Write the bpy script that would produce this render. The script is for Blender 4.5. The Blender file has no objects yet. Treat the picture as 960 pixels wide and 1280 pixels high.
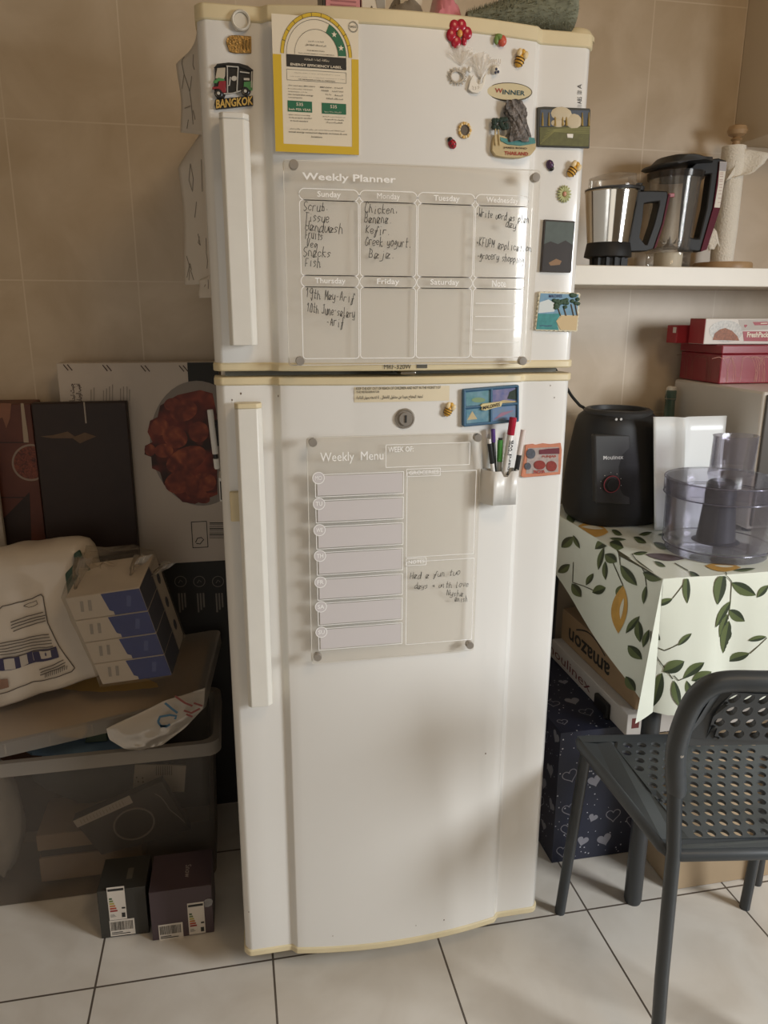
import bpy, bmesh, math, random
from mathutils import Vector, Matrix, noise
random.seed(7)
R = math.radians
scene = bpy.context.scene
COL = scene.collection

# ---------------------------------------------------------------- camera
F_PX = 940.66
CAM = Vector((-0.27463, -1.22275, 1.27263))
YAW, PITCH, ROLL = 0.197788, 0.257646, 0.0035356
_f = Vector((math.sin(YAW)*math.cos(PITCH), math.cos(YAW)*math.cos(PITCH), -math.sin(PITCH)))
_r = Vector((math.cos(YAW), -math.sin(YAW), 0))
_u = _r.cross(_f)
RIGHT = math.cos(ROLL)*_r + math.sin(ROLL)*_u
UP = -math.sin(ROLL)*_r + math.cos(ROLL)*_u
FWD = _f
cd = bpy.data.cameras.new('camera')
cd.sensor_fit = 'HORIZONTAL'; cd.sensor_width = 36; cd.lens = 36*F_PX/960; cd.clip_start = 0.02
cam = bpy.data.objects.new('camera', cd); COL.objects.link(cam)
cam.matrix_world = Matrix((( RIGHT.x, UP.x, -FWD.x, CAM.x), (RIGHT.y, UP.y, -FWD.y, CAM.y), (RIGHT.z, UP.z, -FWD.z, CAM.z), (0, 0, 0, 1)))
scene.camera = cam

# ---------------------------------------------------------------- light, world, exposure
scene.view_settings.view_transform = 'Standard'
scene.view_settings.look = 'None'
scene.view_settings.gamma = 1.0
scene.view_settings.use_curve_mapping = False
scene.view_settings.exposure = 0.0
w = bpy.data.worlds.new('world'); scene.world = w; w.use_nodes = True
w.node_tree.nodes['Background'].inputs[0].default_value = (0.9, 0.92, 1.0, 1)
w.node_tree.nodes['Background'].inputs[1].default_value = 0.25

def area(name, loc, target, sx, sy, power, col, spread=180):
    l = bpy.data.lights.new(name, 'AREA'); l.shape = 'RECTANGLE'; l.size = sx; l.size_y = sy
    l.energy = power; l.color = col; l.spread = R(spread)
    o = bpy.data.objects.new(name, l); COL.objects.link(o)
    o.location = loc
    o.rotation_euler = (Vector(target)-Vector(loc)).to_track_quat('-Z', 'Y').to_euler()
    return o
area('window_daylight', (1.95, -1.52, 1.44), (0.1, 0.0, 0.15), 0.62, 0.62, 18, (0.94, 0.975, 1.0), 105)
area('left_fill_light', (-0.75, -2.85, 1.05), (-0.3, 0.3, 0.6), 1.3, 1.7, 6.5, (1.0, 0.955, 0.88))  # added soft fill to lift the dark left side, stands for no known doorway
area('warm_fill_light', (0.5, -1.5, 2.55), (0.3, 0.3, 1.5), 0.5, 0.5, 8.5, (1.0, 0.72, 0.43))  # added warm fill to tint the upper part, stands for no known lamp

# ---------------------------------------------------------------- measuring helpers (a photo measurement to a point on a plane of the room)
def ray(px, py): return FWD + RIGHT*((px-480)/F_PX) - UP*((py-640)/F_PX)
def at(px, py, Y):
    d = ray(px, py); return CAM + d*((Y-CAM.y)/d.y)
def atz(px, py, Z):
    d = ray(px, py); return CAM + d*((Z-CAM.z)/d.z)
def atx(px, py, X):
    d = ray(px, py); return CAM + d*((X-CAM.x)/d.x)
def crop(ox, oy, s): return lambda *p: (ox+p[0]/s, oy+p[1]/s)

# ---------------------------------------------------------------- materials
def lin(c):
    c = c.lstrip('#'); out = []
    for i in (0, 2, 4):
        v = int(c[i:i+2], 16)/255
        out.append(v/12.92 if v <= 0.04045 else ((v+0.055)/1.055)**2.4)
    return (*out, 1)
MATS = {}
def mat(name, col, rough=0.5, metal=0.0, var=0.0, scale=20, bump=0.0, spec=0.5, coat=0.0, col2=None, sheen=0):
    if name in MATS: return MATS[name]
    m = bpy.data.materials.new(name); m.use_nodes = True; nt = m.node_tree; b = nt.nodes['Principled BSDF']
    b.inputs['Roughness'].default_value = rough; b.inputs['Metallic'].default_value = metal
    b.inputs['Specular IOR Level'].default_value = spec; b.inputs['Coat Weight'].default_value = coat
    b.inputs['Sheen Weight'].default_value = sheen
    c = lin(col); b.inputs['Base Color'].default_value = c
    tc = nt.nodes.new('ShaderNodeTexCoord'); n = nt.nodes.new('ShaderNodeTexNoise')
    n.inputs['Scale'].default_value = scale; n.inputs['Detail'].default_value = 5
    nt.links.new(tc.outputs['Object'], n.inputs['Vector'])
    if var > 0 or col2:
        r = nt.nodes.new('ShaderNodeValToRGB')
        r.color_ramp.elements[0].position = 0.3; r.color_ramp.elements[1].position = 0.7
        r.color_ramp.elements[0].color = lin(col2) if col2 else tuple(x*(1-var) for x in c[:3])+(1,)
        r.color_ramp.elements[1].color = c
        nt.links.new(n.outputs[0], r.inputs[0]); nt.links.new(r.outputs[0], b.inputs['Base Color'])
    if bump > 0:
        bp = nt.nodes.new('ShaderNodeBump'); bp.inputs['Strength'].default_value = bump; bp.inputs['Distance'].default_value = 0.005
        nt.links.new(n.outputs[0], bp.inputs['Height']); nt.links.new(bp.outputs[0], b.inputs['Normal'])
    MATS[name] = m; return m
def clear(name, col, rough=0.08, haze=0.1, gloss=0.9, body='#ffffff'):
    """thin clear plastic: see-through, tinted, with a share of hazy body and a fresnel gloss"""
    if name in MATS: return MATS[name]
    m = bpy.data.materials.new(name); m.use_nodes = True; nt = m.node_tree; N = nt.nodes; L = nt.links
    N.remove(N['Principled BSDF']); out = N['Material Output']
    t = N.new('ShaderNodeBsdfTransparent'); t.inputs[0].default_value = lin(col)
    d = N.new('ShaderNodeBsdfPrincipled'); d.inputs['Base Color'].default_value = lin(body); d.inputs['Roughness'].default_value = 0.45
    g = N.new('ShaderNodeBsdfGlossy'); g.inputs['Roughness'].default_value = rough
    m1 = N.new('ShaderNodeMixShader'); m1.inputs[0].default_value = haze
    L.new(t.outputs[0], m1.inputs[1]); L.new(d.outputs[0], m1.inputs[2])
    fr = N.new('ShaderNodeLayerWeight'); fr.inputs[0].default_value = 0.35
    mu = N.new('ShaderNodeMath'); mu.operation = 'MULTIPLY'; mu.inputs[1].default_value = gloss; L.new(fr.outputs['Fresnel'], mu.inputs[0])
    m2 = N.new('ShaderNodeMixShader'); L.new(mu.outputs[0], m2.inputs[0]); L.new(m1.outputs[0], m2.inputs[1]); L.new(g.outputs[0], m2.inputs[2])
    L.new(m2.outputs[0], out.inputs[0]); MATS[name] = m; return m
def tiles(name, axes, origin, pitch, col, col2, grout, gap, rough, nscale, bump=0.15):
    """square grid tiles in the plane of the two given axes, mottled glaze and recessed grout"""
    m = bpy.data.materials.new(name); m.use_nodes = True; nt = m.node_tree; N = nt.nodes; L = nt.links; b = N['Principled BSDF']
    geo = N.new('ShaderNodeNewGeometry'); sp = N.new('ShaderNodeSeparateXYZ'); L.new(geo.outputs['Position'], sp.inputs[0])
    masks = []
    for k in (0, 1):
        a = N.new('ShaderNodeMath'); a.operation = 'SUBTRACT'; L.new(sp.outputs[axes[k]], a.inputs[0]); a.inputs[1].default_value = origin[k]
        dv = N.new('ShaderNodeMath'); dv.operation = 'DIVIDE'; L.new(a.outputs[0], dv.inputs[0]); dv.inputs[1].default_value = pitch[k]
        ad = N.new('ShaderNodeMath'); ad.operation = 'ADD'; L.new(dv.outputs[0], ad.inputs[0]); ad.inputs[1].default_value = 0.5
        fl = N.new('ShaderNodeMath'); fl.operation = 'FLOOR'; L.new(ad.outputs[0], fl.inputs[0])
        sb = N.new('ShaderNodeMath'); sb.operation = 'SUBTRACT'; L.new(dv.outputs[0], sb.inputs[0]); L.new(fl.outputs[0], sb.inputs[1])
        ab = N.new('ShaderNodeMath'); ab.operation = 'ABSOLUTE'; L.new(sb.outputs[0], ab.inputs[0])
        lt = N.new('ShaderNodeMath'); lt.operation = 'LESS_THAN'; L.new(ab.outputs[0], lt.inputs[0]); lt.inputs[1].default_value = gap/2/pitch[k]
        masks.append(lt)
    mx = N.new('ShaderNodeMath'); mx.operation = 'MAXIMUM'; L.new(masks[0].outputs[0], mx.inputs[0]); L.new(masks[1].outputs[0], mx.inputs[1])
    n = N.new('ShaderNodeTexNoise'); n.inputs['Scale'].default_value = nscale; n.inputs['Detail'].default_value = 6; n.inputs['Distortion'].default_value = 0.6
    L.new(geo.outputs['Position'], n.inputs['Vector'])
    r = N.new('ShaderNodeValToRGB'); r.color_ramp.elements[0].position = 0.35; r.color_ramp.elements[1].position = 0.65
    r.color_ramp.elements[0].color = lin(col2); r.color_ramp.elements[1].color = lin(col); L.new(n.outputs[0], r.inputs[0])
    mc = N.new('ShaderNodeMix'); mc.data_type = 'RGBA'; L.new(mx.outputs[0], mc.inputs[0]); L.new(r.outputs[0], mc.inputs[6]); mc.inputs[7].default_value = lin(grout)
    L.new(mc.outputs[2], b.inputs['Base Color']); b.inputs['Roughness'].default_value = rough
    bp = N.new('ShaderNodeBump'); bp.invert = True; bp.inputs['Strength'].default_value = bump; bp.inputs['Distance'].default_value = 0.003
    L.new(mx.outputs[0], bp.inputs['Height']); L.new(bp.outputs[0], b.inputs['Normal'])
    return m

# ---------------------------------------------------------------- mesh builder
ORG = {}
class MB:
    def __init__(s): s.v = []; s.f = []; s.m = []
    def add(s, vs, fs, m=0):
        n = len(s.v); s.v += [Vector(p) for p in vs]; s.f += [tuple(i+n for i in f) for f in fs]; s.m += [m]*len(fs); return s
    def box(s, a, b, m=0):
        (x0, y0, z0), (x1, y1, z1) = a, b
        return s.add([(x0,y0,z0),(x1,y0,z0),(x1,y1,z0),(x0,y1,z0),(x0,y0,z1),(x1,y0,z1),(x1,y1,z1),(x0,y1,z1)],
                     [(0,3,2,1),(4,5,6,7),(0,1,5,4),(1,2,6,5),(2,3,7,6),(3,0,4,7)], m)
    def hexa(s, p, m=0):   # eight corners: bottom ring then top ring
        return s.add(p, [(0,3,2,1),(4,5,6,7),(0,1,5,4),(1,2,6,5),(2,3,7,6),(3,0,4,7)], m)
    def prism(s, pts, d, m=0, back=False):   # closed polygon swept by vector d
        n = len(pts); d = Vector(d); P = [Vector(p) for p in pts]
        fs = [tuple(range(n)), tuple(range(2*n-1, n-1, -1))]+[((i+1) % n, i, i+n, (i+1) % n+n) for i in range(n)]
        return s.add(P+[p+d for p in P], fs, m)
    def flat(s, pts, m=0): return s.add(pts, [tuple(range(len(pts)))], m)
    def grid(s, P, m=0, wrap=False):   # rows of points
        nr, nc = len(P), len(P[0]); vs = [p for r in P for p in r]
        fs = [(i*nc+j, i*nc+(j+1) % nc, (i+1)*nc+(j+1) % nc, (i+1)*nc+j) for i in range(nr-1) for j in range(nc if wrap else nc-1)]
        return s.add(vs, fs, m)
    def tube(s, path, r, seg=8, m=0, closed=False, cap=True):
        path = [Vector(p) for p in path]; n = len(path); rs = r if isinstance(r, (list, tuple)) else [r]*n
        rings = []; nrm = None
        for i in range(n):
            a = path[(i-1) % n] if (closed or i > 0) else path[i]; b = path[(i+1) % n] if (closed or i < n-1) else path[i]
            t = (b-a); t = t.normalized() if t.length > 1e-9 else Vector((0,0,1))
            if nrm is None: nrm = t.orthogonal().normalized()
            nrm = (nrm-t*nrm.dot(t)); nrm = nrm.normalized() if nrm.length > 1e-6 else t.orthogonal().normalized()
            bn = t.cross(nrm)
            rings.append([path[i]+(nrm*math.cos(2*math.pi*k/seg)+bn*math.sin(2*math.pi*k/seg))*rs[i] for k in range(seg)])
        if closed: rings.append(rings[0])
        b0 = len(s.v); s.grid(rings, m, True)
        if cap and not closed:
            s.f.append(tuple(b0+k for k in range(seg))[::-1]); s.m.append(m)
            e = b0+(n-1)*seg; s.f.append(tuple(e+k for k in range(seg))); s.m.append(m)
        return s
    def lathe(s, c, prof, seg=32, m=0, axis='z', sx=1, sy=1):
        c = Vector(c); rows = []
        for r, h in prof:
            row = []
            for k in range(seg):
                a = 2*math.pi*k/seg; x, y = r*math.cos(a)*sx, r*math.sin(a)*sy
                row.append(c+(Vector((x, y, h)) if axis == 'z' else Vector((x, -h, y)) if axis == 'y' else Vector((h, x, y))))
            rows.append(row)
        b0 = len(s.v); s.grid(rows, m, True)
        if prof[0][0] > 1e-5: s.f.append(tuple(b0+k for k in range(seg))[::-1]); s.m.append(m)
        e = b0+(len(prof)-1)*seg
        if prof[-1][0] > 1e-5: s.f.append(tuple(e+k for k in range(seg))); s.m.append(m)
        return s
    def ball(s, c, rx, ry, rz, seg=16, m=0, fn=None):
        rows = []; c = Vector(c)
        for i in range(seg//2+1):
            t = math.pi*i/(seg//2)
            row = []
            for k in range(seg):
                a = 2*math.pi*k/seg; d = Vector((math.sin(t)*math.cos(a), math.sin(t)*math.sin(a), -math.cos(t)))
                q = fn(d) if fn else 1
                row.append(c+Vector((d.x*rx, d.y*ry, d.z*rz))*q)
            rows.append(row)
        return s.grid(rows, m, True)
    def move(s, M):
        s.v = [M @ p for p in s.v]; return s
    def build(s, name, mats, parent=None, angle=35, bevel=0, seg=2, sub=0, solid=0, org=None, weld=True):
        mats = mats if isinstance(mats, (list, tuple)) else [mats]
        if parent is not None: o0 = ORG[parent.name]
        elif org is not None: o0 = Vector(org)
        else:
            xs = [p.x for p in s.v]; ys = [p.y for p in s.v]; zs = [p.z for p in s.v]
            o0 = Vector(((min(xs)+max(xs))/2, (min(ys)+max(ys))/2, min(zs)))
        me = bpy.data.meshes.new(name); me.from_pydata([p-o0 for p in s.v], [], s.f)
        for m in mats: me.materials.append(m)
        for p, k in zip(me.polygons, s.m): p.material_index = k
        bm = bmesh.new(); bm.from_mesh(me)
        if weld: bmesh.ops.remove_doubles(bm, verts=bm.verts, dist=1e-6)
        bmesh.ops.recalc_face_normals(bm, faces=bm.faces); bm.to_mesh(me); bm.free()
        if angle:
            me.polygons.foreach_set('use_smooth', [True]*len(me.polygons)); me.set_sharp_from_angle(angle=R(angle))
        o = bpy.data.objects.new(name, me); COL.objects.link(o); ORG[o.name] = o0
        if parent is not None: o.parent = parent
        else: o.location = o0
        if bevel:
            md = o.modifiers.new('bevel', 'BEVEL'); md.width = bevel; md.segments = seg; md.limit_method = 'ANGLE'; md.angle_limit = R(40); md.harden_normals = False
        if solid:
            md = o.modifiers.new('thickness', 'SOLIDIFY'); md.thickness = solid; md.offset = 0
        if sub:
            md = o.modifiers.new('smooth', 'SUBSURF'); md.levels = sub; md.render_levels = sub
        return o
def tag(o, label=None, cat=None, group=None, kind=None):
    if label: o['label'] = label
    if cat: o['category'] = cat
    if group: o['group'] = group
    if kind: o['kind'] = kind
    return o
def thing(name, loc, label, cat, group=None):
    o = bpy.data.objects.new(name, None); COL.objects.link(o); o.location = loc; o.empty_display_size = 0.02
    ORG[o.name] = Vector(loc); return tag(o, label, cat, group)
def dup(root, loc, label=None):
    c = root.copy(); COL.objects.link(c); c.location = loc
    if label: c['label'] = label
    for ch in root.children:
        d = ch.copy(); COL.objects.link(d); d.parent = c
        for g in ch.children:
            e = g.copy(); COL.objects.link(e); e.parent = d
    return c

# ---------------------------------------------------------------- writing
ISO = {}
def _arab():
    code = 0xFE8D
    for ch, n in zip('ابةتثجحخدذرزسشصضطظعغفقكلمنهوىي', [2,4,2,4,4,4,4,4,2,2,2,2,4,4,4,4,4,4,4,4,4,4,4,4,4,4,4,2,2,4]):
        ISO[ch] = (code, n); code += n
_arab()
def arabic(s):
    out = []
    for i, ch in enumerate(s):
        if ch not in ISO: out.append(ch); continue
        c, n = ISO[ch]
        prev = i > 0 and s[i-1] in ISO and ISO[s[i-1]][1] == 4
        nxt = i+1 < len(s) and s[i+1] in ISO and n == 4
        k = (3 if prev and nxt else 2 if nxt else 1 if prev else 0)
        out.append(chr(c+k))
    return ''.join(reversed(out))
def text_geo(s, bold=0.0):
    cu = bpy.data.curves.new('t', 'FONT'); cu.body = s; cu.size = 1; cu.offset = bold; cu.resolution_u = 2
    ob = bpy.data.objects.new('t', cu); COL.objects.link(ob)
    dg = bpy.context.evaluated_depsgraph_get(); me = bpy.data.meshes.new_from_object(ob.evaluated_get(dg))
    vs = [v.co.copy() for v in me.vertices]; fs = [tuple(p.vertices) for p in me.polygons]
    bpy.data.objects.remove(ob); bpy.data.curves.remove(cu); bpy.data.meshes.remove(me)
    return vs, fs
def put_text(mb, s, O, U, V, m=0, bold=0.0):
    """text stretched over the parallelogram with lower-left O and edge vectors U (reading direction) and V (up)"""
    vs, fs = text_geo(s, bold)
    if not vs: return
    x0 = min(v.x for v in vs); x1 = max(v.x for v in vs); y0 = min(v.y for v in vs); y1 = max(v.y for v in vs)
    O, U, V = Vector(O), Vector(U), Vector(V)
    mb.add([O+U*((v.x-x0)/(x1-x0+1e-9))+V*((v.y-y0)/(y1-y0+1e-9)) for v in vs], fs, m)
def ptext(mb, s, a, b, Y, m=0, bold=0.0):   # a = top-left, b = lower-right, measured on the plane y = Y
    p, q = at(*a, Y), at(*b, Y)
    put_text(mb, s, (p.x, Y, q.z), (q.x-p.x, 0, 0), (0, 0, p.z-q.z), m, bold)
def stroke(mb, pts, w, Y=None, m=0, n=Vector((0,-1,0))):   # flat ribbon line
    pts = [Vector(p) for p in pts]
    L, Rr = [], []
    for i, p in enumerate(pts):
        t = pts[min(i+1, len(pts)-1)]-pts[max(i-1, 0)]
        t = t.normalized() if t.length > 1e-9 else Vector((1,0,0))
        s = t.cross(n).normalized()*w/2; L.append(p+s); Rr.append(p-s)
    mb.grid([L, Rr], m)
HW = {'a':['5526141232455512 62'.replace(' ','')],'b':['292212425245351526'],'c':['5536151332 53'.replace(' ','')],'d':['5536141232545958526 2'.replace(' ','')],
 'e':['14345536151332 53'.replace(' ','')],'f':['6859483120 1035'.replace(' ',''),'1555'],'g':['55361414234555 51401020'.replace(' ','')],'h':['191212152645525262'],
 'i':['36323242','3838'],'j':['4641301 0'.replace(' ',''),'4848'],'k':['191211','55144152'],'l':['29223242'],'m':['16121526323526463262'.replace('3262','5262')],'n':['1612152645525262'],
 'o':['46261413325455463656'],'p':['16101525465443221 3'.replace(' ','')],'r':['16121526 56'.replace(' ','')],'s':['5536153443221 2'.replace(' ','')],'t':['39323252','1666'],
 'u':['161322425556525262'],'v':['16325646'],'w':['161322325456636676'],'x':['1652','5612'],'y':['16133254','56514010'],'z':['16561252'],
 'A':['123952','1555'],'B':['12191938463515','354553423212'],'C':['58391613325253'],'F':['1219','1959','1545'],'G':['58391613325354 35'.replace(' ','')],
 'H':['1912','5952','1555'],'J':['4943321213','2969'],'K':['1219','591552'],'M':['121934595259'.replace('5259','52')],'N':['12195259'],'P':['1219394 84515'.replace(' ','')],
 'S':['5839181635544322 13'.replace(' ','')],'T':['3932','1969'],'U':['191322425359'],'V':['193259'],'W':['1922355 21 79'.replace(' ','')[:8]+'69'],'0':['3918133253583918'.replace('3918','39')],
 '1':['173932'],'9':['5839171645585032'],'.':['3233'],'-':['1545'],'>':['1555','364554 34'.replace(' ','')],'*':['3435443 4'.replace(' ','')]}
def handwrite(mb, s, O, U, V, w, m=0):
    """one-line handwriting drawn as pen strokes; O lower left, U the full line vector, V the height of a tall letter"""
    O, U, V = Vector(O), Vector(U), Vector(V); adv = U/ max(len(s), 1)
    for i, ch in enumerate(s):
        jy = random.uniform(-0.08, 0.08); js = random.uniform(0.9, 1.15)
        for st in HW.get(ch, []):
            st = st if len(st) % 2 == 0 else st[:-1]
            ps = [(int(st[k]), int(st[k+1])) for k in range(0, len(st), 2)]
            ps = [(x+random.uniform(-0.3, 0.3), y+random.uniform(-0.3, 0.3)) for x, y in ps]
            if len(ps) == 1: ps = ps*2
            sm = []
            for k in range(len(ps)-1):
                p0, p1, p2, p3 = ps[max(k-1, 0)], ps[k], ps[k+1], ps[min(k+2, len(ps)-1)]
                for t in (0, .25, .5, .75):
                    sm.append(tuple(0.5*((2*p1[c])+(-p0[c]+p2[c])*t+(2*p0[c]-5*p1[c]+4*p2[c]-p3[c])*t*t+(-p0[c]+3*p1[c]-3*p2[c]+p3[c])*t**3) for c in (0, 1)))
            sm.append(ps[-1])
            stroke(mb, [O+adv*(i+(x+0.22*(y-2)-0.5)/6.2)+V*((y-2)/7*js+jy) for x, y in sm], w, m=m)
def phand(mb, s, a, b, h, Y, w=0.0012, m=0):   # a, b = baseline start / end measured on plane Y, h = tall-letter height (m)
    p, q = at(*a, Y), at(*b, Y); handwrite(mb, s, p, q-p, (0, 0, h), w, m)
# ---------------------------------------------------------------- the room
WALL_Y = 0.65
m_wall = tiles('beige_wall_tile', (0, 2), (-0.72, 1.669), (0.2455, 0.327), '#cdbba2', '#bda98d', '#d2c2ab', 0.003, 0.38, 7, 0.08)
m_floor = tiles('pale_floor_tile', (0, 1), (-0.5916, 0.0465), (0.344, 0.344), '#d9d3c9', '#cbc3b7', '#5b5148', 0.0042, 0.33, 6, 0.2)
m_plaster = mat('beige_plaster', '#c6bdb0', 0.8, var=0.05, scale=6)
m_ceil = mat('ceiling_paint', '#cfc6b8', 0.9, var=0.03, scale=4)
X0, X1, Y0, Y1, ZC = -1.7, 2.0, -3.0, WALL_Y, 2.7
tag(MB().box((X0-.1, Y0-.1, -0.1), (X1+.1, Y1+.1, 0)).build('floor', m_floor, angle=0), kind='structure')
tag(MB().box((X0-.1, Y1, 0), (X1+.1, Y1+.1, ZC)).build('wall_back', m_wall, angle=0), kind='structure')
tag(MB().box((X0-.1, Y0-.1, 0), (X0, Y1, ZC)).build('wall_left', m_plaster, angle=0), kind='structure')
tag(MB().box((X0, Y0-.1, 0), (X1, Y0, ZC)).build('wall_front', m_plaster, angle=0), kind='structure')
tag(MB().box((X0-.1, Y0-.1, ZC), (X1+.1, Y1+.1, ZC+.1)).build('ceiling', m_ceil, angle=0), kind='structure')
wr = MB()   # right wall with a window opening
WY0, WY1, WZ0, WZ1 = -2.25, -1.05, 0.95, 2.15
for a, b in (((Y0, 0), (WY0, ZC)), ((WY1, 0), (Y1, ZC)), ((WY0, 0), (WY1, WZ0)), ((WY0, WZ1), (WY1, ZC))):
    wr.box((X1, a[0], a[1]), (X1+.1, b[0], b[1]))
tag(wr.build('wall_right', m_plaster, angle=0), kind='structure')
wf = MB(); m_alu = mat('window_frame_paint', '#d8d6d0', 0.4)
for a, b in (((WY0, WZ0), (WY1, WZ0+.05)), ((WY0, WZ1-.05), (WY1, WZ1)), ((WY0, WZ0+.05), (WY0+.05, WZ1-.05)), ((WY1-.05, WZ0+.05), (WY1, WZ1-.05)), ((-1.675, WZ0+.05), (-1.625, WZ1-.05))):
    wf.box((X1+.03, a[0], a[1]), (X1+.08, b[0], b[1]))
tag(wf.build('window_1', m_alu, angle=0), kind='structure')

# ---------------------------------------------------------------- refrigerator
m_white = mat('white_enamel', '#e9e7e2', 0.24, var=0.02, scale=3, coat=0.5)
m_cream = mat('yellowed_cream_plastic', '#e2d3ad', 0.4, var=0.08, scale=14)
m_handle = mat('handle_plastic', '#e6e3da', 0.33, var=0.04, scale=30)
m_dark = mat('dark_gasket_rubber', '#4a4840', 0.7)
m_ink = mat('black_ink', '#2a2926', 0.6)
m_steel = mat('brushed_steel', '#b9b5ad', 0.28, 1.0, var=0.1, scale=60)
m_steel_dk = mat('worn_steel', '#a8a198', 0.35, 0.55)
ZT, ZG1, ZG2, ZB = 1.692, 1.1845, 1.175, 0.063
RG = 0.212
def door_y(x):
    ax = abs(x)
    if ax >= RG: return 0.0 if ax < 0.286 else 0.014*((ax-0.286)/0.014)**2
    k = min(1.0, (RG-ax)/0.013); s = k*k*(3-2*k)
    return -0.010*s-0.020*max(0, 1-(ax/(RG-0.009))**2)
def door_prof(off=0.0):
    xs = [-0.3, -0.2985, -0.295, -0.29, -0.286, -0.25, -0.219]+[-RG+.0013*i for i in range(11)]
    mid = [-0.198+0.396*i/24 for i in range(1, 24)]
    xs = xs+mid+[-x for x in reversed(xs)]
    P = [(x*(1+off/0.3), door_y(x)-off) for x in xs]
    return [(P[0][0], 0.055)]+P+[(P[-1][0], 0.055)]
def door_prism(mb, z0, z1, off=0.0, m=0):
    P = door_prof(off); mb.prism([(x, y, z0) for x, y in P], (0, 0, z1-z0), m)
def ondoor(px, py, lift=0.0):
    Y = -0.02
    for _ in range(6): Y = door_y(at(px, py, Y).x)-lift
    return at(px, py, Y)
fr = thing('refrigerator', (0, 0.3, 0), 'tall white two door refrigerator with yellowed cream trim covered in magnets', 'refrigerator')
MB().box((-0.292, 0.066, 0.05), (0.292, 0.575, 1.685)).build('cabinet_body', m_white, fr, bevel=0.012)
g = MB()
for z0, z1 in ((1.195, 1.68), (0.075, 1.165)): g.box((-0.285, 0.052, z0), (0.285, 0.07, z1))
g.build('gasket', m_dark, fr, angle=0)
MB().box((-0.285, 0.035, 1.162), (0.285, 0.068, 1.2)).build('divider', mat('grey_divider', '#77756a', 0.6), fr, angle=0)
for x in (-0.25, 0.25):
    for y in (0.1, 0.53): MB().lathe((x, y, 0), [(0.02, 0), (0.02, 0.03), (0.012, 0.032), (0.012, 0.055)], 16).build('foot', m_dark, fr)
TR = 0.017
def make_door(name, z0, z1, ttop, tbot):
    d = MB(); door_prism(d, z0+tbot, z1-ttop); o = d.build(name, m_white, fr, angle=28)
    for a, b in ((z1-ttop, z1), (z0, z0+tbot)):
        t = MB(); door_prism(t, a, b, 0.0025); t.build('trim', m_cream, o, angle=28, bevel=0.0025)
    return o
fz = make_door('freezer_door', ZG1, ZT, 0.021, 0.013)
fd = make_door('fridge_door', ZB, ZG2, 0.013, 0.014)
def handle(door, a, b, yf, brackets):   # a, b = top and bottom centre in the photo
    p, q = at(*a, yf), at(*b, yf); prof = [(-0.021, 0.024), (-0.021, 0.006), (-0.016, 0), (0.013, 0), (0.021, 0.008), (0.021, 0.024), (0.012, 0.03), (-0.012, 0.03)]
    h = MB(); x = (p.x+q.x)/2
    h.prism([(x+u, yf+v, q.z) for u, v in prof], (0, 0, p.z-q.z))
    o = h.build('handle', m_handle, door, angle=25, bevel=0.0015)
    for z in brackets: MB().box((x-0.015, yf+0.024, z-0.02), (x+0.015, 0.002, z+0.02)).build('bracket', m_cream, o, bevel=0.0015)
    MB().prism([(x+u*1.0, yf+v-0.001, p.z) for u, v in prof], (0, 0, 0.008)).build('end_cap', m_cream if door.name == 'fridge_door' else m_handle, o, angle=25, bevel=0.0015)
handle(fz, (292, 148), (305.5, 432), -0.036, (1.5, 1.27))
handle(fd, (310.5, 511), (326, 884), -0.036, (1.09, 0.63))
c = ondoor(300, 632); MB().box((c.x-0.016, -0.008, c.z-0.025), (c.x+0.016, 0.002, c.z+0.025)).build('catch_plate', m_cream, fd, bevel=0.002)
# lock, model lettering, warning label, brand badge, hinge cap
c = ondoor(506, 523); lk = MB().lathe((c.x, c.y+0.004, c.z), [(0.0165, 0), (0.0165, 0.006), (0.014, 0.009), (0.0125, 0.0075), (0.011, 0.0075), (0.0105, 0.011), (0, 0.011)], 32, axis='y').build('lock', m_steel_dk, fd)
MB().box((c.x-0.0014, c.y-0.0085, c.z-0.006), (c.x+0.0014, c.y-0.0066, c.z+0.006)).build('keyhole', m_ink, lk, angle=0)
t = MB(); Yt = door_y(0)-0.0034; p, q = at(480, 460, Yt), at(514, 460, Yt)
put_text(t, 'MRF-320W', (p.x, Yt, 1.1875), (q.x-p.x, 0, 0), (0, 0, .0075)); t.build('model_number', m_ink, fz, angle=0)
t = MB(); p, q = at(521, 458, Yt), at(534, 463, Yt); t.box((p.x, Yt, 1.1885), (q.x, Yt+0.001, 1.1945)); t.build('small_plate', mat('grey_plate', '#5d5a50', 0.5), fz, angle=0)
t = MB(); p, q = at(443, 484, -0.0303), at(562, 501, -0.0303)
lab = MB(); lab.grid([[(p.x+(q.x-p.x)*k/10, door_y(p.x+(q.x-p.x)*k/10)-0.0006, z) for k in range(11)] for z in (p.z, q.z)]); lab = lab.build('warning_label', mat('cream_sticker', '#e3d6b8', 0.5), fd)
t = MB(); C3 = crop(440, 450, 6.857); Yl = door_y(0)-0.0012
ptext(t, 'KEEP THE KEY OUT OF REACH OF CHILDREN AND NOT IN THE VICINITY OF', C3(35, 234), C3(760, 246), Yl, bold=0.01)
ptext(t, 'THE REFRIGERATOR', C3(35, 267), C3(235, 281), Yl, bold=0.01)
ptext(t, arabic('احفظ المفتاح بعيدا عن متناول الاطفال ، لا تضعه بجوار الثلاجة'), C3(38, 308), C3(606, 338), Yl, bold=0.012)
t.build('printed_warning', m_ink, lab, angle=0)
L = crop(540, 20, 6.857)
def ellpx(cx, cy, rx, ry, K, n=40, rot=0): return [K(cx+rx*math.cos(a)*math.cos(rot)-ry*math.sin(a)*math.sin(rot), cy+rx*math.cos(a)*math.sin(rot)+ry*math.sin(a)*math.cos(rot)) for a in (2*math.pi*k/n for k in range(n))]
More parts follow.
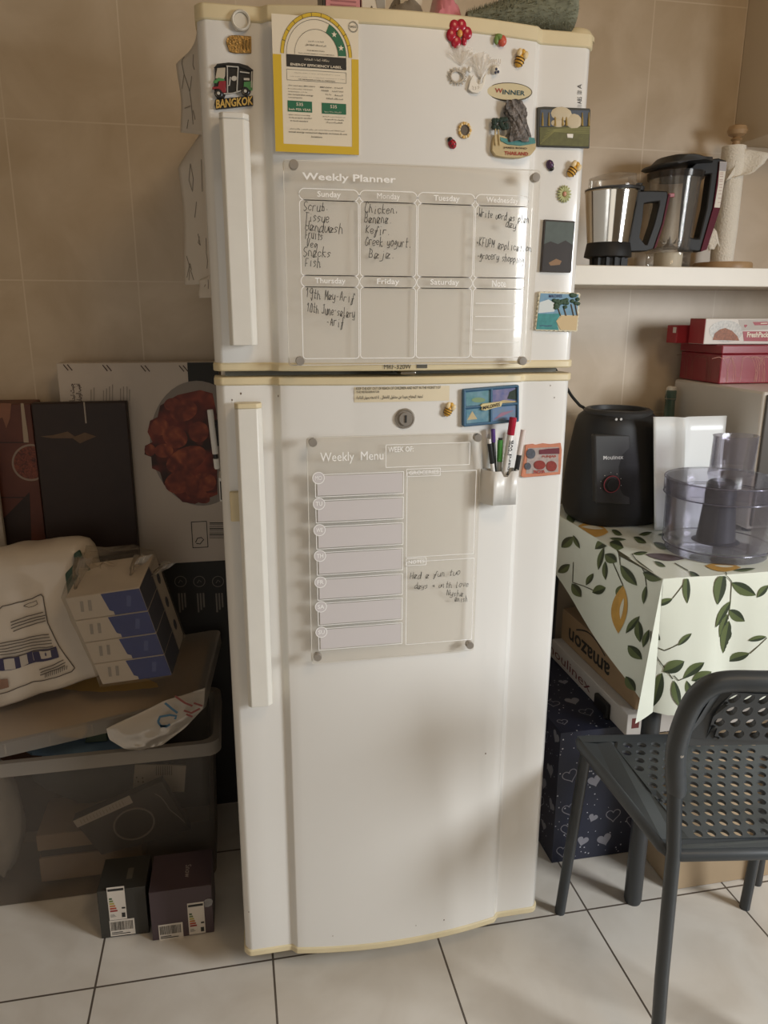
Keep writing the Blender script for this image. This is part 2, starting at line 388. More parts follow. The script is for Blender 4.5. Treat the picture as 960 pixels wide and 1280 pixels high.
def pprism(mb, pxs, Yb, Yf, m=0):   # photo outline on plane Yf, swept back to Yb
    P = [at(*q, Yf) for q in pxs]; mb.prism(P, (0, Yb-Yf, 0), m)
def pflat(mb, pxs, Y, m=0): mb.flat([at(*q, Y) for q in pxs], m)
def pline(mb, pxs, w, Y, m=0): stroke(mb, [at(*q, Y) for q in pxs], w, m=m)
Yw = ondoor(636, 116).y
b = MB(); pprism(b, ellpx(662, 648, 200, 80, L, rot=0.03), Yw+0.006, Yw-0.004); bd = b.build('brand_badge', mat('badge_rim', '#6f6a5c', 0.3, 0.6), fz, bevel=0.001)
b = MB(); pprism(b, ellpx(662, 648, 190, 71, L, rot=0.03), Yw-0.003, Yw-0.0048); b.build('badge_face', mat('badge_cream', '#d9cda9', 0.25), bd)
b = MB(); ptext(b, 'W', L(540, 617), L(606, 660), Yw-0.0053, bold=0.02); b.build('badge_initial', mat('badge_red', '#a03a34', 0.4), bd, angle=0)
b = MB(); ptext(b, 'INNER', L(606, 630), L(797, 682), Yw-0.0053, bold=0.02); b.build('badge_lettering', mat('badge_teal', '#26505a', 0.4), bd, angle=0)
t = MB(); Yf0 = -0.0006
for (y0, y1, s) in ((105, 111, 'A'), (113, 118, '320'), (121, 130, 'A85'), (131, 134, '11')):
    p, q = at(722, y0, Yf0), at(727, y1, Yf0); put_text(t, s, (q.x, Yf0, q.z), (0, 0, p.z-q.z), (p.x-q.x, 0, 0))
t.build('printed_code', m_ink, fz, angle=0)
c = at(728, 36, 0.03); MB().lathe((c.x-0.008, 0.035, ZT-0.004), [(0.03, 0), (0.03, 0.006), (0.022, 0.016), (0.01, 0.02), (0, 0.021)], 24, sy=0.8).build('hinge_cap', m_cream, fr)
c = at(510, 466, -0.02); MB().box((c.x-0.013, -0.024, c.z-0.003), (c.x+0.013, 0.04, c.z+0.003)).build('latch', m_steel, fr, bevel=0.002)
# chips and dirt specks of their own shape
sp = MB()
for px, py in ((311, 1140), (416, 1170), (555, 1150), (520, 1157), (296, 545), (290, 500), (607, 942), (693, 497), (348, 495), (301, 492), (688, 482)):
    c = ondoor(px, py, 0.0004); r = random.uniform(0.0009, 0.0018)
    sp.flat([(c.x+r*math.cos(k)*random.uniform(.6, 1), c.y, c.z+r*1.3*math.sin(k)) for k in (0, .9, 1.8, 2.7, 3.6, 4.5, 5.4)])
tag(sp.build('paint_chips', mat('rust_speck', '#6d5a45', 0.8), fd, angle=0), kind='stuff')
# ---------------------------------------------------------------- boards on the doors
m_acryl = clear('frosted_acrylic', '#fcfbf9', 0.3, 0.10, 0.08, '#f0ece5')
m_print = mat('white_print', '#fdfcfa', 0.5)
m_hand = mat('dry_marker_ink', '#34322f', 0.6)
m_patch = mat('pale_lilac_print', '#d2cccb', 0.6)
def rrect(x0, z0, x1, z1, r, Y, n=6, chamf=None):
    P = []
    for cx, cz, a0 in ((x1-r, z1-r, 0), (x0+r, z1-r, 90), (x0+r, z0+r, 180), (x1-r, z0+r, 270)):
        for k in range(n+1):
            a = R(a0+90*k/n); P.append(Vector((cx+r*math.cos(a), Y, cz+r*math.sin(a))))
    return P
YB = -0.037   # face of the boards
P1 = crop(340, 190, 4.571); P2 = crop(530, 200, 4.174); NN = crop(370, 540, 3.84)
def outline(mb, x0, z0, x1, z1, r, w, Y):
    P = rrect(x0, z0, x1, z1, r, Y); P.append(P[0]); stroke(mb, P, w)
def board(name, quad, label, cat):
    tl, tr, br, bl = [at(*q, YB) for q in quad]
    x0 = (tl.x+bl.x)/2; x1 = (tr.x+br.x)/2; z1 = (tl.z+tr.z)/2; z0 = (bl.z+br.z)/2
    t = thing(name, ((x0+x1)/2, YB, z0), label, cat)
    m = MB(); m.prism(rrect(x0, z0, x1, z1, 0.006, YB), (0, 0.0022, 0)); m.build('panel', m_acryl, t, bevel=0.0006)
    m = MB(); outline(m, x0+.001, z0+.001, x1-.001, z1-.001, 0.005, 0.0012, YB-0.0003); m.build('lit_edge', mat('edge_sheen', '#dcd8cf', 0.3), t, angle=0)
    return t, x0, z0, x1, z1
pl, bx0, bz0, bx1, bz1 = board('weekly_planner_board', [(355, 198), (678, 213), (662, 455), (358.6, 457)], 'clear acrylic weekly planner board with handwritten shopping lists on the freezer door', 'planner board')
Yp = YB-0.0005
tx = MB(); ptext(tx, 'Weekly Planner', P1(172, 116), P1(708, 190), Yp, bold=0.022); tx.build('title_print', m_print, pl, angle=0)
# columns and rows of the planner grid, measured from the photo
cols = [at(*P1(152, 255), Yp).x, at(*P1(498, 260), Yp).x, at(*P1(832, 270), Yp).x, at(*P2(268, 215), Yp).x, at(*P2(548, 230), Yp).x]
rowz = [at(*P1(320, 212), Yp).z, at(*P1(320, 278), Yp).z, at(*P1(320, 706), Yp).z, at(*P1(320, 772), Yp).z, at(*P1(330, 1180), Yp).z]
gr = MB(); dn = MB()
days = [['Sunday', 'Monday', 'Tuesday', 'Wednesday'], ['Thursday', 'Friday', 'Saturday', 'Note']]
for c in range(4):
    for r in range(2):
        outline(gr, cols[c]+.0006, rowz[2*r+1], cols[c+1]-.0006, rowz[2*r], 0.0085, 0.0012, Yp)
        outline(gr, cols[c]+.0012, rowz[2*r+2], cols[c+1]-.0012, rowz[2*r+1], 0.005, 0.0012, Yp)
        s = days[r][c]; wd = 0.0058*len(s); cx = (cols[c]+cols[c+1])/2; cz = (rowz[2*r]+rowz[2*r+1])/2; dn = MB()
        put_text(dn, s, (cx-wd/2, Yp, cz-.0055), (wd, 0, 0), (0, 0, 0.0105), bold=0.0 if s[0] == 'M' else 0.012); dn.build('day_label', m_print, pl, angle=0)
for k in range(1, 5):
    z = rowz[3]+(rowz[4]-rowz[3])*(k*0.19+0.02); stroke(gr, [(cols[3]+.006, Yp, z), (cols[4]-.006, Yp, z)], 0.0011)
gr.build('grid_print', m_print, pl, angle=0)
Yh = YB-0.0008
def note(name, lines, K, h, t, w=0.0009):
    m = MB()
    for s, a, b in lines: phand(m, s, K(*a), K(*b), h, Yh, w)
    m.build(name, m_hand, t, angle=0)
note('handwritten_list', [('Scrub.', (180, 332), (330, 336)), ('Tissue', (185, 392), (330, 400)), ('Handwash', (188, 446), (408, 462)), ('Fruits', (190, 496), (292, 498)), ('Veg', (195, 545), (262, 548)), ('Snacks', (178, 594), (340, 598)), ('Fish', (188, 652), (280, 656))], P1, 0.0125, pl)
note('handwritten_list', [('Chicken.', (528, 345), (725, 352)), ('Banana.', (528, 402), (690, 410)), ('Kefir.', (535, 462), (680, 478)), ('Greek yogurt.', (532, 530), (800, 546)), ('Baja.', (550, 600), (710, 612))], P1, 0.0125, pl)
note('handwritten_dates', [('19th May-Arif', (192, 830), (472, 860)), ('10th June-salary', (198, 910), (475, 948)), ('-Arif', (310, 992), (412, 996))], P1, 0.0125, pl)
note('handwritten_tasks', [('*Write word as plan', (270, 292), (548, 330)), ('day', (425, 348), (482, 360)), ('*KFUPM application', (270, 446), (562, 480)), ('*grocery shopping', (275, 512), (522, 538))], P2, 0.0112, pl, 0.0009)

me_, bx0, bz0, bx1, bz1 = board('weekly_menu_board', [(383, 546), (603, 541), (592, 813), (389, 831)], 'clear acrylic weekly menu board with day circles and a short note on the fridge door', 'menu board')
tx = MB(); ptext(tx, 'Weekly  Menu', NN(116, 100), NN(420, 146), Yp); tx.build('title_print', m_print, me_, angle=0)
gr = MB(); pt = MB(); ct = MB()
def rectpx(mb, a, b, w=0.0011):
    p, q = at(*a, Yp), at(*b, Yp); outline(mb, p.x, q.z, q.x, p.z, 0.0006, w, Yp); return p, q
rectpx(gr, NN(432, 62), NN(832, 156))
yl = [(206, 313), (330, 437), (456, 563), (580, 688), (706, 808), (824, 930), (946, 1048)]
for (a, b), s in zip(yl, ['MO', 'TU', 'WE', 'TH', 'FR', 'SA', 'SU']):
    k = (a-206)/740; xl = 92+16*k; xr = 516-8*k
    p = at(*NN(xl, a), Yp); q = at(*NN(xr, b-16), Yp)
    p2 = at(*NN(xl, b), Yp); zt, zb = p.z, p2.z
    outline(gr, p.x, zb, q.x, zt, 0.0006, 0.0012, Yp)
    pt.flat([(p.x+.003, Yp+.0002, zb+.002), (q.x-.002, Yp+.0002, zb+.002), (q.x-.002, Yp+.0002, zt-.002), (p.x+.003, Yp+.0002, zt-.002)])
    c = at(*NN(108+14*k, (a+15)), Yp); ring = [(c.x+.0095*math.cos(t), Yp-.0002, c.z+.0095*math.sin(t)) for t in (2*math.pi*i/24 for i in range(25))]
    stroke(gr, ring, 0.0012); pt.flat([Vector(v)+Vector((0, .0001, 0)) for v in ring[:-1]])
    d_ = MB(); put_text(d_, s, (c.x-.0055, Yp-.0003, c.z-.0035), (.011, 0, 0), (0, 0, .0072), bold=0.0 if s == 'MO' else 0.015); d_.build('day_label', m_print, me_, angle=0)
for (a, b, s, ta, tb) in ((NN(534, 196), NN(852, 583), 'GROCERIES', NN(540, 190), NN(664, 212)), (NN(532, 625), NN(842, 995), 'NOTES', NN(540, 622), NN(612, 645))):
    p, q = rectpx(gr, a, b)
    d_ = MB(); put_text(d_, s, (p.x+.003, Yp-.0003, p.z-.0035), (.0056*len(s), 0, 0), (0, 0, .0066), bold=0.012); d_.build('heading_print', m_print, me_, angle=0)
    outline(gr, p.x-.001, p.z-.0065, p.x+.006+.0056*len(s), p.z+.006, 0.0005, 0.0011, Yp)
ptext(ct, 'WEEK OF:', NN(443, 72), NN(564, 94), Yp-.0003, bold=0.012)
gr.build('grid_print', m_print, me_, angle=0); pt.build('shaded_boxes', m_patch, me_, angle=0); ct.build('heading_print', m_print, me_, angle=0)
note('handwritten_note', [('Had a fun two', (545, 706), (790, 684)), ('days > with love', (568, 752), (830, 742)), ('Nysha', (722, 784), (804, 788)), ('anish', (762, 812), (824, 814))], NN, 0.0105, me_, 0.0008)

# round steel magnets that hold the boards
def stud(c):
    m = MB(); m.lathe((c.x, c.y+0.006, c.z), [(0.0066, 0), (0.0068, 0.001), (0.0068, 0.010), (0.0062, 0.0112), (0, 0.0114)], 24, axis='y')
    return m
first = None
corner = ['upper left', 'upper right', 'lower left', 'lower right']
for bname, pts in (('weekly planner', ((367, 206), (669, 222), (375, 451), (653, 451))), ('weekly menu', ((391, 553), (597, 547), (397, 821), (587, 806)))):
    for k, (px, py) in enumerate(pts):
        c = at(px, py, YB-0.0068)
        c.y = YB-0.0063
        o = stud(c).build('round_magnet', m_steel_dk, org=c) if first is None else dup(first, c)
        if first is None: first = o
        tag(o, 'small round steel magnet pinning the %s corner of the %s board' % (corner[k], bname), 'magnet', 'board magnets')

# ---------------------------------------------------------------- energy label
E = crop(330, 10, 6.737)
m_lw = mat('label_paper', '#e7dcc6', 0.45); m_yel = mat('label_yellow', '#d6b32f', 0.45); m_grn = mat('label_green', '#1f6a4c', 0.45)
YE = -0.030
el = thing('energy_label', (*at(*E(430, 1220), YE).xy, at(*E(430, 1220), YE).z), 'white and yellow energy efficiency label stuck high on the freezer door', 'label')
p, q = at(*E(62, 45), YE), at(*E(800, 1238), YE); ex0, ex1, ez1, ez0 = p.x, q.x, p.z, q.z
def e2(x, y): # label-local position from the crop position, squared up
    v = at(*E(x, y), YE); return v
nE = 12
sh = MB(); sh.prism([(ex0, YE, ez0), (ex1, YE, ez0), (ex1, YE, ez1), (ex0, YE, ez1)], (0, 0.0014, 0)); base = sh.build('sheet', m_lw, el, angle=0)
def ez(y, x=430): return at(*E(x, y), YE).z
def exx(x, y=600): return at(*E(x, y), YE).x
zy = ez(410); zi = ez(1155); xi0, xi1 = exx(150), exx(738)
yb = MB()
for poly in ([(ex0, ez0), (ex1, ez0), (ex1, zi), (ex0, zi)], [(ex0, zi), (xi0, zi), (xi0, zy), (ex0, zy)], [(xi1, zi), (ex1, zi), (ex1, zy), (xi1, zy)]): yb.flat([(x, YE-.0003, z) for x, z in poly])
yb.build('yellow_border', m_yel, base, angle=0)
acx, acz = (exx(190, 410)+exx(692, 410))/2, ez(400); rad = (exx(692, 410)-exx(190, 410))/2
def arc(mb, r0, r1, a0, a1, Y, n=36, sy=1.06):
    I, O = [], []
    for k in range(n+1):
        a = R(a0+(a1-a0)*k/n); I.append((acx+r0*math.cos(a), Y, acz+r0*math.sin(a)*sy)); O.append((acx+r1*math.cos(a), Y, acz+r1*math.sin(a)*sy))
    mb.grid([I, O])
a = MB(); arc(a, rad*1.09, rad*1.19, 0, 180, YE-.0004); a.build('yellow_arch', m_yel, base, angle=0)
a = MB(); arc(a, rad*1.08, rad*1.092, 0, 180, YE-.0005); arc(a, rad*1.19, rad*1.2, 0, 180, YE-.0005); arc(a, rad*0.725, rad*0.735, 0, 180, YE-.0005); arc(a, rad*0.995, rad*1.005, 0, 180, YE-.0005)
for k in range(10): arc(a, rad*1.09, rad*1.19, 17+k*16, 17.8+k*16, YE-.0005, 2)
x0, x1, z0, z1 = exx(192, 560), exx(692, 600), ez(620, 430), ez(530, 430); outline(a, x0, z0, x1, z1, .0003, .0004, YE-.0005)
a.build('thin_lines', m_ink, base, angle=0)
a = MB(); arc(a, rad*0.735, rad*1.0, 2, 64, YE-.0005); a.build('green_arc', m_grn, base, angle=0)
for (x0, y0, x1, y1) in ((198, 778, 406, 882), (486, 798, 692, 900)):
    p, q = at(*E(x0, y0), YE), at(*E(x1, y1), YE); a = MB(); a.flat([(p.x, YE-.0005, q.z), (q.x, YE-.0005, q.z), (q.x, YE-.0005, p.z), (p.x, YE-.0005, p.z)]); a.build('green_field', m_grn, base, angle=0)
a = MB(); x0, x1 = exx(189, 450), exx(693, 470); a.flat([(x0, YE-.0005, ez(508)), (x1, YE-.0005, ez(508)), (x1, YE-.0005, ez(404)), (x0, YE-.0005, ez(404))]); a.build('black_band', m_ink, base, angle=0)
a = MB()
for ang in (17, 46):
    r = rad*0.865; cx, cz = acx+r*math.cos(R(ang)), acz+r*1.06*math.sin(R(ang))
    a.flat([(cx+(.0042 if k % 2 == 0 else .0017)*math.cos(R(90+36*k)), YE-.0008, cz+(.0042 if k % 2 == 0 else .0017)*math.sin(R(90+36*k))) for k in range(10)])
Yt = YE-.0009
ptext(a, arabic('بطاقة كفاءة الطاقة'), E(340, 420), E(548, 458), Yt); ptext(a, 'ENERGY EFFICIENCY LABEL', E(222, 462), E(656, 512), Yt, bold=0.02)
ptext(a, '535', E(272, 796), E(330, 826), Yt, bold=0.01); ptext(a, '535', E(558, 816), E(614, 846), Yt, bold=0.01)
ptext(a, 'kwh PER YEAR', E(210, 840), E(396, 870), Yt, bold=0.01); ptext(a, arabic('كيلو واط ساعة سنويا'), E(510, 864), E(652, 888), Yt)
a.build('white_lettering', m_lw, base, angle=0)
a = MB()
for s, u, v in ((arabic('كلما زادت النجوم'), (372, 272), (505, 296)), (arabic('كان استهلاك الطاقة اقل'), (348, 300), (526, 330)), ('THE MORE STARS', (362, 352), (510, 370)), ('THE LOWER ENERGY CONSUMPTION', (288, 374), (592, 402)),
    (arabic('استعمل هذه البطاقة لمقارنة انواع مختلفة من الثلاجات والفريزرات'), (248, 540), (640, 572)), ('USE THIS LABEL TO COMPARE DIFFERENT TYPES', (220, 572), (680, 604)), ('OF REFRIGERATORS & FREEZERS', (290, 594), (600, 622)),
    ('This card type: MRF-320W', (204, 645), (432, 670)), ('Brand(model) WINNER', (204, 674), (410, 694)), ('Volume(L) : 11.1s', (204, 697), (362, 716)), ('use comparative energy', (204, 720), (415, 746)), ('consumption', (204, 746), (322, 764)),
    ('MRF-320W :', (474, 660), (580, 678)), (arabic('النموذج'), (592, 664), (664, 684)), ('WINNER', (480, 688), (546, 704)), (arabic('العلامة التجارية'), (572, 694), (668, 714)), ('11.1s', (520, 720), (566, 736)), (arabic('السعة'), (596, 726), (664, 744)), (arabic('استهلاك الطاقة'), (526, 754), (664, 778)),
    ('when tested according', (206, 892), (388, 912)), ('to the program specified', (210, 915), (402, 938)), ('in Saudi standard', (224, 942), (370, 960)), (arabic('عند اختبارها حسب البرنامج'), (496, 908), (686, 928)), (arabic('والمواصفة السعودية'), (510, 930), (672, 952)), (arabic('القياسية'), (526, 956), (660, 976)),
    (arabic('كمية الطاقة المستهلكة تعتمد على مكان التركيب والاستخدام'), (220, 1010), (678, 1046)), ('actual energy consumed depends on house & unit', (210, 1034), (700, 1074)), ('locations', (400, 1076), (490, 1094))):
    ptext(a, s, E(*u), E(*v), Yt, bold=0.012)
a.build('black_lettering', m_ink, base, angle=0)
c = e2(750, 160); a = MB()
for r in (.0068, .0058): stroke(a, [(c.x+r*math.cos(t), YE-.0006, c.z+r*math.sin(t)) for t in (2*math.pi*k/28 for k in range(29))], .0004)
put_text(a, 'SASO', (c.x-.0045, YE-.0006, c.z-.0012), (.009, 0, 0), (0, 0, .0028), bold=.01); a.build('round_seal', m_ink, base, angle=0)

# ---------------------------------------------------------------- small magnets
K0 = crop(255, 0, 9.1375); RM = crop(660, 120, 4.267); MM = crop(570, 475, 6.4); C2 = crop(440, 450, 6.857)
c = ondoor(301, 26, 0.004)
ro = MB(); ro.lathe((c.x, c.y+.004, c.z), [(0.0095, 0.006), (0.0095, 0), (0.0125, 0), (0.0138, 0.004), (0.0132, 0.008), (0.0115, 0.0095), (0.0098, 0.008), (0.0095, 0.006), (0, 0.0055)], 36, axis='y')
tag(ro.build('round_magnet', mat('pearl_white_plastic', '#dcd6c8', 0.25)), 'white ring shaped magnet at the top left of the freezer door', 'magnet')
# gold mesh magnet
Yg = ondoor(297, 55).y
t = thing('gold_magnet', at(297, 62, Yg), 'small gold magnet with a round filigree end above the tuk-tuk', 'magnet')
m_gold = mat('antique_gold', '#b08f58', 0.35, 0.9, var=0.3, scale=300, bump=0.4)
b = MB(); pprism(b, [K0(255, 500), K0(250, 465), K0(268, 425), K0(310, 400), K0(362, 398), K0(540, 412), K0(542, 605), K0(360, 608), K0(290, 588)], Yg, Yg-.003); b.build('plate', m_gold, t, bevel=.0007)
b = MB()
for k in range(7):
    a_ = 2*math.pi*k/6; q = K0(330+(42*math.cos(a_) if k < 6 else 0), 490+(50*math.sin(a_) if k < 6 else 0)); c = at(*q, Yg-.0035); b.lathe((c.x, c.y+.001, c.z), [(0.0018, 0), (0.0016, .0012), (.0008, .0013), (0, .0006)], 10, axis='y')
for x in (450, 485, 520): b.tube([at(*K0(x, 450), Yg-.0035), at(*K0(x-4, 500), Yg-.0038), at(*K0(x, 560), Yg-.0035)], .0011, 6)
b.build('filigree', m_gold, t)
# tuk-tuk magnet
Yk = ondoor(293, 105).y
t = thing('tuk_tuk_magnet', at(293, 133, Yk), 'tuk-tuk shaped souvenir magnet with gold BANGKOK lettering', 'magnet')
m_blk = mat('black_enamel', '#22211f', 0.35); m_silv = mat('silver_paint', '#c9c5bb', 0.35, 0.3)
def relief(name, polys, Yb, Yf, m, parent, bev=.0006):
    b = MB()
    for P in polys: pprism(b, P, Yb, Yf)
    return b.build(name, m, parent, bevel=bev)
def KK(K, *pts): return [K(*p) for p in pts]
bo = relief('body', [KK(K0, (120, 770), (160, 730), (260, 715), (400, 722), (500, 755), (560, 800), (552, 990), (520, 1075), (470, 1095), (420, 1040), (250, 1065), (230, 1120), (150, 1130), (110, 1000), (128, 880))], Yk, Yk-.004, m_blk, t)
relief('roof', [KK(K0, (110, 775), (150, 728), (280, 712), (400, 720), (500, 748), (565, 800), (540, 812), (400, 760), (280, 742), (170, 752))], Yk-.003, Yk-.0065, m_blk, t)
relief('windscreen', [KK(K0, (150, 775), (245, 770), (240, 860), (225, 905), (128, 895))], Yk-.003, Yk-.0048, mat('cream_pane', '#b9ae99', 0.4), t)
relief('red_nose', [KK(K0, (170, 925), (250, 920), (252, 1052), (215, 1060), (165, 1015), (92, 1018), (95, 990), (160, 985))], Yk-.003, Yk-.006, mat('dark_red_enamel', '#8e2a32', 0.35), t)
relief('green_panel', [KK(K0, (455, 935), (552, 925), (555, 1030), (505, 1030), (480, 1000), (450, 1000))], Yk-.003, Yk-.0055, mat('green_enamel', '#4f8a52', 0.35), t)
relief('green_trim', [KK(K0, (105, 925), (165, 885), (235, 900), (235, 925), (160, 930), (150, 950), (110, 950))], Yk-.003, Yk-.0052, mat('green_enamel', '#4f8a52', 0.35), t)
b = MB()
for P in ([(265, 755), (268, 1060)], [(390, 750), (375, 1040)], [(225, 1070), (330, 1065), (425, 1035)], [(255, 755), (390, 765)], [(300, 880), (290, 975), (262, 980)], [(410, 820), (520, 835)], [(545, 815), (540, 1000)]): b.tube([at(*K0(*q), Yk-.0055) for q in P], .0009, 6)
pprism(b, ellpx(345, 895, 32, 28, K0), Yk-.003, Yk-.0055); pprism(b, KK(K0, (455, 890), (520, 892), (520, 918), (455, 915)), Yk-.003, Yk-.0055)
b.build('silver_frame', m_silv, t)
for cx, cy in ((165, 1075), (470, 1050)):
    c = at(*K0(cx, cy), Yk-.003); wv = MB().lathe((c.x, c.y, c.z), [(.0056, 0), (.0058, .0035), (.0045, .0042), (.0026, .0036), (.0024, .0045), (0, .005)], 24, axis='y').build('wheel', m_blk, t)
    MB().lathe((c.x, c.y-.0045, c.z), [(.0023, 0), (.002, .0008), (0, .001)], 16, axis='y').build('hub', m_silv, wv)
pb = relief('name_plate', [KK(K0, (130, 1135), (350, 1110), (560, 1090), (562, 1200), (350, 1225), (135, 1248), (118, 1190))], Yk, Yk-.005, m_blk, t)
b = MB()
O_, X_, T_ = at(*K0(138, 1240), Yk-.0062), at(*K0(560, 1196), Yk-.0062), at(*K0(138, 1140), Yk-.0062)
put_text(b, 'BANGKOK', O_, X_-O_, T_-O_, bold=.03); b.v = b.v; b.build('lettering', mat('gold_paint', '#c9a555', 0.4), pb, angle=0, solid=.0012)
# red flower
Yr = ondoor(572, 43).y
t = thing('flower_magnet', at(572, 58, Yr), 'red five petal flower magnet at the top of the freezer door', 'magnet')
m_redp = mat('glossy_red', '#b02236', 0.25)
fc = L(230, 160); c = at(*fc, Yr)
for pxy in ((190, 90), (250, 85), (298, 150), (205, 225), (165, 165)):
    d = at(*L(*pxy), Yr-.002); b = MB()
    b.ball((d.x, d.y-.001, d.z), .0078, .003, .0088, 16, fn=None); b.build('petal', m_redp, t)
d = at(*L(275, 215), Yr-.002); MB().ball((d.x, d.y, d.z), .004, .0025, .007, 12).build('petal', m_redp, t)
MB().ball((c.x, Yr-.005, c.z), .0042, .003, .0052, 14).build('flower_centre', mat('orange_centre', '#dca04f', 0.35), t)
# strawberry
Yr = ondoor(626, 49).y
t = thing('strawberry_magnet', at(626, 60, Yr), 'little strawberry magnet with green leaves near the top of the freezer door', 'magnet')
c = at(*L(602, 220), Yr-.004); MB().ball(c, .0068, .005, .0088, 16, fn=lambda d: 1-0.25*max(0, -d.z)).build('berry', mat('strawberry_red', '#d8604a', 0.4, var=0.25, scale=500), t)
for (x, y, rx, rz) in ((575, 170, .006, .003), (552, 205, .0035, .0065), (585, 190, .004, .003)):
    c = at(*L(x, y), Yr-.006); MB().ball(c, rx, .0025, rz, 10).build('leaf', mat('leaf_green_plastic', '#6f8a45', 0.45), t)
# bees
m_bee = mat('bee_yellow', '#d9a63f', 0.4); m_wing = mat('bee_wing_cream', '#e6cfa0', 0.4); m_brn = mat('bee_stripe', '#4a3418', 0.5)
def bee(c, label, s=1.0, ang=-35):
    t = thing('bee_magnet', c, label, 'magnet', 'bee magnets')
    a = R(ang); ax = Vector((math.sin(a), 0, math.cos(a))); sd = Vector((ax.z, 0, -ax.x)); M = Matrix(((sd.x, 0, ax.x, c.x), (0, 1, 0, c.y-.004), (sd.z, 0, ax.z, c.z), (0, 0, 0, 1)))
    MB().ball((0, 0, -.002*s), .0062*s, .005*s, .0085*s, 16).move(M).build('body', m_bee, t)
    for z in (-.0065, -.003, .0006):
        r = math.sqrt(max(0.05, 1-((z+.002)/.0085)**2)); b = MB(); b.tube([Vector((.0063*s*r*math.cos(k), .0052*s*r*math.sin(k), z*s)) for k in (2*math.pi*i/20 for i in range(20))], .0006*s, 6, closed=True); b.move(M).build('stripe', m_brn, t)
    for x in (-.0045, .0045): MB().ball((x*s, -.003*s, .006*s), .0036*s, .0022*s, .0052*s, 12).move(M).build('wing', m_wing, t)
    MB().ball((0, -.0015*s, .0085*s), .0038*s, .0036*s, .0036*s, 12).move(M).build('head', m_bee, t)
bee(ondoor(649, 75), 'yellow bee magnet just above the brand badge', 1.15, 20)
bee(ondoor(715, 213), 'yellow bee magnet beside the purple ladybird on the right flank', 1.15, 35)
bee(ondoor(560, 512), 'yellow bee magnet on the fridge door beside the blue island frame', 1.1, 25)
# tulle favours: two baby charms with gathered netting
m_tulle = clear('white_tulle', '#ffffff', 0.4, 0.3, 0.2, '#efe6d8')
Yr = ondoor(588, 90).y
t = thing('baby_favour_magnet', at(590, 112, Yr), 'white baby keepsake magnet with a bib, a lace ring and a tuft of tulle', 'magnet')
def ruffle(parent, K, cx, cy, w, h, seed):
    random.seed(seed); m = MB()
    for k in range(9):
        a = -0.9+1.8*k/8; rows = []
        for i in range(5):
            f = i/4; rr = []
            for j in range(3):
                x = cx+math.sin(a)*w*f+(j-1)*w*0.16*(0.4+f)+random.uniform(-6, 6); y = cy-math.cos(a)*h*f+random.uniform(-6, 6)
                v = at(*K(x, y), Yr-.003-.006*f*random.random()); rr.append(v)
            rows.append(rr)
        m.grid(rows)
    return m.build('tulle_tuft', m_tulle, parent)
ruffle(t, L, 250, 420, 130, 170, 3); ruffle(t, L, 420, 520, 110, 210, 4)
m_lace = mat('white_lace', '#cfc4b2', 0.6, var=0.35, scale=900); m_bib = mat('white_bib', '#ece7dc', 0.5)
c = at(*L(215, 520), Yr-.004); b = MB(); b.tube([(c.x+.0098*math.cos(k), c.y, c.z+.0078*math.sin(k)) for k in (2*math.pi*i/28 for i in range(28))], .0014, 6, closed=True)
for i in range(14):
    k = 2*math.pi*i/14; b.tube([(c.x+(.0125+.0022*math.cos(j))*math.cos(k), c.y, c.z+(.0102+.0022*math.cos(j))*math.sin(k)+.0016*math.sin(j)) for j in (0, 1.2, 2.4, 3.6, 4.8)], .0007, 5, closed=True)
b.build('lace_ring', m_lace, t)
ob = [L(325, 560), L(355, 500), L(372, 555), L(400, 588), L(432, 570), L(440, 525), L(472, 480), L(455, 560), L(430, 630), L(395, 662), L(345, 655), L(312, 625)]
bb = relief('bib', [ob], Yr-.002, Yr-.005, m_bib, t)
b = MB(); pline(b, KK(L, (345, 600), (358, 615), (348, 625), (362, 632)), .0006, Yr-.0054); pline(b, KK(L, (372, 605), (378, 622), (370, 632)), .0006, Yr-.0054); pline(b, KK(L, (405, 598), (392, 606), (404, 615), (392, 624)), .0006, Yr-.0054); b.build('stitched_letters', m_steel_dk, bb, angle=0)
c = at(*L(322, 458), Yr-.006); MB().ball(c, .0035, .003, .0042, 12).build('bead', m_bib, t)
Yr = ondoor(620, 75).y; t = thing('bead_magnet', at(620, 80, Yr), 'small white round magnet with dark blue spots beside the tulle keepsake', 'magnet')
c = at(*L(545, 462), Yr-.004); MB().ball(c, .0068, .005, .0065, 14).build('body', m_bib, t)
for x, y in ((552, 455), (568, 478), (545, 485)):
    d = at(*L(x, y), Yr-.0088); MB().ball(d, .0018, .0012, .0022, 8).build('spot', mat('navy_spot', '#2c3552', 0.4), t)
b = MB()
for k in range(5): b.tube([at(*L(530+8*k, 445), Yr-.003), at(*L(520+16*k, 400-6*(k % 2)), Yr-.006), at(*L(515+18*k, 370), Yr-.004)], .0008, 5)
b.build('tulle_tuft', m_tulle, t)
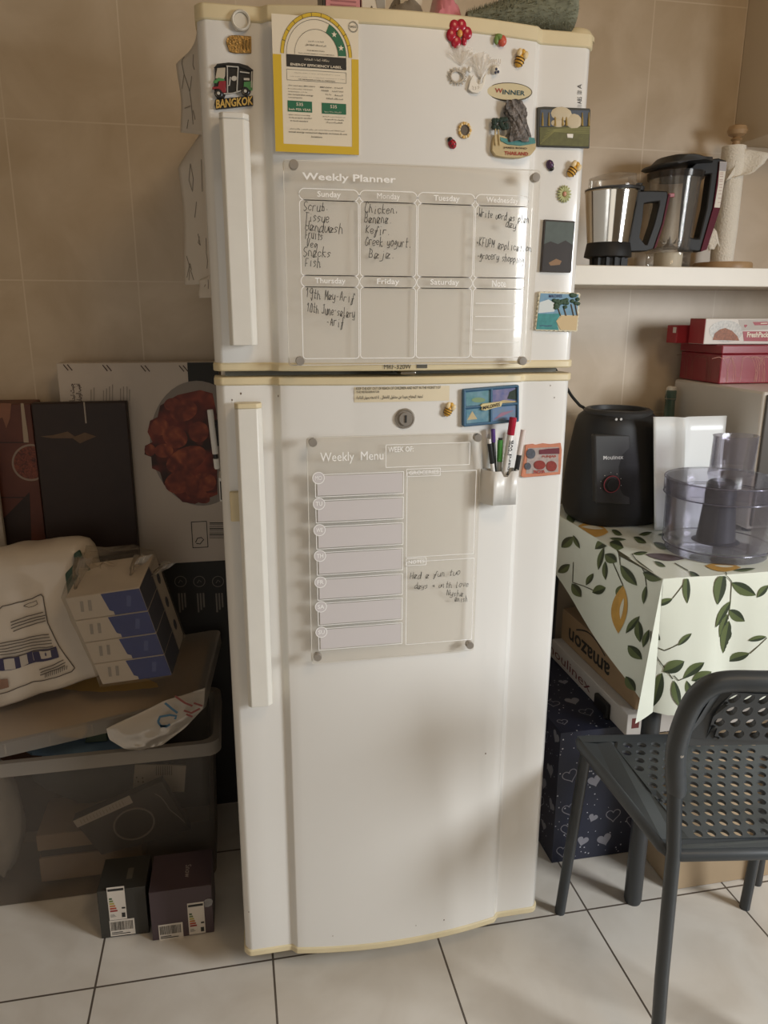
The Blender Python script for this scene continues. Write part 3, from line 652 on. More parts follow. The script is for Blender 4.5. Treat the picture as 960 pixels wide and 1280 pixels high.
# sunflower mirror and ladybirds
Yr = ondoor(580, 164).y
t = thing('sunflower_magnet', at(580, 174, Yr), 'round yellow sunflower magnet with a dark grey centre', 'magnet')
c = at(*L(277, 982), Yr)
for k in range(14):
    a_ = 2*math.pi*k/14; MB().ball((c.x+.0085*math.cos(a_), Yr-.002, c.z+.0092*math.sin(a_)), .0026, .0025, .0028, 10).build('petal', m_wing if k % 2 else mat('petal_yellow', '#dcb366', 0.4), t)
MB().lathe((c.x, Yr, c.z), [(.0088, 0), (.0086, .003), (.0066, .004), (.006, .0025), (0, .0022)], 28, axis='y').build('centre_disc', mat('grey_disc', '#6d655c', 0.25), t)
def ladybird(px, py, col, mname, label, ang):
    c = ondoor(px, py); t = thing('ladybird_magnet', c, label, 'magnet'); a_ = R(ang); ax = Vector((math.sin(a_), 0, math.cos(a_))); sd = Vector((ax.z, 0, -ax.x))
    M = Matrix(((sd.x, 0, ax.x, c.x), (0, 1, 0, c.y-.001), (sd.z, 0, ax.z, c.z), (0, 0, 0, 1)))
    MB().ball((0, 0, 0), .0062, .006, .0075, 16).move(M).build('shell', mat(mname, col, 0.25), t)
    MB().ball((0, -.001, .0065), .0042, .004, .0038, 12).move(M).build('head', m_blk, t)
    for x, z in ((-.003, .002), (.003, .002), (-.0025, -.003), (.0025, -.003)): MB().ball((x, -.005, z), .0011, .0009, .0012, 8).move(M).build('spot', m_blk, t)
ladybird(565, 180, '#a3182c', 'ladybird_red', 'small shiny red ladybird magnet below the sunflower', -35)
ladybird(687, 206, '#4d2f52', 'ladybird_purple', 'small purple ladybird magnet on the right flank of the freezer door', 155)
# limestone island souvenir
Yr = -0.024
t = thing('island_souvenir_magnet', at(643, 195, Yr), 'sculpted rock island souvenir magnet with palms and a red THAILAND sign', 'magnet')
m_rock = mat('painted_rock', '#8f8782', 0.7, var=0.55, scale=160, bump=0.8, col2='#3f3d3b'); m_sand = mat('sand_paint', '#cdb98c', 0.6, var=0.15, scale=120)
bs = relief('sand_base', [KK(L, (520, 1080), (515, 1150), (545, 1195), (640, 1212), (760, 1215), (850, 1190), (890, 1140), (892, 1080), (700, 1060), (560, 1010), (530, 1030))], Yr+.004, Yr-.006, m_sand, t)
b = MB()
def rockpt(f, k):
    cx = 728+(-8)*f+20*math.sin(f*5); wd = (95-25*f+18*math.sin(f*9+1)); x = cx+wd*math.cos(k); 
    y = 1080-355*f; v = at(*L(x+9*math.sin(7*k+11*f), y+8*math.sin(5*k)), Yr-.004); v.y = Yr-.004-.007*abs(math.sin(k))*(1-.3*f)+.0015*math.sin(9*k+17*f); return v
b.grid([[rockpt(i/14, math.pi*j/14+math.pi) for j in range(15)] for i in range(15)]); b.flat([rockpt(1, math.pi*j/14+math.pi) for j in range(15)])
b.build('rock_pillar', m_rock, t, angle=20)
random.seed(5); b = MB()
for k in range(16): c = at(*L(random.uniform(530, 640), random.uniform(875, 965)), Yr-.005); b.ball(c, .0045, .004, .0035, 8)
tree = b.build('palm_crown', mat('dark_foliage', '#33443a', 0.7, var=0.3, scale=300), t)
for x0, x1 in ((545, 540), (565, 575)): MB().tube([at(*L(x0, 960), Yr-.006), at(*L(x1, 1040), Yr-.007), at(*L(x1+5, 1110), Yr-.007)], .0012, 6).build('palm_trunk', m_sand, t)
relief('lagoon', [KK(L, (580, 1035), (680, 1060), (780, 1030), (880, 1045), (890, 1090), (760, 1112), (650, 1100), (590, 1070))], Yr-.004, Yr-.0075, mat('lagoon_teal', '#5f9a98', 0.3, var=0.25, scale=200), t)
for s, a_, b_, mm in (('JAMES BOND', (612, 1118), (815, 1148), mat('brown_ink', '#5d4a30', 0.5)), ('THAILAND', (622, 1158), (824, 1198), mat('red_ink', '#a83c2c', 0.5))):
    b = MB(); ptext(b, s, L(*a_), L(*b_), Yr-.0068, bold=.03); b.build('sign_lettering', mm, bs, angle=0)
# landscape plate
Yr = -0.0045
t = thing('landscape_magnet', at(706, 185, Yr), 'wide dark framed landscape magnet with clouds over an olive field', 'magnet')
fp = relief('plate', [KK(RM, (52, 60), (90, 56), (330, 66), (334, 75), (328, 278), (60, 270), (50, 262))], 0.0, Yr, mat('dark_plate', '#3a3a33', 0.4), t)
relief('field', [KK(RM, (62, 165), (330, 160), (324, 270), (62, 262))], Yr+.001, Yr-.0006, mat('olive_field', '#6b6a3c', 0.6, var=0.3, scale=120), fp)
relief('sky', [KK(RM, (66, 70), (328, 76), (328, 160), (62, 165))], Yr+.001, Yr-.0004, mat('slate_sky', '#4b5563', 0.5), fp)
b = MB()
for x, y, rx, ry in ((178, 95, 42, 24), (155, 88, 20, 14), (245, 135, 32, 26), (160, 145, 28, 14)): c = at(*RM(x, y), Yr-.0005); b.ball(c, rx/4.267/560, .001, ry/4.267/560, 12)
b.build('cloud', mat('cream_cloud', '#c9bb9e', 0.6), fp)
m_tw_ = mat('ochre_relief', '#a48a4a', 0.6)
for x in (78, 112, 290, 325): b = MB(); c0, c1 = at(*RM(x, 160), Yr-.0008), at(*RM(x, 88), Yr-.0008); b.tube([c0, (c0+c1)/2, c1], [.0018, .0014, .0006], 6); b.build('tower', m_tw_, fp)
for x in (145, 185, 205): b = MB(); c0, c1 = at(*RM(x, 160), Yr-.0008), at(*RM(x, 112), Yr-.0008); b.tube([c0, c1], [.002, .001], 6); b.build('tower', m_tw_, fp)
b = MB()
for k in range(5): pline(b, [RM(65+10*k, 255-18*k), RM(140, 190-3*k), RM(330, 200-8*k)], .0008, Yr-.0009)
b.build('furrows', mat('furrow_green', '#8a8750', 0.6), fp, angle=0)
relief('cart', [KK(RM, (208, 200), (242, 202), (240, 224), (210, 222))], Yr, Yr-.0015, m_bib, fp)
# daisy
Yr = ondoor(704, 243).y; t = thing('daisy_magnet', at(704, 254, Yr), 'pale green daisy magnet with a pink centre on the right flank', 'magnet')
c = at(*RM(190, 524), Yr)
for k in range(16):
    a_ = 2*math.pi*k/16; M = Matrix.Translation((c.x+.0075*math.cos(a_), Yr-.002, c.z+.0085*math.sin(a_))) @ Matrix.Rotation(-a_, 4, 'Y')
    MB().ball((0, 0, 0), .0055, .0022, .0019, 8).move(M).build('petal', mat('pale_green_petal', '#bcc08e', 0.45), t)
MB().ball((c.x, Yr-.0035, c.z), .0034, .0026, .0038, 12).build('flower_centre', mat('pink_centre', '#d09a80', 0.45), t)
# dark portrait-format picture magnet: a plain stand-in picture
Yr = -0.005
t = thing('picture_magnet', at(696, 338, Yr), 'tall dark picture magnet above the beach stamp on the right flank', 'magnet')
fp = relief('plate', [KK(RM, (88, 658), (252, 668), (228, 942), (68, 938))], 0.0, Yr, mat('dark_brown_plate', '#33281f', 0.4), t)
a = MB(); pflat(a, KK(RM, (96, 668), (246, 676), (238, 800), (86, 792)), Yr-.0003); a.build('teal_field', mat('muted_teal', '#56605a', 0.5, var=0.2, scale=60), fp, angle=0)
a = MB(); pflat(a, KK(RM, (86, 790), (120, 775), (160, 790), (200, 770), (239, 795), (230, 936), (74, 930)), Yr-.0005); a.build('dark_hills', mat('umber_hills', '#2f2620', 0.5, var=0.25, scale=40), fp, angle=0)
a = MB(); pflat(a, KK(RM, (110, 890), (150, 868), (180, 880), (170, 900), (120, 905)), Yr-.0007); a.build('pale_patch', mat('ochre_patch', '#8d6c49', 0.5), fp, angle=0)
# beach stamp
Yr = -0.006
t = thing('beach_stamp_magnet', at(694, 412, Yr), 'stamp edged beach magnet with palms and turquoise sea', 'magnet')
ed = []
q = [(62, 1045), (278, 1052), (262, 1256), (40, 1248)]
for i in range(4):
    a_, b_ = q[i], q[(i+1) % 4]
    for k in range(18): f = k/18; s = 4 if k % 2 else -2; cx, cy = a_[0]+(b_[0]-a_[0])*f, a_[1]+(b_[1]-a_[1])*f; mx, my = 158, 1150; d = math.hypot(cx-mx, cy-my); ed.append(RM(cx+(cx-mx)/d*s, cy+(cy-my)/d*s))
fp = relief('plate', [ed], 0.0, Yr, mat('stamp_cream', '#d8cfb4', 0.5), t, 0)
def pic(name, pts, d, m): a = MB(); pprism(a, pts, Yr+.0002, Yr-d); return a.build(name, m, fp)
pic('sky', KK(RM, (68, 1052), (270, 1058), (262, 1170), (52, 1165)), .0004, mat('sky_blue', '#7fa9c4', 0.4, var=0.3, scale=60))
pic('cloud', KK(RM, (62, 1100), (110, 1085), (150, 1110), (140, 1150), (55, 1158)), .0006, mat('pale_cloud', '#d2d9d8', 0.5))
pic('sea', KK(RM, (54, 1162), (180, 1160), (150, 1200), (165, 1248), (44, 1244)), .0006, mat('turquoise_sea', '#4f9a9a', 0.3, var=0.3, scale=120))
pic('sand', KK(RM, (180, 1172), (266, 1170), (258, 1250), (175, 1248), (150, 1200)), .0008, mat('beach_sand', '#cdb58a', 0.6))
random.seed(9); b = MB()
for k in range(26): c = at(*RM(*random.choice([(random.uniform(140, 215), random.uniform(1085, 1135)), (random.uniform(190, 272), random.uniform(1058, 1110))])), Yr-.001); b.ball(c, .0042, .002, .0032, 8)
b.build('palms', mat('dark_palm_green', '#2e4a30', 0.6), fp)
b = MB()
for x, y in ((160, 1130), (190, 1125), (230, 1110), (250, 1100)): b.tube([at(*RM(x, y), Yr-.001), at(*RM(x+14, 1172), Yr-.001)], .0008, 6)
b.build('trunks', mat('trunk_brown', '#6b5335', 0.6), fp)
b = MB(); ptext(b, 'MALDIVES', RM(112, 1058), RM(182, 1076), Yr-.0009, bold=.02); pline(b, [RM(62, 1226), RM(80, 1224), RM(96, 1227), RM(128, 1225)], .0012, Yr-.0009); b.build('lettering', mat('navy_ink', '#34406a', 0.5), fp, angle=0)
# blue four-pane island frame
Yr = -0.030
t = thing('island_frame_magnet', at(613, 532, Yr), 'blue four pane island frame magnet with a MALDIVES ribbon', 'magnet')
m_bl = mat('blue_frame', '#3f6a8a', 0.4)
fp = relief('frame', [KK(MM, (55, 80), (65, 72), (490, 38), (505, 50), (498, 335), (70, 375), (52, 365))], Yr+.006, Yr-.001, m_bl, t)
for nm, pts, col, c2 in (('lagoon_pane', [(78, 100), (272, 82), (270, 195), (80, 215)], '#7fa3b5', '#5a8f94'), ('sunset_pane', [(294, 80), (485, 62), (483, 178), (294, 195)], '#5468a0', '#9a8fa8'), ('sail_pane', [(80, 238), (268, 218), (268, 335), (82, 352)], '#86a7b2', '#4f86a0'), ('reef_pane', [(292, 220), (483, 203), (480, 312), (292, 332)], '#6e8fc0', '#7d8f9f')):
    a = MB(); pflat(a, KK(MM, *pts), Yr-.0014); a.build(nm, mat(nm, col, 0.4, scale=70, col2=c2), fp, angle=0)
b = MB()
for P in ([(60, 85), (495, 48)], [(62, 222), (498, 186)], [(66, 362), (496, 322)], [(282, 62), (280, 345)], [(66, 80), (66, 365)], [(494, 45), (494, 330)]): b.tube([at(*MM(*v), Yr-.002) for v in P], .0022, 8)
b.build('mullions', m_bl, fp)
a = MB(); pflat(a, ellpx(180, 160, 55, 20, MM), Yr-.0017); a.build('green_island', mat('island_green', '#86a07a', 0.5), fp, angle=0)
a = MB(); pflat(a, KK(MM, (90, 320), (130, 248), (170, 312)), Yr-.0017); a.build('sail', mat('sail_cream', '#c9b890', 0.5), fp, angle=0)
a = MB(); pflat(a, KK(MM, (296, 192), (380, 160), (483, 168), (483, 178)), Yr-.0017); a.build('beach_strip', m_sand, fp, angle=0)
a = MB(); pflat(a, KK(MM, (410, 150), (430, 95), (484, 70), (484, 160)), Yr-.0018); a.build('palm_shape', mat('dark_foliage', '#33443a', 0.7), fp, angle=0)
a = MB(); pflat(a, KK(MM, (300, 320), (360, 262), (470, 240), (380, 285)), Yr-.0017); a.build('reef_shape', mat('reef_pink', '#a07a90', 0.5), fp, angle=0)
rb = relief('ribbon', [KK(MM, (195, 205), (215, 190), (360, 172), (372, 182), (362, 212), (290, 228), (240, 245), (202, 240), (210, 222))], Yr-.001, Yr-.005, mat('ribbon_cream', '#e0cf9a', 0.5), fp)
b = MB(); O_, X_, T_ = at(*MM(216, 238), Yr-.0056), at(*MM(352, 208), Yr-.0056), at(*MM(216, 210), Yr-.0056); put_text(b, 'MALDIVES', O_, X_-O_, T_-O_, bold=.02); b.build('ribbon_lettering', m_ink, rb, angle=0)
# orange souvenir plate
Yr = -0.004
t = thing('souvenir_plate_magnet', at(678, 595, Yr), 'orange red souvenir plate magnet beside the pen holder', 'magnet')
fp = relief('plate', [KK(MM, (560, 520), (620, 512), (640, 520), (700, 508), (760, 515), (840, 505), (848, 560), (842, 680), (835, 755), (700, 768), (540, 780), (522, 770), (545, 640))], 0.0, Yr, mat('orange_clay', '#cf8566', 0.5, var=0.15, scale=80), t)
a = MB(); pflat(a, KK(MM, (575, 545), (822, 535), (818, 735), (560, 750)), Yr-.0004); a.build('scene_field', mat('grey_scene', '#b9a9a2', 0.5, var=0.3, scale=120), fp, angle=0)
b = MB(); pprism(b, KK(MM, (668, 560), (740, 550), (828, 545), (828, 590), (668, 594)), Yr, Yr-.0015)
b.build('skyline', mat('dark_maroon', '#6b2430', 0.5), fp)
for cx, cy, rx, ry, nm in ((670, 680, 46, 36, 'dome_emblem'), (765, 690, 42, 42, 'gate_emblem'), (600, 590, 36, 40, 'figure_patch'), (575, 690, 26, 28, 'corner_patch')):
    b = MB(); pprism(b, ellpx(cx, cy, rx, ry, MM), Yr, Yr-.0014); b.build(nm, mat('brick_red', '#933428', 0.5, var=0.3, scale=300) if cx > 640 else mat('slate_patch', '#5d5f68', 0.5, var=0.4, scale=300), fp)
b = MB(); ptext(b, 'PUNJAB', MM(690, 604), MM(800, 624), Yr-.0009, bold=.02); ptext(b, 'INDIA', MM(622, 722), MM(712, 746), Yr-.0016, bold=.03); b.build('lettering', mat('red_ink', '#a83c2c', 0.5), fp, angle=0)

# ---------------------------------------------------------------- pen holder and pens
Yq = -0.055
t = thing('pen_holder', at(626, 632, Yq), 'white magnetic pen holder full of markers on the fridge door', 'pen holder')
m_wp = mat('white_plastic', '#e4e2dd', 0.35)
p, q = at(*MM(243, 735), Yq), at(*MM(305, 1003), Yq); xl, xm = p.x, q.x; xr = at(*MM(500, 850), Yq).x; zt = at(*MM(305, 735), Yq).z; zb = q.z; zd = at(*MM(410, 775), Yq).z
Yk0 = -0.026
b = MB()
prof = [(xl, Yk0), (xl+.004, Yk0-.013), (xl+.014, Yq), (xr-.004, Yq), (xr, Yq+.004), (xr, Yk0)]
def ring_(z, inset=0):
    cx = sum(v[0] for v in prof)/6; return [(cx+(x-cx)*(1-inset/.03), (y if y == Yk0 else y+inset), z) for x, y in prof]
n = len(prof)
b.prism([(x, y, zb) for x, y in prof], (0, 0, .002))
for i in range(n):
    j = (i+1) % n
    (x0, y0), (x1, y1) = prof[i], prof[j]
    cuts = [0, .35, .45, .55, .65, 1] if i == 2 else [0, 1]
    dz = [0, 0, zd-zt, zd-zt, 0, 0] if i == 2 else [0, 0]
    if i == 2: cuts = [0, .3, .42, .6, .74, 1]
    out = [[(x0+(x1-x0)*f, y0+(y1-y0)*f, zb) for f in cuts], [(x0+(x1-x0)*f, y0+(y1-y0)*f, zt+d) for f, d in zip(cuts, dz)]]
    b.grid(out)
b.build('cup', m_wp, t, angle=25, solid=.0018)
def pen(name, label, top, bot, r, segs, Y):
    """segments = [(fraction from top, fraction, radius factor, material, part name)]"""
    a_, b_ = at(*top, Y), at(*bot, Y); b_ = b_+(b_-a_)*0.9 if segs[0][5] else b_
    t = thing(name, b_, label, 'marker', 'pens in the door holder'); d = b_-a_
    for f0, f1, k, mm, nm, _ in segs:
        MB().tube([a_+d*f0, a_+d*(f0+.02*(f1-f0)), a_+d*(f1-.02*(f1-f0)), a_+d*f1], [r*k*.86, r*k, r*k, r*k*.94], 16).build(nm, mm, t)
    return t, a_, d
m_pw = mat('marker_white', '#e6e4e0', 0.35); m_pb = mat('marker_black', '#262728', 0.35)
def lim(top, bot, extra=0): return top, bot
pen('marker_pen', 'purple capped marker at the back of the door pen holder', MM(296, 392), MM(310, 740), .0035, [(0, .30, 1.05, mat('purple_cap', '#5b3f86', 0.35), 'cap', 0), (.30, 1.15, .95, m_pb, 'barrel', 0)], -0.033)
pen('marker_pen', 'green highlighter with a black end in the door pen holder', MM(356, 462), MM(345, 740), .0046, [(0, .06, .8, m_pb, 'end_plug', 0), (.06, .68, 1.05, mat('green_cap', '#4f9a46', 0.35), 'cap', 0), (.68, 1.15, .9, mat('grey_barrel', '#a9aaa4', 0.35), 'barrel', 0)], -0.037)
pen('marker_pen', 'black pen with a white end leaning left in the door pen holder', MM(264, 472), MM(298, 742), .0037, [(0, .13, .8, m_pw, 'end_plug', 0), (.13, .72, 1.05, m_pb, 'barrel', 0), (.72, 1.1, .95, m_pw, 'tip_cap', 0)], -0.044)
t, a_, d = pen('board_marker', 'white board marker with a red cap, tallest in the door pen holder', MM(458, 298), MM(388, 762), .0058, [(0, .30, 1.06, mat('red_cap', '#b0203a', 0.3), 'cap', 0), (.30, 1.08, .96, m_pw, 'barrel', 0)], -0.044)
sd = Vector((1, 0, 0)); ln = d.normalized(); pr = sd-ln*sd.dot(ln); pr.normalize(); nr = Vector((0, -1, 0))
b = MB(); put_text(b, 'board', a_+d*.98+pr*.005+nr*.0060, -d*.36, -pr*.0045, bold=.02); put_text(b, 'marker', a_+d*.64+pr*.0+nr*.0060, -d*.26, -pr*.0035, bold=.02); put_text(b, 'WB', a_+d*.58+pr*.005+nr*.0056, -d*.2, -pr*.004, bold=.02); b.build('lettering', m_ink, t, angle=0)
pen('marker_pen', 'white capped black marker on the right of the door pen holder', MM(540, 398), MM(480, 742), .0046, [(0, .58, 1.0, mat('pinkish_white_cap', '#e3d8d2', 0.35), 'cap', 0), (.58, 1.12, .95, m_pb, 'barrel', 0)], -0.037)
# ================================================================ right of the refrigerator
# ---------------------------------------------------------------- shelf and wall cabinet
m_shelf = mat('white_shelf_laminate', '#e8e1d3', 0.4, var=0.05, scale=5)
s = MB(); s.box((0.335, 0.4, 1.336), (1.75, WALL_Y-.001, 1.378))
tag(s.build('wall_shelf', m_shelf, bevel=0.002), 'thick white shelf on the tiled wall right of the refrigerator', 'shelf')
t = thing('wall_cabinet', (1.35, 0.57, 1.687), 'wall cabinet at the top right edge, above the paper towel roll', 'cabinet')
MB().box((1.0, 0.50, 1.687), (1.7, WALL_Y-.001, 2.35)).build('body', mat('cabinet_beige', '#cdbda4', 0.5), t, bevel=0.002)
MB().box((1.0, 0.478, 1.695), (1.345, 0.499, 2.34)).build('door', mat('dark_cabinet_door', '#6a5648', 0.5, var=0.1, scale=20), t, bevel=0.002)
MB().box((1.349, 0.478, 1.695), (1.7, 0.499, 2.34)).build('door', MATS['dark_cabinet_door'], t, bevel=0.002)

# ---------------------------------------------------------------- steel mixer jar on the shelf
m_chrome = mat('polished_steel', '#d8d4cc', 0.1, 1.0)
m_bk = mat('black_plastic', '#252423', 0.5, spec=0.3); m_bkg = mat('charcoal_plastic', '#343332', 0.5, spec=0.35)
m_clear = clear('clear_plastic', '#f8f6f2', 0.06, 0.04, 0.5)
m_smoke = clear('smoke_plastic', '#aaa49e', 0.1, 0.15, 0.4, '#6b6764')
Jc = crop(720, 180, 6.857); J2 = crop(790, 180, 7.385); TT = crop(840, 100, 5.12)
JY = 0.465
ZS = 1.378
xl, xr = at(*Jc(100, 430), JY).x, at(*Jc(520, 410), JY).x; cx = (xl+xr)/2; Rt = (xr-xl)/2; Rb = Rt*0.80
t = thing('steel_mixer_jar', (cx, JY, ZS), 'polished steel mixer jar with a black handle, nearer the refrigerator on the shelf', 'mixer jar')
z1 = at(*Jc(300, 420), JY).z; z0 = at(*Jc(300, 870), JY).z; cx0 = cx+0.004
b = MB(); b.lathe((cx, JY, 0), [(Rb, z0), (Rb+(Rt-Rb)*.3, z0+(z1-z0)*.3), (Rb+(Rt-Rb)*.65, z0+(z1-z0)*.65), (Rt, z1), (Rt+.002, z1+.002), (Rt-.002, z1+.002), (Rb-.002, z0+.004)], 48); b.build('jar_body', m_chrome, t)
b = MB(); b.lathe((cx, JY, 0), [(Rb*.82, ZS), (Rb*.84, ZS+.018), (Rb*1.12, ZS+.022), (Rb*1.1, ZS+.030), (Rb*1.02, z0+.004), (Rb*.98, z0+.006)], 40); b.build('base_ring', m_bk, t)
b = MB()
for k in range(6): a_ = math.pi*(1.05+.15*k); b.box((cx+Rb*.84*math.cos(a_)-.004, JY+Rb*.84*math.sin(a_)-.004, ZS), (cx+Rb*.84*math.cos(a_)+.004, JY+Rb*.84*math.sin(a_)+.004, ZS+.02))
b.build('base_lugs', m_bk, t)
b = MB(); b.lathe((0, 0, 0), [(Rt*1.02, 0), (Rt*1.03, .004), (Rt*.9, .006), (Rt*.86, .026), (Rt*.5, .031), (0, .032)], 40)
b.move(Matrix.Translation((cx, JY, z1+.008)) @ Matrix.Rotation(R(-5), 4, 'Y')); b.build('lid', m_clear, t)
b = MB(); b.lathe((0, 0, 0), [(Rt*1.0, 0), (Rt*1.01, .005), (Rt*.94, .007), (Rt*.94, 0)], 40); b.move(Matrix.Translation((cx, JY, z1+.003)) @ Matrix.Rotation(R(-2.5), 4, 'Y')); b.build('lid_gasket', m_bkg, t)
HY = JY-0.03
def loop_handle(name, outer, inner, Yf, depth, m, parent):
    """a flat closed grip: outline with an opening"""
    n = len(outer); O = [at(*q, Yf) for q in outer]; I = [at(*q, Yf) for q in inner]; b = MB(); dv = Vector((0, depth, 0))
    for A, Bq in ((O, I),):
        for i in range(n):
            j = (i+1) % n
            b.add([A[i], A[j], Bq[j], Bq[i]], [(0, 1, 2, 3)]); b.add([A[i]+dv, A[j]+dv, Bq[j]+dv, Bq[i]+dv], [(3, 2, 1, 0)])
            b.add([A[i], A[j], A[j]+dv, A[i]+dv], [(3, 2, 1, 0)]); b.add([Bq[i], Bq[j], Bq[j]+dv, Bq[i]+dv], [(0, 1, 2, 3)])
    return b.build(name, m, parent, angle=40, bevel=.003)
hd = loop_handle('handle', [Jc(505, 400), Jc(640, 398), Jc(785, 402), Jc(790, 440), Jc(740, 680), Jc(665, 900), Jc(600, 920), Jc(430, 925), Jc(455, 680)],
                 [Jc(585, 510), Jc(650, 500), Jc(715, 492), Jc(712, 530), Jc(670, 690), Jc(608, 865), Jc(590, 862), Jc(545, 800), Jc(570, 660)], HY, 0.03, m_bk, t)
b = MB(); pprism(b, [Jc(795, 430), Jc(812, 432), Jc(752, 690), Jc(690, 880), Jc(668, 900), Jc(742, 680)], HY+.022, HY+.008); b.build('grip_strip', mat('maroon_strip', '#5a1524', 0.55, spec=.2), hd)
b = MB(); b.lathe((cx+Rt-.006, JY-.02, z1+.004), [(.012, 0), (.012, .008), (.007, .011), (.007, .015), (0, .016)], 16); b.build('lid_catch', m_bk, t)
# ---------------------------------------------------------------- clear blender jug behind
KY = 0.55
kl, kr = at(*J2(380, 440), KY).x-.012, at(*J2(560, 440), KY).x+.004
kx = at(*J2(390, 440), KY).x; Kt = .062; Kb = .047
t = thing('blender_jug', (kx, KY, ZS), 'clear blender jug with a black lid and burgundy handle beside the paper towels', 'blender jug')
zt = at(*J2(400, 280), KY).z; zb = at(*J2(350, 985), KY).z
b = MB(); b.lathe((kx, KY, 0), [(Kb, zb), (Kb+.004, zb+.03), (Kt-.004, zt-.03), (Kt, zt), (Kt-.003, zt), (Kb-.003, zb+.004), (0, zb+.004)], 40); b.build('jug_body', m_clear, t)
b = MB(); b.lathe((kx, KY, 0), [(Kb*1.12, ZS), (Kb*1.15, ZS+.008), (Kb*1.1, ZS+.012), (Kb*1.1, zb-.008), (Kb*1.18, zb-.004), (Kb*1.05, zb+.006)], 40); b.build('base_collar', m_clear, t)
MB().lathe((kx, KY, ZS+.002), [(Kb*.7, 0), (Kb*.72, zb-ZS-.008), (0, zb-ZS-.006)], 28).build('coupling', mat('cream_coupling', '#d9d0bd', 0.5), t)
b = MB(); b.lathe((kx, KY, zb+.004), [(.018, 0), (.014, .006), (.006, .012), (.005, .022), (0, .024)], 16)
hub = b.build('blade_hub', m_steel_dk, t)
for k in range(5):
    a_ = 2*math.pi*k/5+.4; d = Vector((math.cos(a_), math.sin(a_), 0)); p = Vector((kx, KY, zb+.016))
    MB().hexa([p-d.orthogonal()*.002, p+d*.018-d.cross(Vector((0,0,1)))*.003, p+d*.03+Vector((0,0,.016)), p+d*.018+d.cross(Vector((0,0,1)))*.003]+[v+Vector((0,0,.0012)) for v in (p-d.orthogonal()*.002, p+d*.018-d.cross(Vector((0,0,1)))*.003, p+d*.03+Vector((0,0,.016)), p+d*.018+d.cross(Vector((0,0,1)))*.003)]).build('blade', m_steel_dk, hub, angle=0)
b = MB(); b.lathe((kx, KY, 0), [(Kt+.002, zt-.012), (Kt+.004, zt+.002), (Kt-.008, zt+.003)], 40); b.build('lid_rim', m_smoke, t)
lx0, lx1 = at(*J2(120, 230), KY).x, at(*J2(610, 150), KY).x
b = MB(); prof = [J2(118, 235), J2(130, 215), J2(200, 200), J2(265, 130), J2(330, 115), J2(480, 112), J2(560, 125), J2(620, 145), J2(700, 148), J2(700, 190), J2(560, 200), J2(400, 208), J2(280, 228), J2(160, 252)]
P = [at(*q, KY) for q in prof]; cz = sum(p.z for p in P)/len(P)
rows = []
for k in range(9):
    f = -1+2*k/8; sc = math.sqrt(max(0.02, 1-f*f)); rows.append([Vector((kx+(p.x-kx)*(.35+.65*sc), KY+f*Kt*.98, cz+(p.z-cz)*(.5+.5*sc))) for p in P])
b.grid(rows, 0, True); b.flat(rows[0]); b.flat(rows[-1]); b.build('lid', m_bkg, t, angle=50)
HY = KY-.022
hd = loop_handle('handle', [J2(545, 215), J2(620, 150), J2(805, 130), J2(880, 155), J2(805, 590), J2(690, 975), J2(640, 995), J2(475, 985), J2(500, 620)],
                 [J2(612, 290), J2(660, 285), J2(700, 280), J2(732, 275), J2(688, 590), J2(622, 868), J2(580, 870), J2(540, 860), J2(575, 600)], HY, 0.028, m_bk, t)
b = MB(); pprism(b, [J2(812, 160), J2(880, 165), J2(815, 590), J2(690, 975), J2(635, 992), J2(752, 590)], HY, HY-.0035); b.build('burgundy_trim', mat('burgundy_plastic', '#5d1226', 0.55, spec=.2), hd)
b = MB(); pprism(b, [J2(812, 162), J2(880, 165), J2(812, 588), J2(760, 585), J2(795, 380)], HY-.003, HY-.0045); stk = b.build('paper_sticker', mat('sticker_white', '#e6dfd2', 0.5), hd)
b = MB(); pflat(b, [J2(812, 165), J2(878, 168), J2(866, 250), J2(806, 246)], HY-.005); b.build('sticker_field', mat('grey_lilac_field', '#a9a4a6', 0.5), stk, angle=0)
b = MB()
for y in (265, 280, 300, 330, 345, 375, 400, 430, 460, 500, 540): k = (y-260)/330; pline(b, [J2(815-28*k, y), J2(845-28*k, y)], .0008, HY-.005)
b.build('sticker_print', mat('faded_red_print', '#a86a64', 0.6), stk, angle=0)
b = MB(); pprism(b, [J2(340, 455), J2(395, 452), J2(395, 490), J2(340, 492)], KY-.058, KY-.064); b.build('red_button', mat('red_button', '#9a2f30', 0.35), t, bevel=.001)
# ---------------------------------------------------------------- paper towels on a wooden holder
TY = 0.565
bx = at(*TT(322, 1190), TY); bw = min(.07, (at(*TT(560, 1190), TY).x-at(*TT(85, 1190), TY).x)/2)
c = Vector((bx.x, TY, ZS))
t = thing('paper_towel_holder', c, 'round wooden paper towel holder with a knob on top', 'paper towel holder')
m_wood = mat('pale_wood', '#b99a74', 0.45, col2='#a1805a', scale=18)
MB().lathe(c, [(bw*.99, 0), (bw, .003), (bw, .017), (bw*.96, .021), (0, .022)], 40).build('base', m_wood, t)
kz = at(*TT(395, 335), TY).z
MB().lathe(c, [(.008, .021), (.008, kz-ZS-.04)], 20).build('post', m_wood, t)
px_ = at(*TT(395, 335), TY)
MB().lathe((c.x, TY, 0), [(.009, kz-.045), (.009, kz-.02), (.014, kz-.016), (.008, kz-.011), (.020, kz-.005), (.0235, kz+.004), (.020, kz+.013), (.010, kz+.017), (0, kz+.0175)], 24).build('knob', m_wood, t)
m_tow = mat('paper_towel_white', '#efe8da', 0.9, bump=0.6, scale=260)
rt, rb2 = .0275, .027
ztop = at(*TT(370, 425), TY).z
t2 = thing('paper_towel_roll', (c.x-.004, TY, ZS+.0225), 'white paper towel roll with a torn sheet curling off', 'paper towel roll')
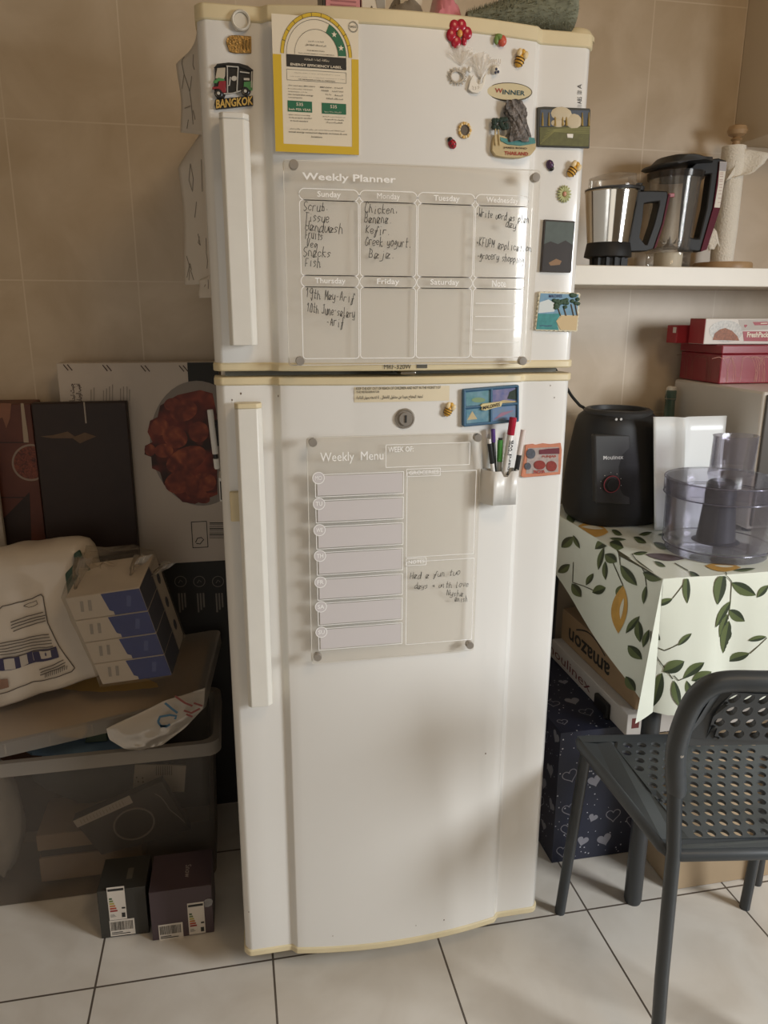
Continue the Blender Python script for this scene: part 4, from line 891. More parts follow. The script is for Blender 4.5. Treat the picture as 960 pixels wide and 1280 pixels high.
b = MB(); b.lathe((c.x-.004, TY, 0), [(.012, ZS+.0225), (rb2, ZS+.0225), (rb2+.002, ZS+.1), (rt, ztop), (.012, ztop), (.012, ztop-.06), (.012, ZS+.0225)], 40); b.build('roll', m_tow, t2)
b = MB(); b.lathe((c.x-.004, TY, 0), [(.0125, ztop-.02), (.0125, ztop+.0008), (.015, ztop+.0008)], 24); b.build('core', mat('grey_core', '#9a8e7e', 0.8), t2)
random.seed(12)
b = MB(); rows = []
edge = [TT(345, 645), TT(400, 560), TT(435, 480), TT(470, 440)]; far = [TT(410, 620), TT(520, 600), TT(600, 520), TT(640, 470)]
for i in range(9):
    f = i/8; row = []
    for j in range(7):
        g = j/6; k = f*3; i0 = min(int(k), 2); fr_ = k-i0
        e = [edge[i0][q]+(edge[i0+1][q]-edge[i0][q])*fr_ for q in (0, 1)]; h = [far[i0][q]+(far[i0+1][q]-far[i0][q])*fr_ for q in (0, 1)]
        x = e[0]+(h[0]-e[0])*g; y = e[1]+(h[1]-e[1])*g; v = at(x+random.uniform(-.8, .8)*(g > .9), y+random.uniform(-.8, .8)*(g > .9), TY-.035+.012*math.sin(3*g+2*f)); row.append(v)
    rows.append(row)
b.grid(rows); b.build('torn_sheet', m_tow, t2, solid=.0006)
b = MB(); rows = []   # ragged lower tail
for i in range(6):
    f = i/5; x0, y0 = TT(215+20*f, 1000+100*f); row = []
    for j in range(5): g = j/4; row.append(at(x0+g*14, y0-(6+8*(j % 2))*g, TY-.03-.002*j))
    rows.append(row)
b.grid(rows); b.build('ragged_tail', m_tow, t2, solid=.0006)

# ---------------------------------------------------------------- table and cloth
TZ, TX, TYF, TYB, TXR = 0.775, 0.527, 0.022, 0.625, 1.5
t = thing('kitchen_table', (0.95, 0.32, 0), 'dark legged kitchen table under the leaf print cloth', 'table')
m_leg = mat('dark_grey_metal', '#34373a', 0.4)
MB().box((TX+.003, TYF+.003, TZ-.03), (TXR, TYB, TZ-.0015)).build('tabletop', mat('table_board', '#8a7a68', 0.6), t, bevel=.002)
for x, y, r in ((0.553, 0.052, .019), (0.56, 0.598, .019), (1.45, 0.052, .019), (1.45, 0.595, .019), (0.862, 0.045, .0115)):
    MB().lathe((x, y, 0), [(r*.92, 0), (r*.95, .004), (r, .006), (r, TZ-.031)], 20).build('leg', m_leg, t)
# cloth: a = distance inward from the left edge, b = distance inward from the front edge
CZ = TZ+.0015
def drop_l(y): return max(0.05, 0.152+(0.488-y)*0.26)
FR_D = 0.283
def S(a, b, lift=0.0):
    if a >= 0 and b >= 0:
        w_ = 0.0012*noise.noise(Vector((a*14, b*14, 0)))+0.0007
        p = Vector((TX+a, TYF+b, CZ+max(0, w_)+lift))
        return p
    if b >= 0:
        d = -a; y = TYF+b
        return Vector((TX-.002-.05*d+.02*d*math.sin(y*15+1)-lift, y, CZ-d*0.998))
    if a >= 0:
        d = -b; x = TX+a
        return Vector((x, TYF-.002-.045*d-0.055*d*math.sin(x*30+1.2)*math.exp(-((x-.66)/.14)**2)-.05*d*math.sin(x*34+.6)-.02*d*math.sin(x*71)-lift, CZ-d*0.998))
    r = math.hypot(a, b); ph = math.degrees(math.atan2(-b, -a))   # 0 = left drop, 90 = front drop
    if ph < 45: f = ph/45; o = Vector((-.05, 0)).lerp(Vector((-.20, -.16)), f**.8)
    else: f = (ph-45)/45; o = Vector((-.20, -.16)).lerp(Vector((.0, -.045)), f**.9)
    return Vector((TX+o.x*r-.001-lift*.6, TYF+o.y*r-.001-lift*.6, CZ-r*.985))
m_cl = mat('cream_oilcloth', '#e2e5d6', 0.3, coat=0.2, bump=0.10, scale=26)
m_lf1 = mat('leaf_dark_green', '#37402f', 0.35); m_lf2 = mat('leaf_olive', '#5d6842', 0.35); m_lf3 = mat('stem_brown', '#4b4a35', 0.4)
m_lem = mat('lemon_ochre', '#cfa052', 0.35, var=0.25, scale=30); m_mau = mat('mauve_fig', '#6d5f61', 0.4, var=0.3, scale=60); m_lw2 = mat('lemon_white', '#ddd8c4', 0.35)
cl = MB()
NA, NB = 40, 34
aa = [0, .004]+[.004+(0.97-.004)*i/NA for i in range(1, NA+1)]; bb = [0, .004]+[.004+(0.598-.004)*i/NB for i in range(1, NB+1)]
cl.grid([[S(a, b) for a in aa] for b in bb])
rows = []
for i in range(13): rows.append([S(-drop_l(TYF+b)*i/12-1e-7, b) if i else S(0, b) for b in bb])
cl.grid(rows)
rows = []
for i in range(15): rows.append([S(a, -FR_D*(1+.012*math.sin(a*25))*i/14-1e-7) if i else S(a, 0) for a in aa])
cl.grid(rows)
rows = []
for i in range(13):
    row = []
    for k in range(25):
        ph = R(90*k/24); Lr = drop_l(TYF); rad_ = (Lr+(FR_D-Lr)*k/24)*(1+.02*math.sin(2*ph)); r = rad_*i/12
        row.append(S(-r*math.cos(ph)-1e-7, -r*math.sin(ph)-1e-7) if i else S(0, 0))
    rows.append(row)
cl.grid(rows)
W1 = crop(690, 690, 3.5556); W2 = crop(690, 600, 3.5556)
def cuv(px, py, reg=None):
    d = ray(px, py)
    p = CAM+d*((CZ-CAM.z)/d.z)
    a, b = p.x-TX, p.y-TYF
    if reg == 'T' or (reg is None and a >= 0 and b >= 0): return max(a, .0005), max(b, .0005)
    q = CAM+d*((TX-.006-CAM.x)/d.x); r = CAM+d*((TYF-.008-CAM.y)/d.y)
    if reg == 'L' or (reg is None and q.y >= TYF and q.z < CZ): return -max(.0005, CZ-q.z), max(.0005, q.y-TYF)
    return max(r.x-TX, .0005), -max(.0005, CZ-r.z)
def region(px, py):
    a, b = cuv(px, py)
    return 'T' if a > 0 and b > 0 else 'L' if b > 0 else 'F'
def leaf(p, q, w, m1=1, m2=2, K=W1, n=8):
    rg = region(*K((p[0]+q[0])/2, (p[1]+q[1])/2)); dx, dy = q[0]-p[0], q[1]-p[1]; l = math.hypot(dx, dy)+1e-6
    rows = []
    for i in range(n+1):
        f = i/n; wd = w*.5*math.sin(math.pi*min(1, f*1.02))**.8 if 0 < f < 1 else 0.02; cx_, cy_ = p[0]+dx*f, p[1]+dy*f
        bow = .06*l*math.sin(math.pi*f)
        pts = []
        for s_ in (-1, -.12, 1):
            x = cx_-dy/l*(wd*s_+bow*.4); y = cy_+dx/l*(wd*s_+bow*.4); pts.append(S(*cuv(*K(x, y), rg), lift=.0011))
        rows.append(pts)
    cl.grid([[r[0] for r in rows], [r[1] for r in rows]], m1); cl.grid([[r[1] for r in rows], [r[2] for r in rows]], m2)
for p, q, w in [((540,210),(470,245),28), ((607,108),(603,230),34), ((772,92),(736,235),56), ((805,140),(912,195),52), ((803,222),(722,332),40), ((793,262),(862,312),48), ((787,280),(742,378),38), ((795,310),(766,455),60), ((950,375),(872,394),24), ((875,448),(788,495),36), ((968,150),(915,205),30), ((616,358),(553,412),24), ((578,478),(490,530),52), ((660,478),(568,552),38), ((690,518),(604,560),40), ((487,535),(452,690),42), ((528,560),(548,672),38), ((583,560),(603,640),32), ((445,352),(485,396),34),
    ((432,345),(408,425),28), ((385,305),(395,402),36), ((390,285),(335,362),30), ((300,58),(375,150),42), ((398,92),(482,122),46), ((415,150),(405,232),22), ((315,148),(288,190),26), ((188,95),(158,148),26), ((245,158),(188,180),42), ((92,140),(140,200),42), ((28,92),(80,55),36), ((345,415),(405,478),44), ((340,552),(380,618),38)]: leaf(p, q, w)
for p, q, w in [((40,300),(90,252),42), ((90,245),(122,305),20), ((250,255),(188,308),44), ((225,300),(208,400),26), ((235,360),(242,445),24), ((232,330),(285,365),44), ((255,280),(318,305),46), ((362,255),(420,282),26), ((450,280),(525,310),28), ((385,245),(445,235),15), ((360,330),(425,325),16), ((265,225),(312,248),22), ((470,245),(525,243),12), ((205,165),(262,192),18), ((135,165),(180,195),22), ((75,150),(95,195),40), ((455,365),(505,390),18), ((610,408),(670,450),26), ((805,405),(905,395),15), ((925,348),(965,330),18), ((335,190),(365,205),12), ((255,262),(330,268),14)]: leaf(p, q, w, K=W2)
for p, q, w, K, m1, m2 in [((250,235),(100,218),66,W2,4,4), ((316,150),(305,362),66,W1,4,4), ((680,384),(840,392),38,W2,4,4), ((415,333),(590,352),30,W2,5,5), ((455,410),(440,575),46,W1,4,4)]: leaf(p, q, w, m1, m2, K, 12)
for p, q, w, K in [((230,222),(130,212),16,W2), ((322,205),(312,300),14,W1), ((720,384),(810,388),10,W2)]: 
    _o = len(cl.v); leaf(p, q, w, 6, 6, K)
    for i in range(_o, len(cl.v)): cl.v[i] = cl.v[i]+Vector((-.0004, -.0004, .0004))
def stem(K, *pts):
    P = []
    for (x0, y0), (x1, y1) in zip(pts, pts[1:]):
        for i in range(6): P.append((x0+(x1-x0)*i/6, y0+(y1-y0)*i/6))
    P.append(pts[-1]); up = []; dn = []
    for i, (x, y) in enumerate(P):
        x2, y2 = P[min(i+1, len(P)-1)]; x1_, y1_ = P[max(i-1, 0)]; l = math.hypot(x2-x1_, y2-y1_)+1e-6; nx, ny = -(y2-y1_)/l*1.9, (x2-x1_)/l*1.9
        up.append(S(*cuv(*K(x+nx, y+ny)), lift=.0010)); dn.append(S(*cuv(*K(x-nx, y-ny)), lift=.0010))
    cl.grid([up, dn], 3)
stem(W1, (95,45), (95,135), (150,152), (192,170)); stem(W1, (355,10), (405,90), (415,150)); stem(W1, (265,40), (316,150)); stem(W1, (605,130), (540,208)); stem(W1, (770,92), (806,135), (800,230), (790,305)); stem(W1, (952,380), (875,450)); stem(W1, (440,352), (442,420), (500,438), (555,405)); stem(W1, (465,465), (525,555)); stem(W1, (530,540), (548,560), (590,545), (622,520)); stem(W2, (285,300), (300,378)); stem(W2, (545,372), (605,405))
o = cl.build('tablecloth', [m_cl, m_lf1, m_lf2, m_lf3, m_lem, m_mau, m_lw2], angle=55)
tag(o, 'cream oilcloth with green leaves and ochre lemons draped over the table', 'tablecloth')

# ---------------------------------------------------------------- blender base on the table
BY = 0.468
Q = crop(690, 460, 3.5556)
zb = CZ+.003; zt = at(*Q(290, 205), BY-.06).z
pl_, pr_ = at(*Q(78, 590), BY), at(*Q(447, 590), BY); bxm = (pl_.x+pr_.x)/2; hw = (pr_.x-pl_.x)/2
ptl, ptr = at(*Q(128, 250), BY), at(*Q(445, 250), BY); hwt = (ptr.x-ptl.x)/2; bxt = (ptl.x+ptr.x)/2
t = thing('blender_motor_base', (bxm, BY, zb), 'black blender motor base with a round dial on the table beside the refrigerator', 'blender base')
def sq(cx, cy, z, rx, ry, e=3.2, n=40): 
    out = []
    for k in range(n):
        a_ = 2*math.pi*k/n; c_, s_ = math.cos(a_), math.sin(a_); out.append(Vector((cx+rx*abs(c_)**(2/e)*(1 if c_ > 0 else -1), cy+ry*abs(s_)**(2/e)*(1 if s_ > 0 else -1), z)))
    return out
H_ = zt-zb; hd_ = hw*.92
rows = []
for f, k, e in ((0, .90, 3), (.02, .94, 3), (.10, 1.0, 3), (.30, .985, 3.2), (.55, .93, 3.2), (.75, .86, 3.2), (.88, .82, 3), (.95, .78, 2.8), (.985, .70, 2.6)):
    rows.append(sq(bxm+(bxt-bxm)*f, BY, zb+H_*f, hw*k, hd_*k, e))
b = MB(); b.grid(rows, 0, True); b.flat(rows[0]); b.flat(rows[-1]); b.build('housing', m_bk, t, angle=40)
b = MB(); b.lathe((bxt, BY, zb+H_*.96), [(hw*.70, -.004), (hw*.72, .012), (hw*.66, .017), (hw*.58, .017), (hw*.56, .004), (0, .004)], 40); b.build('jug_ring', m_bkg, t)
# front panel, logo and dial follow the front wall
def fronty(z):
    f = (z-zb)/H_; ks = [(0, .90), (.1, 1.0), (.3, .985), (.55, .93), (.75, .86), (.95, .78)]
    for (f0, k0), (f1, k1) in zip(ks, ks[1:]):
        if f <= f1: return BY-hd_*(k0+(k1-k0)*(f-f0)/(f1-f0))
    return BY-hd_*.78
P = []
for X, Z in ((200, 300), (360, 300), (345, 610), (190, 600)):
    v = at(*Q(X, Z), BY-hd_*.95); P.append(Vector((v.x, fronty(v.z)-.0012, v.z)))
b = MB(); b.hexa([P[3], P[2], P[2]+Vector((0, .02, 0)), P[3]+Vector((0, .02, 0)), P[0], P[1], P[1]+Vector((0, .02, 0)), P[0]+Vector((0, .02, 0))]); pn = b.build('front_panel', m_bkg, t, bevel=.004)
pn_y = lambda z: P[3].y+(P[0].y-P[3].y)*(z-P[3].z)/(P[0].z-P[3].z)
v0, v1 = at(*Q(228, 408), BY-hd_*.9), at(*Q(318, 386), BY-hd_*.9); yy = min(pn_y(v0.z), pn_y(v1.z))-.0008
b = MB(); put_text(b, 'Moulinex', (v0.x, yy, v0.z), (v1.x-v0.x, 0, 0), (0, .002, v1.z-v0.z), bold=.01); b.build('logo_lettering', mat('logo_grey', '#b9b7b2', 0.4), pn, angle=0)
dc = at(*Q(262, 515), BY-hd_*.97); dc.y = pn_y(dc.z)
dl = MB().lathe((dc.x, dc.y+.002, dc.z), [(.020, 0), (.020, .006), (.018, .009), (.015, .010), (.0145, .014), (0, .0145)], 36, axis='y').build('dial', m_bk, pn)
b = MB(); b.tube([(dc.x+.0195*math.cos(k), dc.y-.006, dc.z+.0195*math.sin(k)) for k in (2*math.pi*i/36 for i in range(36))], .0013, 6, closed=True); b.build('dial_ring', mat('dull_red_ring', '#8c3a42', 0.4), dl)
b = MB()
for k in range(7):
    a_ = R(200-35*k); b.lathe((dc.x+.027*math.cos(a_), dc.y-.001, dc.z+.027*math.sin(a_)), [(.0009, 0), (.0009, .0008), (0, .001)], 8, axis='y')
b.build('dial_marks', mat('logo_grey', '#b9b7b2', 0.4), pn)
v0, v1 = at(*Q(130, 612), BY-hd_*.93), at(*Q(160, 586), BY-hd_*.93); b = MB(); put_text(b, 'AB', (v0.x, fronty(v0.z)-.0005+.012, v0.z), (v1.x-v0.x, 0, 0), (0, 0, v1.z-v0.z)); 
v0 = at(*Q(300, 228), BY-hw*.72); b = MB(); b.lathe((v0.x-.008, BY-hw*.715, v0.z), [(.003, 0), (.003, .0012), (.0018, .0014), (0, .001)], 14, axis='y'); b.lathe((v0.x+.004, BY-hw*.715, v0.z), [(.003, 0), (.003, .0012), (.0018, .0014), (0, .001)], 14, axis='y'); b.build('lock_icons', mat('logo_grey', '#b9b7b2', 0.4), t)
c0 = at(722, 628, BY+.06); path = [at(706, 480, .60), at(714, 494, .60), at(724, 506, .595), at(733, 516, .585), Vector((bxm, BY+hd_+.02, zb+.15)), Vector((bxm, BY+hd_*.9, zb+.03))]
P = []
for i in range(len(path)-1):
    for k in range(6): 
        p0, p1, p2, p3 = path[max(i-1, 0)], path[i], path[i+1], path[min(i+2, len(path)-1)]; u = k/6
        P.append(0.5*((2*p1)+(-p0+p2)*u+(2*p0-5*p1+4*p2-p3)*u*u+(-p0+3*p1-3*p2+p3)*u**3))
MB().tube([Vector((.22, .615, 1.22)), Vector((.36, .61, 1.20)), at(690, 455, .605)]+P+[path[-1]], .004, 8).build('power_cord', m_bk, t)

# ---------------------------------------------------------------- white sheet, bottle, oven-size box, tin, wrap cartons
Q2 = crop(810, 490, 5.818)
VY = 0.335
b = MB(); rows = []
tl, tr, bl, br = at(*Q2(58, 185), VY), at(*Q2(570, 183), VY), at(*Q2(48, 970), VY), at(*Q2(560, 1010), VY)
zt_, zb_ = tl.z, CZ+.002
for i in range(9):
    f = i/8; row = []
    for j in range(25):
        g = j/24; x = (tl.x+(bl.x-tl.x)*f)*(1-g)+(tr.x+(tr.x-.004-tr.x)*f)*g
        y = VY+.012*math.exp(-((g-.36)/.06)**2)*-1+.028*(g if g > .36 else .36)*-0.0+.03*max(0, .36-g)+.012*f*-1
        row.append((x, y, zt_+(zb_-zt_)*f))
    rows.append(row)
b.grid(rows); o = b.build('plastic_sheet', mat('white_translucent_plastic', '#e9ecec', 0.3), solid=.003)
tag(o, 'white upright plastic sheet with a vertical fold behind the food processor bowl', 'plastic sheet')
SS = crop(800, 380, 6)
by_ = 0.585; bcx = at(*SS(235, 640), by_).x
t = thing('swing_top_bottle', (bcx, by_, CZ+.002), 'green swing-top glass bottle between the black blender base and the white box', 'bottle')
bz = at(*SS(230, 850), by_).z; tz = at(*SS(235, 640), by_).z
m_gl = mat('green_bottle_glass', '#4e6156', 0.12, coat=0.5)
MB().lathe((bcx, by_, 0), [(.028, CZ+.002), (.031, CZ+.006), (.031, bz-.09), (.024, bz-.04), (.0145, bz), (.0125, tz-.03), (.0145, tz-.026), (.0145, tz-.004), (.011, tz-.001), (0, tz)], 28).build('glass', m_gl, t)
MB().lathe((bcx, by_, tz-.002), [(.012, 0), (.0125, .006), (.009, .010), (0, .011)], 20).build('stopper', mat('porcelain_stopper', '#d9d3c6', 0.35), t)
b = MB(); b.tube([(bcx-.013, by_-.004, tz-.026), (bcx-.019, by_-.006, tz-.012), (bcx-.014, by_-.002, tz+.004)], .0009, 6); b.tube([(bcx+.015*math.cos(k), by_+.015*math.sin(k), tz-.024) for k in (2*math.pi*i/20 for i in range(20))], .001, 6, closed=True); b.build('wire_bail', m_steel, t)
fc = atx(955, 490, .885); zW = fc.z
wy0 = fc.y
t = thing('white_appliance', (1.1, .48, CZ+.002), 'plain white box-shaped appliance at the back of the table under the red tin', 'appliance')
MB().box((.885, wy0, CZ+.012), (1.36, .62, zW)).build('housing', mat('white_appliance_paint', '#d6cfc5', 0.35, var=0.03, scale=6), t, bevel=.006)
MB().box((.892, wy0-.006, CZ+.02), (1.355, wy0+.001, zW-.006)).build('front_panel', mat('appliance_front', '#55504b', 0.35), t, bevel=.003)
for x, y in ((.91, wy0+.03), (1.33, wy0+.03), (.91, .59), (1.33, .59)): MB().lathe((x, y, CZ+.0015), [(.012, 0), (.012, .012)], 12).build('foot', m_bk, t)
m_red = mat('red_tin_paint', '#8e2230', 0.28, coat=0.3); m_grn2 = mat('thin_gold_print', '#c98f7c', 0.5)
rx0 = .90; rc = atx(898, 480, rx0); ry0 = rc.y; rz0 = zW+.001; rz1 = atx(900, 431, rx0).z
t = thing('red_tin_box', (1.08, (ry0+.62)/2, rz0), 'red tin box with golden grass prints on top of the white appliance', 'tin box')
bd_ = MB().box((rx0, ry0, rz0), (1.28, .625, rz1-.022)).build('body', m_red, t, bevel=.003)
MB().box((rx0-.003, ry0-.003, rz1-.022), (1.283, .628, rz1)).build('lid', m_red, t, bevel=.003)
random.seed(21); b = MB()
for cxp, n_ in ((.94, 5), (1.02, 9), (1.12, 8)):
    for k in range(n_):
        x = cxp+random.uniform(-.03, .03); sg = random.uniform(-.05, .05); zz = random.uniform(.02, .05)
        stroke(b, [(x+sg*u*u, ry0-.0006, rz0+.003+(rz1-rz0-.03)*(.98*math.sin(math.pi*.62*u))) for u in (0, .2, .4, .6, .8, 1)], .0009)
b.build('grass_print', m_grn2, bd_, angle=0)
b = MB()
for cyp, n_ in ((ry0+.05, 6), (ry0+.13, 5)):
    for k in range(n_):
        y = cyp+random.uniform(-.02, .02); sg = random.uniform(-.05, .05); stroke(b, [(rx0-.0006, y+sg*u*u, rz0+.003+(rz1-rz0-.03)*(.95*math.sin(math.pi*.62*u))) for u in (0, .2, .4, .6, .8, 1)], .0009, n=Vector((-1, 0, 0)))
b.build('grass_print', mat('shaded_gold_print', '#8f5f50', 0.5), bd_, angle=0)  # same grass print, darker: shade of the left face put into its colour
# wrap cartons lying on the tin
def carton(name, x0, x1, y0, y1, z0, z1, label, m_face, m_end):
    t = thing(name, ((x0+x1)/2, (y0+y1)/2, z0), label, 'carton'); MB().box((x0, y0, z0), (x1, y1, z1)).build('box', m_face, t, bevel=.0015)
    MB().box((x0-.0008, y0+.001, z0+.001), (x0+.001, y1-.001, z1-.001)).build('end_flap', m_end, t, bevel=.0004); return t
m_cfoil = mat('carton_grey', '#b3a89c', 0.4, var=0.1, scale=40); m_cred = mat('carton_red', '#a02c34', 0.4); m_cwh = mat('carton_white', '#d8d0c6', 0.45)
fy = ry0+.022; p0 = at(*SS(478, 280), fy); p1 = at(*SS(478, 130), fy)
cx0_ = p0.x; cz1 = at(*SS(480, 108), fy).z
t = carton('foil_carton', cx0_, 1.24, fy, fy+.065, rz1+.0008, cz1, 'red and white food wrap carton with a roast dish picture on the red tin', m_cwh, m_cred)
b = MB(); pflat(b, [SS(770, 205), SS(960, 205), SS(960, 280), SS(780, 278)], fy-.0006); pflat(b, [SS(845, 135), SS(960, 133), SS(960, 158), SS(860, 160)], fy-.0006); b.build('red_band', m_cred, t, angle=0)
b = MB(); pflat(b, [SS(740, 118), SS(960, 116), SS(960, 190), SS(770, 200), SS(745, 150)], fy-.0004); b.build('grey_band', m_cfoil, t, angle=0)
b = MB(); pflat(b, ellpx(645, 205, 125, 82, SS), fy-.0005); b.build('foil_print', mat('crumpled_foil_print', '#c9c4ba', 0.35, var=0.4, scale=200), t, angle=0)
b = MB(); pflat(b, [SS(545, 270), SS(560, 220), SS(600, 190), SS(640, 180), SS(690, 200), SS(730, 240), SS(745, 275)], fy-.0007); b.build('roast_print', mat('roast_brown', '#a5643f', 0.5, var=0.5, scale=220), t, angle=0)
b = MB(); ptext(b, 'FreshPack', SS(806, 210), SS(962, 250), fy-.001, bold=.03); pline(b, [SS(905, 146), SS(955, 144)], .002, fy-.001); b.build('white_lettering', m_lw, t, angle=0)
c = at(*SS(792, 165), fy-.0008); b = MB(); b.flat([(c.x+.0045*(16*math.sin(u)**3)/16, fy-.0009, c.z+.0045*(13*math.cos(u)-5*math.cos(2*u)-2*math.cos(3*u)-math.cos(4*u))/16) for u in (2*math.pi*i/24 for i in range(24))]); b.build('red_heart', m_cred, t, angle=0)
gy = fy+.075
p0 = at(*SS(245, 290), gy+.02); xg = p0.x
t = carton('cling_film_carton', xg+.0, 1.2, gy+.005, gy+.05, rz1+.0008, rz1+.045, 'plain red wrap carton lying behind the food wrap carton on the tin', m_cred, m_cred)
v = MB(); v.box((xg-.0014, gy+.008, rz1+.026), (xg-.0008, gy+.022, rz1+.04)); v.build('barcode_patch', m_cwh, t, angle=0)

# ---------------------------------------------------------------- food processor bowl
PC = crop(810, 490, 5.818)
fl_, fr_ = at(*PC(170, 1060), .16), at(*PC(835, 1060), .16)
pcx = (fl_.x+fr_.x)/2; rad_b = (fr_.x-fl_.x)/2; pcy = .165
t = thing('food_processor_bowl', (pcx, pcy, CZ+.0025), 'clear food processor bowl with feed tube lid standing on the tablecloth', 'food processor bowl')
m_lav = clear('lavender_clear_plastic', '#f3f2f6', 0.07, 0.05, 0.6, '#d6d4de')
m_lav2 = clear('lavender_rim_plastic', '#c2bfcd', 0.1, 0.3, 0.7, '#9f9cab')
zb = CZ+.003
zc = at(*PC(500, 1150), pcy-rad_b).z; zL = at(*PC(500, 735), pcy-rad_b*1.03).z
hb = zL-zb
b = MB(); b.lathe((pcx, pcy, zb), [(rad_b*.93, 0), (rad_b*.95, .012), (rad_b*.99, .018), (rad_b*1.0, hb*.5), (rad_b*1.02, hb), (rad_b*1.0, hb), (rad_b*.975, hb*.5), (rad_b*.96, .022), (0, .02)], 56); b.build('bowl', m_lav, t)
b = MB(); b.tube([(pcx+rad_b*.985*math.cos(k), pcy+rad_b*.985*math.sin(k), zb+.018) for k in (2*math.pi*i/56 for i in range(56))], .0014, 6, closed=True); b.build('lower_rim', m_lav2, t)
b = MB(); b.lathe((pcx, pcy, zb+hb), [(rad_b*1.03, -.034), (rad_b*1.055, -.03), (rad_b*1.06, -.002), (rad_b*1.02, .004), (rad_b*.5, .007), (0, .007)], 56); ld = b.build('lid', m_lav, t)
b = MB()
for z_, rr in ((-.032, 1.05), (.001, 1.055)): b.tube([(pcx+rad_b*rr*math.cos(k), pcy+rad_b*rr*math.sin(k), zb+hb+z_) for k in (2*math.pi*i/56 for i in range(56))], .0013, 6, closed=True)
b.build('rim_lines', m_lav2, ld)
tx0, tx1 = at(*PC(500, 320), pcy+.02), at(*PC(785, 320), pcy+.02); tcx = (tx0.x+tx1.x)/2; trx = (tx1.x-tx0.x)/2; ttz = tx0.z
rows = [sq(tcx+off, pcy+.02, z_, trx*k, trx*.72*k, 2.4, 36) for z_, k, off in ((zb+hb+.005, 1.04, -.004), (zb+hb+.02, .99, -.002), (ttz-.004, 1.0, 0), (ttz, 1.04, 0), (ttz, .97, 0), (zb+hb+.02, .93, -.002))]
b = MB(); b.grid(rows, 0, True); b.build('feed_tube', m_lav, t)
b = MB(); cc0 = at(*PC(500, 900), pcy).x; b.lathe((pcx-.002, pcy, zb), [(rad_b*.44, .022), (rad_b*.36, .026), (rad_b*.30, hb*.6), (rad_b*.27, hb-.008), (rad_b*.2, hb-.002), (0, hb-.002)], 32); b.build('drive_core', mat('dark_grey_core', '#4a4a4d', 0.45), t)
b = MB()
for k in range(7): 
    a_ = R(-62+2*(k % 2)); z_ = zb+.03+(hb-.075)*k/6
    for j in range(6 if k % 2 else 9): w_ = R(-62+j*1.6); b.box((pcx+rad_b*.999*math.cos(w_)-.0008, pcy+rad_b*.999*math.sin(w_)-.0008, z_), (pcx+rad_b*.999*math.cos(w_)+.0008, pcy+rad_b*.999*math.sin(w_)+.0008, z_+.0012))
b.build('level_marks', mat('white_marks', '#d9d9de', 0.5), t, angle=0)

# ---------------------------------------------------------------- boxes under the table
m_navy = mat('navy_gift_paper', '#23273a', 0.45, var=0.2, scale=12); m_hs = mat('silver_hearts', '#8d8c94', 0.4, 0.3); m_dot = mat('silver_dots', '#b9b9c0', 0.4)
GX0, GX1, GY0, GY1, GZ = .423, .70, .198, .570, .35
b = MB(); b.box((GX0, GY0, .001), (GX1, GY1, GZ))
random.seed(4)
def heart(cx_, cy_, r, face, fill, m):
    pts = [(r*(16*math.sin(u)**3)/16, r*(13*math.cos(u)-5*math.cos(2*u)-2*math.cos(3*u)-math.cos(4*u))/16) for u in (2*math.pi*i/26 for i in range(27))]
    an = random.uniform(-.4, .4); pts = [(cx_+x*math.cos(an)-y*math.sin(an), cy_+x*math.sin(an)+y*math.cos(an)) for x, y in pts]
    def P3(x, y): return Vector((GX0-.0006, y0_(x), y)) if face == 'L' else Vector((x, GY0-.0006, y)) if face == 'F' else Vector((x, y, GZ+.0006))
    y0_ = lambda v: v
    nn = Vector((-1, 0, 0)) if face == 'L' else Vector((0, -1, 0)) if face == 'F' else Vector((0, 0, 1))
    if fill: b.flat([P3(x, y) for x, y in pts[:-1]], m)
    else: stroke(b, [P3(x, y) for x, y in pts], .0022, m=m, n=nn)
for face, (u0, u1), (v0, v1), n_ in (('F', (GX0+.02, GX1-.02), (.02, GZ-.02), 22), ('L', (GY0+.02, GY1-.02), (.02, GZ-.02), 24), ('T', (GX0+.02, GX1-.02), (GY0+.02, GY1-.02), 14)):
    placed = []
    for k in range(200):
        x, y = random.uniform(u0, u1), random.uniform(v0, v1); 
        if all(math.hypot(x-q[0], y-q[1]) > .05 for q in placed):
            placed.append((x, y)); heart(x, y, random.uniform(.012, .019), face, k % 3 == 0, 1)
        if len(placed) >= n_: break
    for k in range(150):
        x, y = random.uniform(u0-.018, u1+.018), random.uniform(v0-.018, v1+.018); r = random.uniform(.0008, .0022)
        pts = [(x+r*math.cos(a_), y+r*math.sin(a_)) for a_ in (0, 1.05, 2.1, 3.14, 4.2, 5.24)]
        b.flat([Vector((GX0-.0005, p, q)) if face == 'L' else Vector((p, GY0-.0005, q)) if face == 'F' else Vector((p, q, GZ+.0005)) for p, q in pts], 2)
o = b.build('gift_box', [m_navy, m_hs, m_dot], angle=0)
tag(o, 'navy gift box patterned with silver hearts and dots under the table', 'gift box')
CX0, CY0 = .56, .155
m_wcard = mat('white_carton', '#c9c2ba', 0.6, var=0.06, scale=8); m_kraft = mat('kraft_cardboard', '#a48867', 0.75, var=0.08, scale=10)
t = thing('white_carton', (.75, .37, GZ+.001), 'flat white appliance carton with red script lettering on top of the gift box', 'carton')
MB().box((CX0, CY0, GZ+.0015), (.98, .572, .405)).build('box', m_wcard, t, bevel=.002)
p, q = atx(690, 826, CX0), atx(735, 868, CX0)
b = MB(); put_text(b, 'moulinex', (CX0-.0006, atx(683, 818, CX0).y, GZ+.014), (0, -(atx(683, 818, CX0).y-atx(738, 862, CX0).y), 0), (0, 0, .026), bold=.0); b.build('red_lettering', mat('brown_red_ink', '#6d3230', 0.6), t, angle=0)
